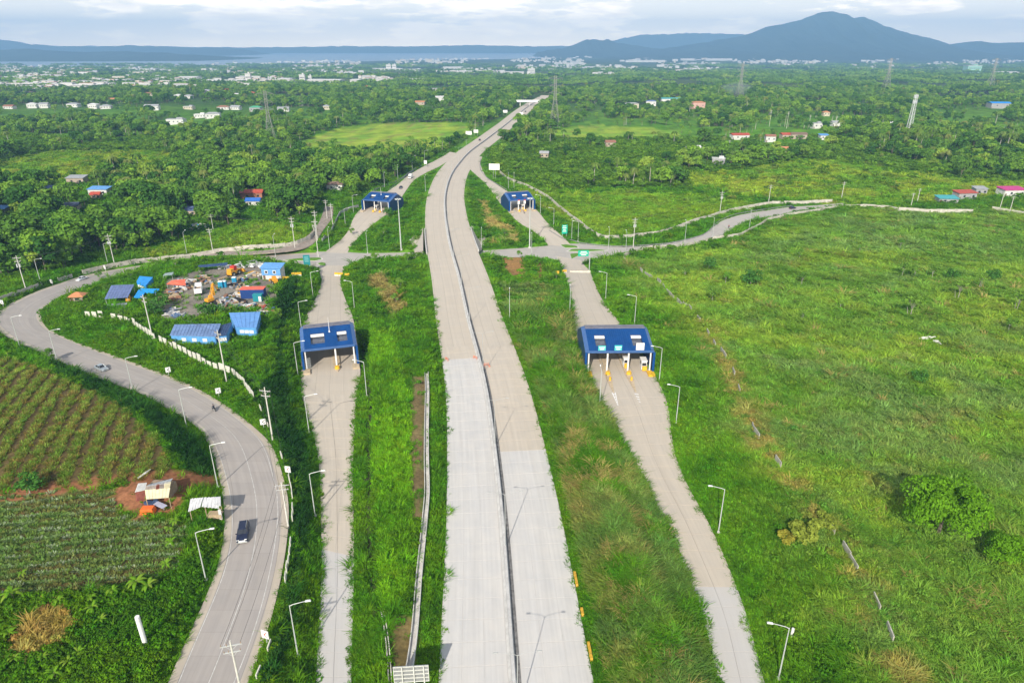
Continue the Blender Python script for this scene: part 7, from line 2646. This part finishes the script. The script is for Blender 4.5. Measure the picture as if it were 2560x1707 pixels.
# ---------------------------------------------------------------- vehicles
def car(label, p, rz, L_, W_, Hh, paint, suv=False, name='car'):
    t = thing(name, label, 'car', p, rz)
    # nose towards -y
    bl = .62 * Hh if suv else .56 * Hh
    b = MB()
    prof = [(-L_ / 2, .34), (-L_ / 2 + .05, bl * .82), (-L_ / 2 + .35, bl * .94), (-L_ * .20, bl * 1.03), (L_ / 2 - .15, bl * 1.05), (L_ / 2, bl * .85), (L_ / 2, .36), (L_ / 2 - .3, .26), (-L_ / 2 + .3, .26)]
    n = len(prof)
    xs_ = [(-W_ / 2, .0), (-W_ / 2 + .10, .06), (W_ / 2 - .10, .06), (W_ / 2, 0)]
    vs = []
    for x, up in xs_:
        for y, z in prof:
            vs.append((x, y * (1 if up else .975), z + (up if z > .5 else 0)))
    fs = [tuple(range(n)), tuple(range(3 * n, 4 * n))[::-1]]
    for k_ in range(3):
        for j in range(n):
            a, c = k_ * n + j, k_ * n + (j + 1) % n
            fs.append((a, a + n, c + n, c))
    b.add(vs, fs)
    b.build('body', paint, t)
    y0, y1 = (-L_ * .24, L_ / 2 - .12) if suv else (-L_ * .22, L_ * .36)
    ry0, ry1 = (-L_ * .10, L_ / 2 - .35) if suv else (-L_ * .06, L_ * .20)
    w0, w1 = W_ / 2 - .08, W_ / 2 - .28
    zb, zt_ = bl * 1.02, Hh
    vs = [(-w0, y0, zb), (w0, y0, zb), (w0, y1, zb), (-w0, y1, zb), (-w1, ry0, zt_ - .04), (w1, ry0, zt_ - .04), (w1, ry1, zt_ - .04), (-w1, ry1, zt_ - .04)]
    MB().add(vs, [(0, 1, 5, 4), (1, 2, 6, 5), (2, 3, 7, 6), (3, 0, 4, 7)]).build('windows', GLASS, t)
    MB().box((0, (ry0 + ry1) / 2, zt_ - .02), (2 * w1 + .06, ry1 - ry0 + .06, .09), taper=.92).build('roof', paint, t)
    pl = MB()
    for s in (-1, 1):
        for fa in (0, .45, 1):
            ya, yb = y0 + (y1 - y0) * fa, ry0 + (ry1 - ry0) * fa
            pl.bar((s * w0, ya, zb), (s * w1, yb, zt_), .045)
    pl.build('pillar', paint, t)
    for s in (-1, 1):
        MB().box((s * (W_ / 2 - .28), -L_ / 2 + .06, bl * .80), (.42, .14, .16)).build('headlight', LENS, t)
        MB().box((s * (W_ / 2 - .22), L_ / 2 - .01, bl * .85), (.26, .08, .2)).build('taillight', RED, t)
        MB().box((s * (W_ / 2 + .08), y0 + .25, zb + .08), (.2, .12, .14)).build('mirror', paint, t)
        for y in (-L_ * .31, L_ * .29):
            wheel(t, s * (W_ / 2 - .12), y, .36 if suv else .31, .24)
    MB().box((0, -L_ / 2 + .03, bl * .55), (W_ * .62, .1, .26)).build('grille', LENS if suv else BLK, t)
    MB().box((0, -L_ / 2 - .01, .42), (W_ * .94, .16, .22)).build('bumper', STEEL if suv else paint, t)
    if suv:
        for s in (-1, 1):
            MB().bar((s * w1, ry0 + .2, zt_ + .08), (s * w1, ry1 - .2, zt_ + .08), .03).build('roof_rail', STEEL, t)
    return t


def on_cv(px, py):
    z = 3.0
    for _ in range(8):
        x, y = G(px, py, z)
        i = int(np.argmin((cv[:, 0] - x) ** 2 + (cv[:, 1] - y) ** 2))
        z = cv[i, 2] + .05
    i = min(max(i, 2), len(cv) - 3)
    d_ = cv[i - 2, :2] - cv[i + 2, :2]         # towards the camera end
    return Vector((x, y, z)), math.atan2(d_[1], d_[0]) + math.pi / 2


NAVY = mat('car_navy', (.012, .018, .05), .2, spec=.6)
SILV = mat('car_silver', (.42, .47, .50), .3, spec=.6, metal=.4)
CWHT = mat('car_white', (.62, .65, .68), .3, spec=.5)
p, a = on_cv(609, 1338)
car('dark navy sport utility car driving towards the camera on the curved road', p, a, 4.9, 1.9, 1.85, NAVY, True)
p, a = on_cv(254, 924)
car('silver grey hatchback driving down the curved road past the bend', p, a, 4.4, 1.75, 1.52, SILV)
p, a = on_cv(205, 700)
car('pale sedan far up the curved road by the wood wall', p, a + math.pi * 0, 4.5, 1.75, 1.45, CWHT)


def on_strip(a, px, py):
    z = 0.
    for _ in range(10):
        x, y = G(px, py, z)
        i = int(np.argmin((a[:, 0] - x) ** 2 + (a[:, 1] - y) ** 2))
        z = .5 * z + .5 * (a[i, 2] + .05)
    i = min(max(i, 2), len(a) - 3)
    d_ = a[i + 2, :2] - a[i - 2, :2]
    return Vector((x, y, a[i, 2] + .06)), math.atan2(d_[1], d_[0]) + math.pi / 2


p, a = on_strip(lr, 1002, 471)
car('dark car on the far left ramp just beyond the toll plaza', p, a + math.pi, 4.5, 1.8, 1.5, NAVY)
p, a = on_strip(lr, 1026, 446)
t = thing('van', 'white delivery truck on the far left ramp beyond the dark car', 'truck', p, a + math.pi)
MB().box((0, .8, 1.75), (2.1, 3.8, 2.3)).build('cargo_box', WHT, t)
MB().box((0, -2.0, 1.3), (1.9, 1.6, 1.6), taper=.88).build('cab', WHT, t)
MB().box((0, -2.78, 1.6), (1.6, .08, .6)).build('windscreen', GLASS, t)
MB().box((0, 0, .55), (1.2, 5.4, .25)).build('chassis', BLK, t)
for x in (-.85, .85):
    for y in (-1.8, 1.7):
        wheel(t, x, y, .42)
p, a = on_strip(lo_, 1981, 522)
car('small dark car at the end of the right local road', p, a, 4.3, 1.7, 1.5, NAVY)
for y, off, lab, m in ((690, -5.5, 'dark car on the far expressway left carriageway', NAVY), (905, 3.5, 'pale car on the far expressway right carriageway', CWHT), (1000, 6.0, 'far dark car near the overpass on the right carriageway', NAVY)):
    p_, a_ = med_at(y, off)
    car(lab, Vector((p_[0], p_[1], .06)), a_ + math.pi / 2 + (0 if off < 0 else math.pi) , 4.4, 1.75, 1.5, m)


# riders and their motorcycles
def skin_fig(name, joints, edges, mats, parent=None, sub=1):
    me = bpy.data.meshes.new(name)
    me.from_pydata([j[:3] for j in joints], edges, [])
    o = bpy.data.objects.new(name, me)
    COL.objects.link(o)
    sk = o.modifiers.new('skin', 'SKIN')
    for i, j in enumerate(joints):
        me.skin_vertices[0].data[i].radius = (j[3], j[3] if len(j) < 5 else j[4])
        me.skin_vertices[0].data[i].use_root = (i == 0)
    ss = o.modifiers.new('sub', 'SUBSURF')
    ss.levels = ss.render_levels = sub
    dg = bpy.context.evaluated_depsgraph_get()
    m2 = bpy.data.meshes.new_from_object(o.evaluated_get(dg))
    m2.name = name
    bpy.data.objects.remove(o)
    for m in mats:
        m2.materials.append(m)
    m2.polygons.foreach_set('use_smooth', [True] * len(m2.polygons))
    return link(name, m2, parent)


SHIRT = [mat('shirt_dark', (.03, .035, .05), .8), mat('shirt_red', (.30, .05, .04), .8)]
SKIN = mat('skin', (.36, .21, .14), .6)


def moto(label, plabel, p, rz, k_):
    t = thing('motorcycle', label, 'motorcycle', p, rz)
    for y in (-.68, .66):
        wl = MB()
        wl.tube([(-.06, y, .31), (.06, y, .31)], .31, 14)
        w_ = wl.build('wheel', TYRE, t)
        MB().tube([(-.07, y, .31), (.07, y, .31)], .17, 10).build('rim', STEEL, w_)
    MB().tube([(0, -.66, .34), (0, -.45, .8), (0, -.38, 1.02)], [.05, .05, .05], 6).build('fork', STEEL, t)
    MB().tube([(0, -.42, .82), (0, -.1, .78), (0, .35, .72), (0, .85, .82)], [.14, .19, .17, .08], 8).build('body', mat('bike_black', (.03, .03, .035), .3), t)
    MB().box((0, .0, .42), (.3, .5, .32)).build('engine', STEEL, t)
    MB().box((0, .3, .86), (.28, .75, .12)).build('seat', BLK, t)
    MB().tube([(-.36, -.3, 1.05), (0, -.4, 1.02), (.36, -.3, 1.05)], .025, 6).build('handlebar', BLK, t)
    MB().box((0, -.52, .9), (.2, .14, .2)).build('headlight', LENS, t)
    q = thing('person', plabel, 'person', p, rz)
    J = [(0, .22, .92, .16, .13), (0, .18, 1.18, .17, .12), (0, .10, 1.42, .19, .12), (0, .06, 1.54, .07), (0, .03, 1.66, .10), (0, .02, 1.78, .095),
         (-.21, .10, 1.42, .065), (-.33, -.06, 1.20, .05), (-.35, -.30, 1.09, .04), (.21, .10, 1.42, .065), (.33, -.06, 1.20, .05), (.35, -.30, 1.09, .04),
         (-.12, .18, .90, .10), (-.22, -.22, .78, .075), (-.2, .05, .36, .055), (-.2, -.10, .30, .05), (.12, .18, .90, .10), (.22, -.22, .78, .075), (.2, .05, .36, .055), (.2, -.10, .30, .05)]
    E = [(0, 1), (1, 2), (2, 3), (3, 4), (4, 5), (2, 6), (6, 7), (7, 8), (2, 9), (9, 10), (10, 11), (0, 12), (12, 13), (13, 14), (14, 15), (0, 16), (16, 17), (17, 18), (18, 19)]
    b_ = skin_fig('body', J, E, [SHIRT[k_], SKIN, mat('trousers', (.06, .065, .09), .8)], q)
    mi = []
    for po in b_.data.polygons:
        c = po.center
        mi.append(2 if c.z < .95 else (1 if (c.z > 1.52 or (c.z < 1.2 and abs(c.x) > .3)) else 0))
    b_.data.polygons.foreach_set('material_index', mi)
    hm = bmesh.new()
    bmesh.ops.create_uvsphere(hm, u_segments=10, v_segments=7, radius=.145)
    for v_ in hm.verts:
        v_.co.z = v_.co.z * 1.05 + 1.76
        v_.co.y += .03
    bmesh.ops.delete(hm, geom=[v_ for v_ in hm.verts if v_.co.z < 1.68 and v_.co.y < .04], context='VERTS')
    me = bpy.data.meshes.new('helmet')
    hm.to_mesh(me)
    me.materials.append(mat('helmet_black', (.03, .03, .035), .3))
    link('helmet', me, q)


p, a = on_cv(535, 1026)
moto('black motorcycle riding up the curved road near its middle line', 'rider in a dark shirt and helmet on the motorcycle on the curved road', p, a + math.pi, 0)
p, a = on_strip(lo_, 1822, 570)
moto('small motorcycle on the right local road bend', 'rider on the motorcycle on the right local road', p, a, 1)
p, a = on_strip(rr_, 1310, 533)
moto('motorcycle stopped in front of the far right toll plaza', 'rider on the motorcycle before the far right toll plaza', p, a + math.pi, 1)

# white cattle
COW = mat('cow_white', (.66, .64, .60), .8, .08, 3)


def cow(label, p, rz, graze):
    hd = (-1.35, .75) if graze else (-1.45, 1.55)
    J = [(0, 0, 1.02, .36, .40), (0, -.55, 1.05, .33, .40), (0, .6, 1.06, .30, .33), (0, -.98, 1.22 if not graze else 1.0, .20), (0, hd[0], hd[1], .15), (0, hd[0] - .32, hd[1] - .14, .10)]
    E = [(0, 1), (0, 2), (1, 3), (3, 4), (4, 5)]
    for s in (-1, 1):
        for yj, kn in ((-.55, -.02), (.62, .07)):
            b0_ = len(J)
            J += [(s * .20, yj, .78, .13), (s * .20, yj + kn, .42, .07), (s * .20, yj, .04, .06)]
            E += [((1 if yj < 0 else 2), b0_), (b0_, b0_ + 1), (b0_ + 1, b0_ + 2)]
    k0 = len(J)
    J += [(0, .92, 1.15, .05), (0, 1.02, .75, .03), (0, 1.0, .45, .05)]
    E += [(2, k0), (k0, k0 + 1), (k0 + 1, k0 + 2)]
    t = thing('cow', label, 'cow', p, rz)
    skin_fig('body', J, E, [COW], t)
    for s in (-1, 1):
        MB().tube([(s * .10, hd[0] + .02, hd[1] + .12), (s * .24, hd[0] - .02, hd[1] + .30)], [.035, .012], 5).build('horn', BARK, t)
        MB().add([(s * .12, hd[0] + .05, hd[1] + .06), (s * .34, hd[0] + .10, hd[1] + .02), (s * .30, hd[0] + .02, hd[1] - .06)], [(0, 1, 2)]).build('ear', COW, t)


cow('white cow grazing in the right field, left of a close pair', at(2310, 853), -1.9, True)
cow('white cow standing in the right field, in the middle', at(2320, 851), 1.2, False)
cow('white cow apart on the right in the field', at(2339, 861), .5, True)

# thin smoke at the foot of the right pylon
sm = bmesh.new()
bmesh.ops.create_uvsphere(sm, u_segments=14, v_segments=9, radius=1)
for v_ in sm.verts:
    v_.co.x *= 26 * (1 + .25 * math.sin(v_.co.z * 5)); v_.co.y *= 14; v_.co.z *= 11
me = bpy.data.meshes.new('smoke')
sm.to_mesh(me)
smo = link('smoke', me, None, at(1838, 246) + Vector((0, 0, 16)))
smo['kind'] = 'stuff'
sv = bpy.data.materials.new('smoke')
sv.use_nodes = True
sv.node_tree.nodes.clear()
q1, q2 = sv.node_tree.nodes.new('ShaderNodeOutputMaterial'), sv.node_tree.nodes.new('ShaderNodeVolumePrincipled')
q2.inputs['Color'].default_value = (.75, .85, 1, 1)
q2.inputs['Density'].default_value = .010
sv.node_tree.links.new(q2.outputs[0], q1.inputs['Volume'])
me.materials.append(sv)

# grassed traffic islands of the two junctions
GTOP = mat('island_grass', (.10, .22, .02), .95, .35, 2)
for pts, lab in (([(704, 650), (760, 645), (805, 644), (808, 648), (790, 652), (730, 652)], 'long'), ([(793, 659), (803, 656), (815, 658), (815, 664), (800, 663)], 'small'),
                 ([(1399, 612), (1412, 611), (1445, 616), (1447, 620), (1412, 620)], 'wedge'), ([(1415, 628), (1425, 623), (1490, 624), (1522, 626), (1470, 629)], 'long'), ([(1424, 635), (1446, 633), (1454, 636), (1428, 648)], 'triangular')):
    q = [Vector((*G(a, b, -5.35), -5.35)) for a, b in pts]
    n_ = len(q)
    b = MB()
    b.add(q + [k_ - Vector((0, 0, .5)) for k_ in q], [tuple(range(n_))[::-1]] + [(i, (i + 1) % n_, n_ + (i + 1) % n_, n_ + i) for i in range(n_)])
    o = b.build('traffic_island', M_CONCL)
    o['kind'] = 'structure'
    c = sum(q, Vector()) / n_
    inn = [c.lerp(k_, .90) + Vector((0, 0, .02)) for k_ in q]
    top = [c.lerp(k_, .70) + Vector((0, 0, .32)) for k_ in q]
    MB().add(inn + top, [tuple(range(n_, 2 * n_))] + [(i, (i + 1) % n_, n_ + (i + 1) % n_, n_ + i) for i in range(n_)]).build('grass_top', GTOP, o)
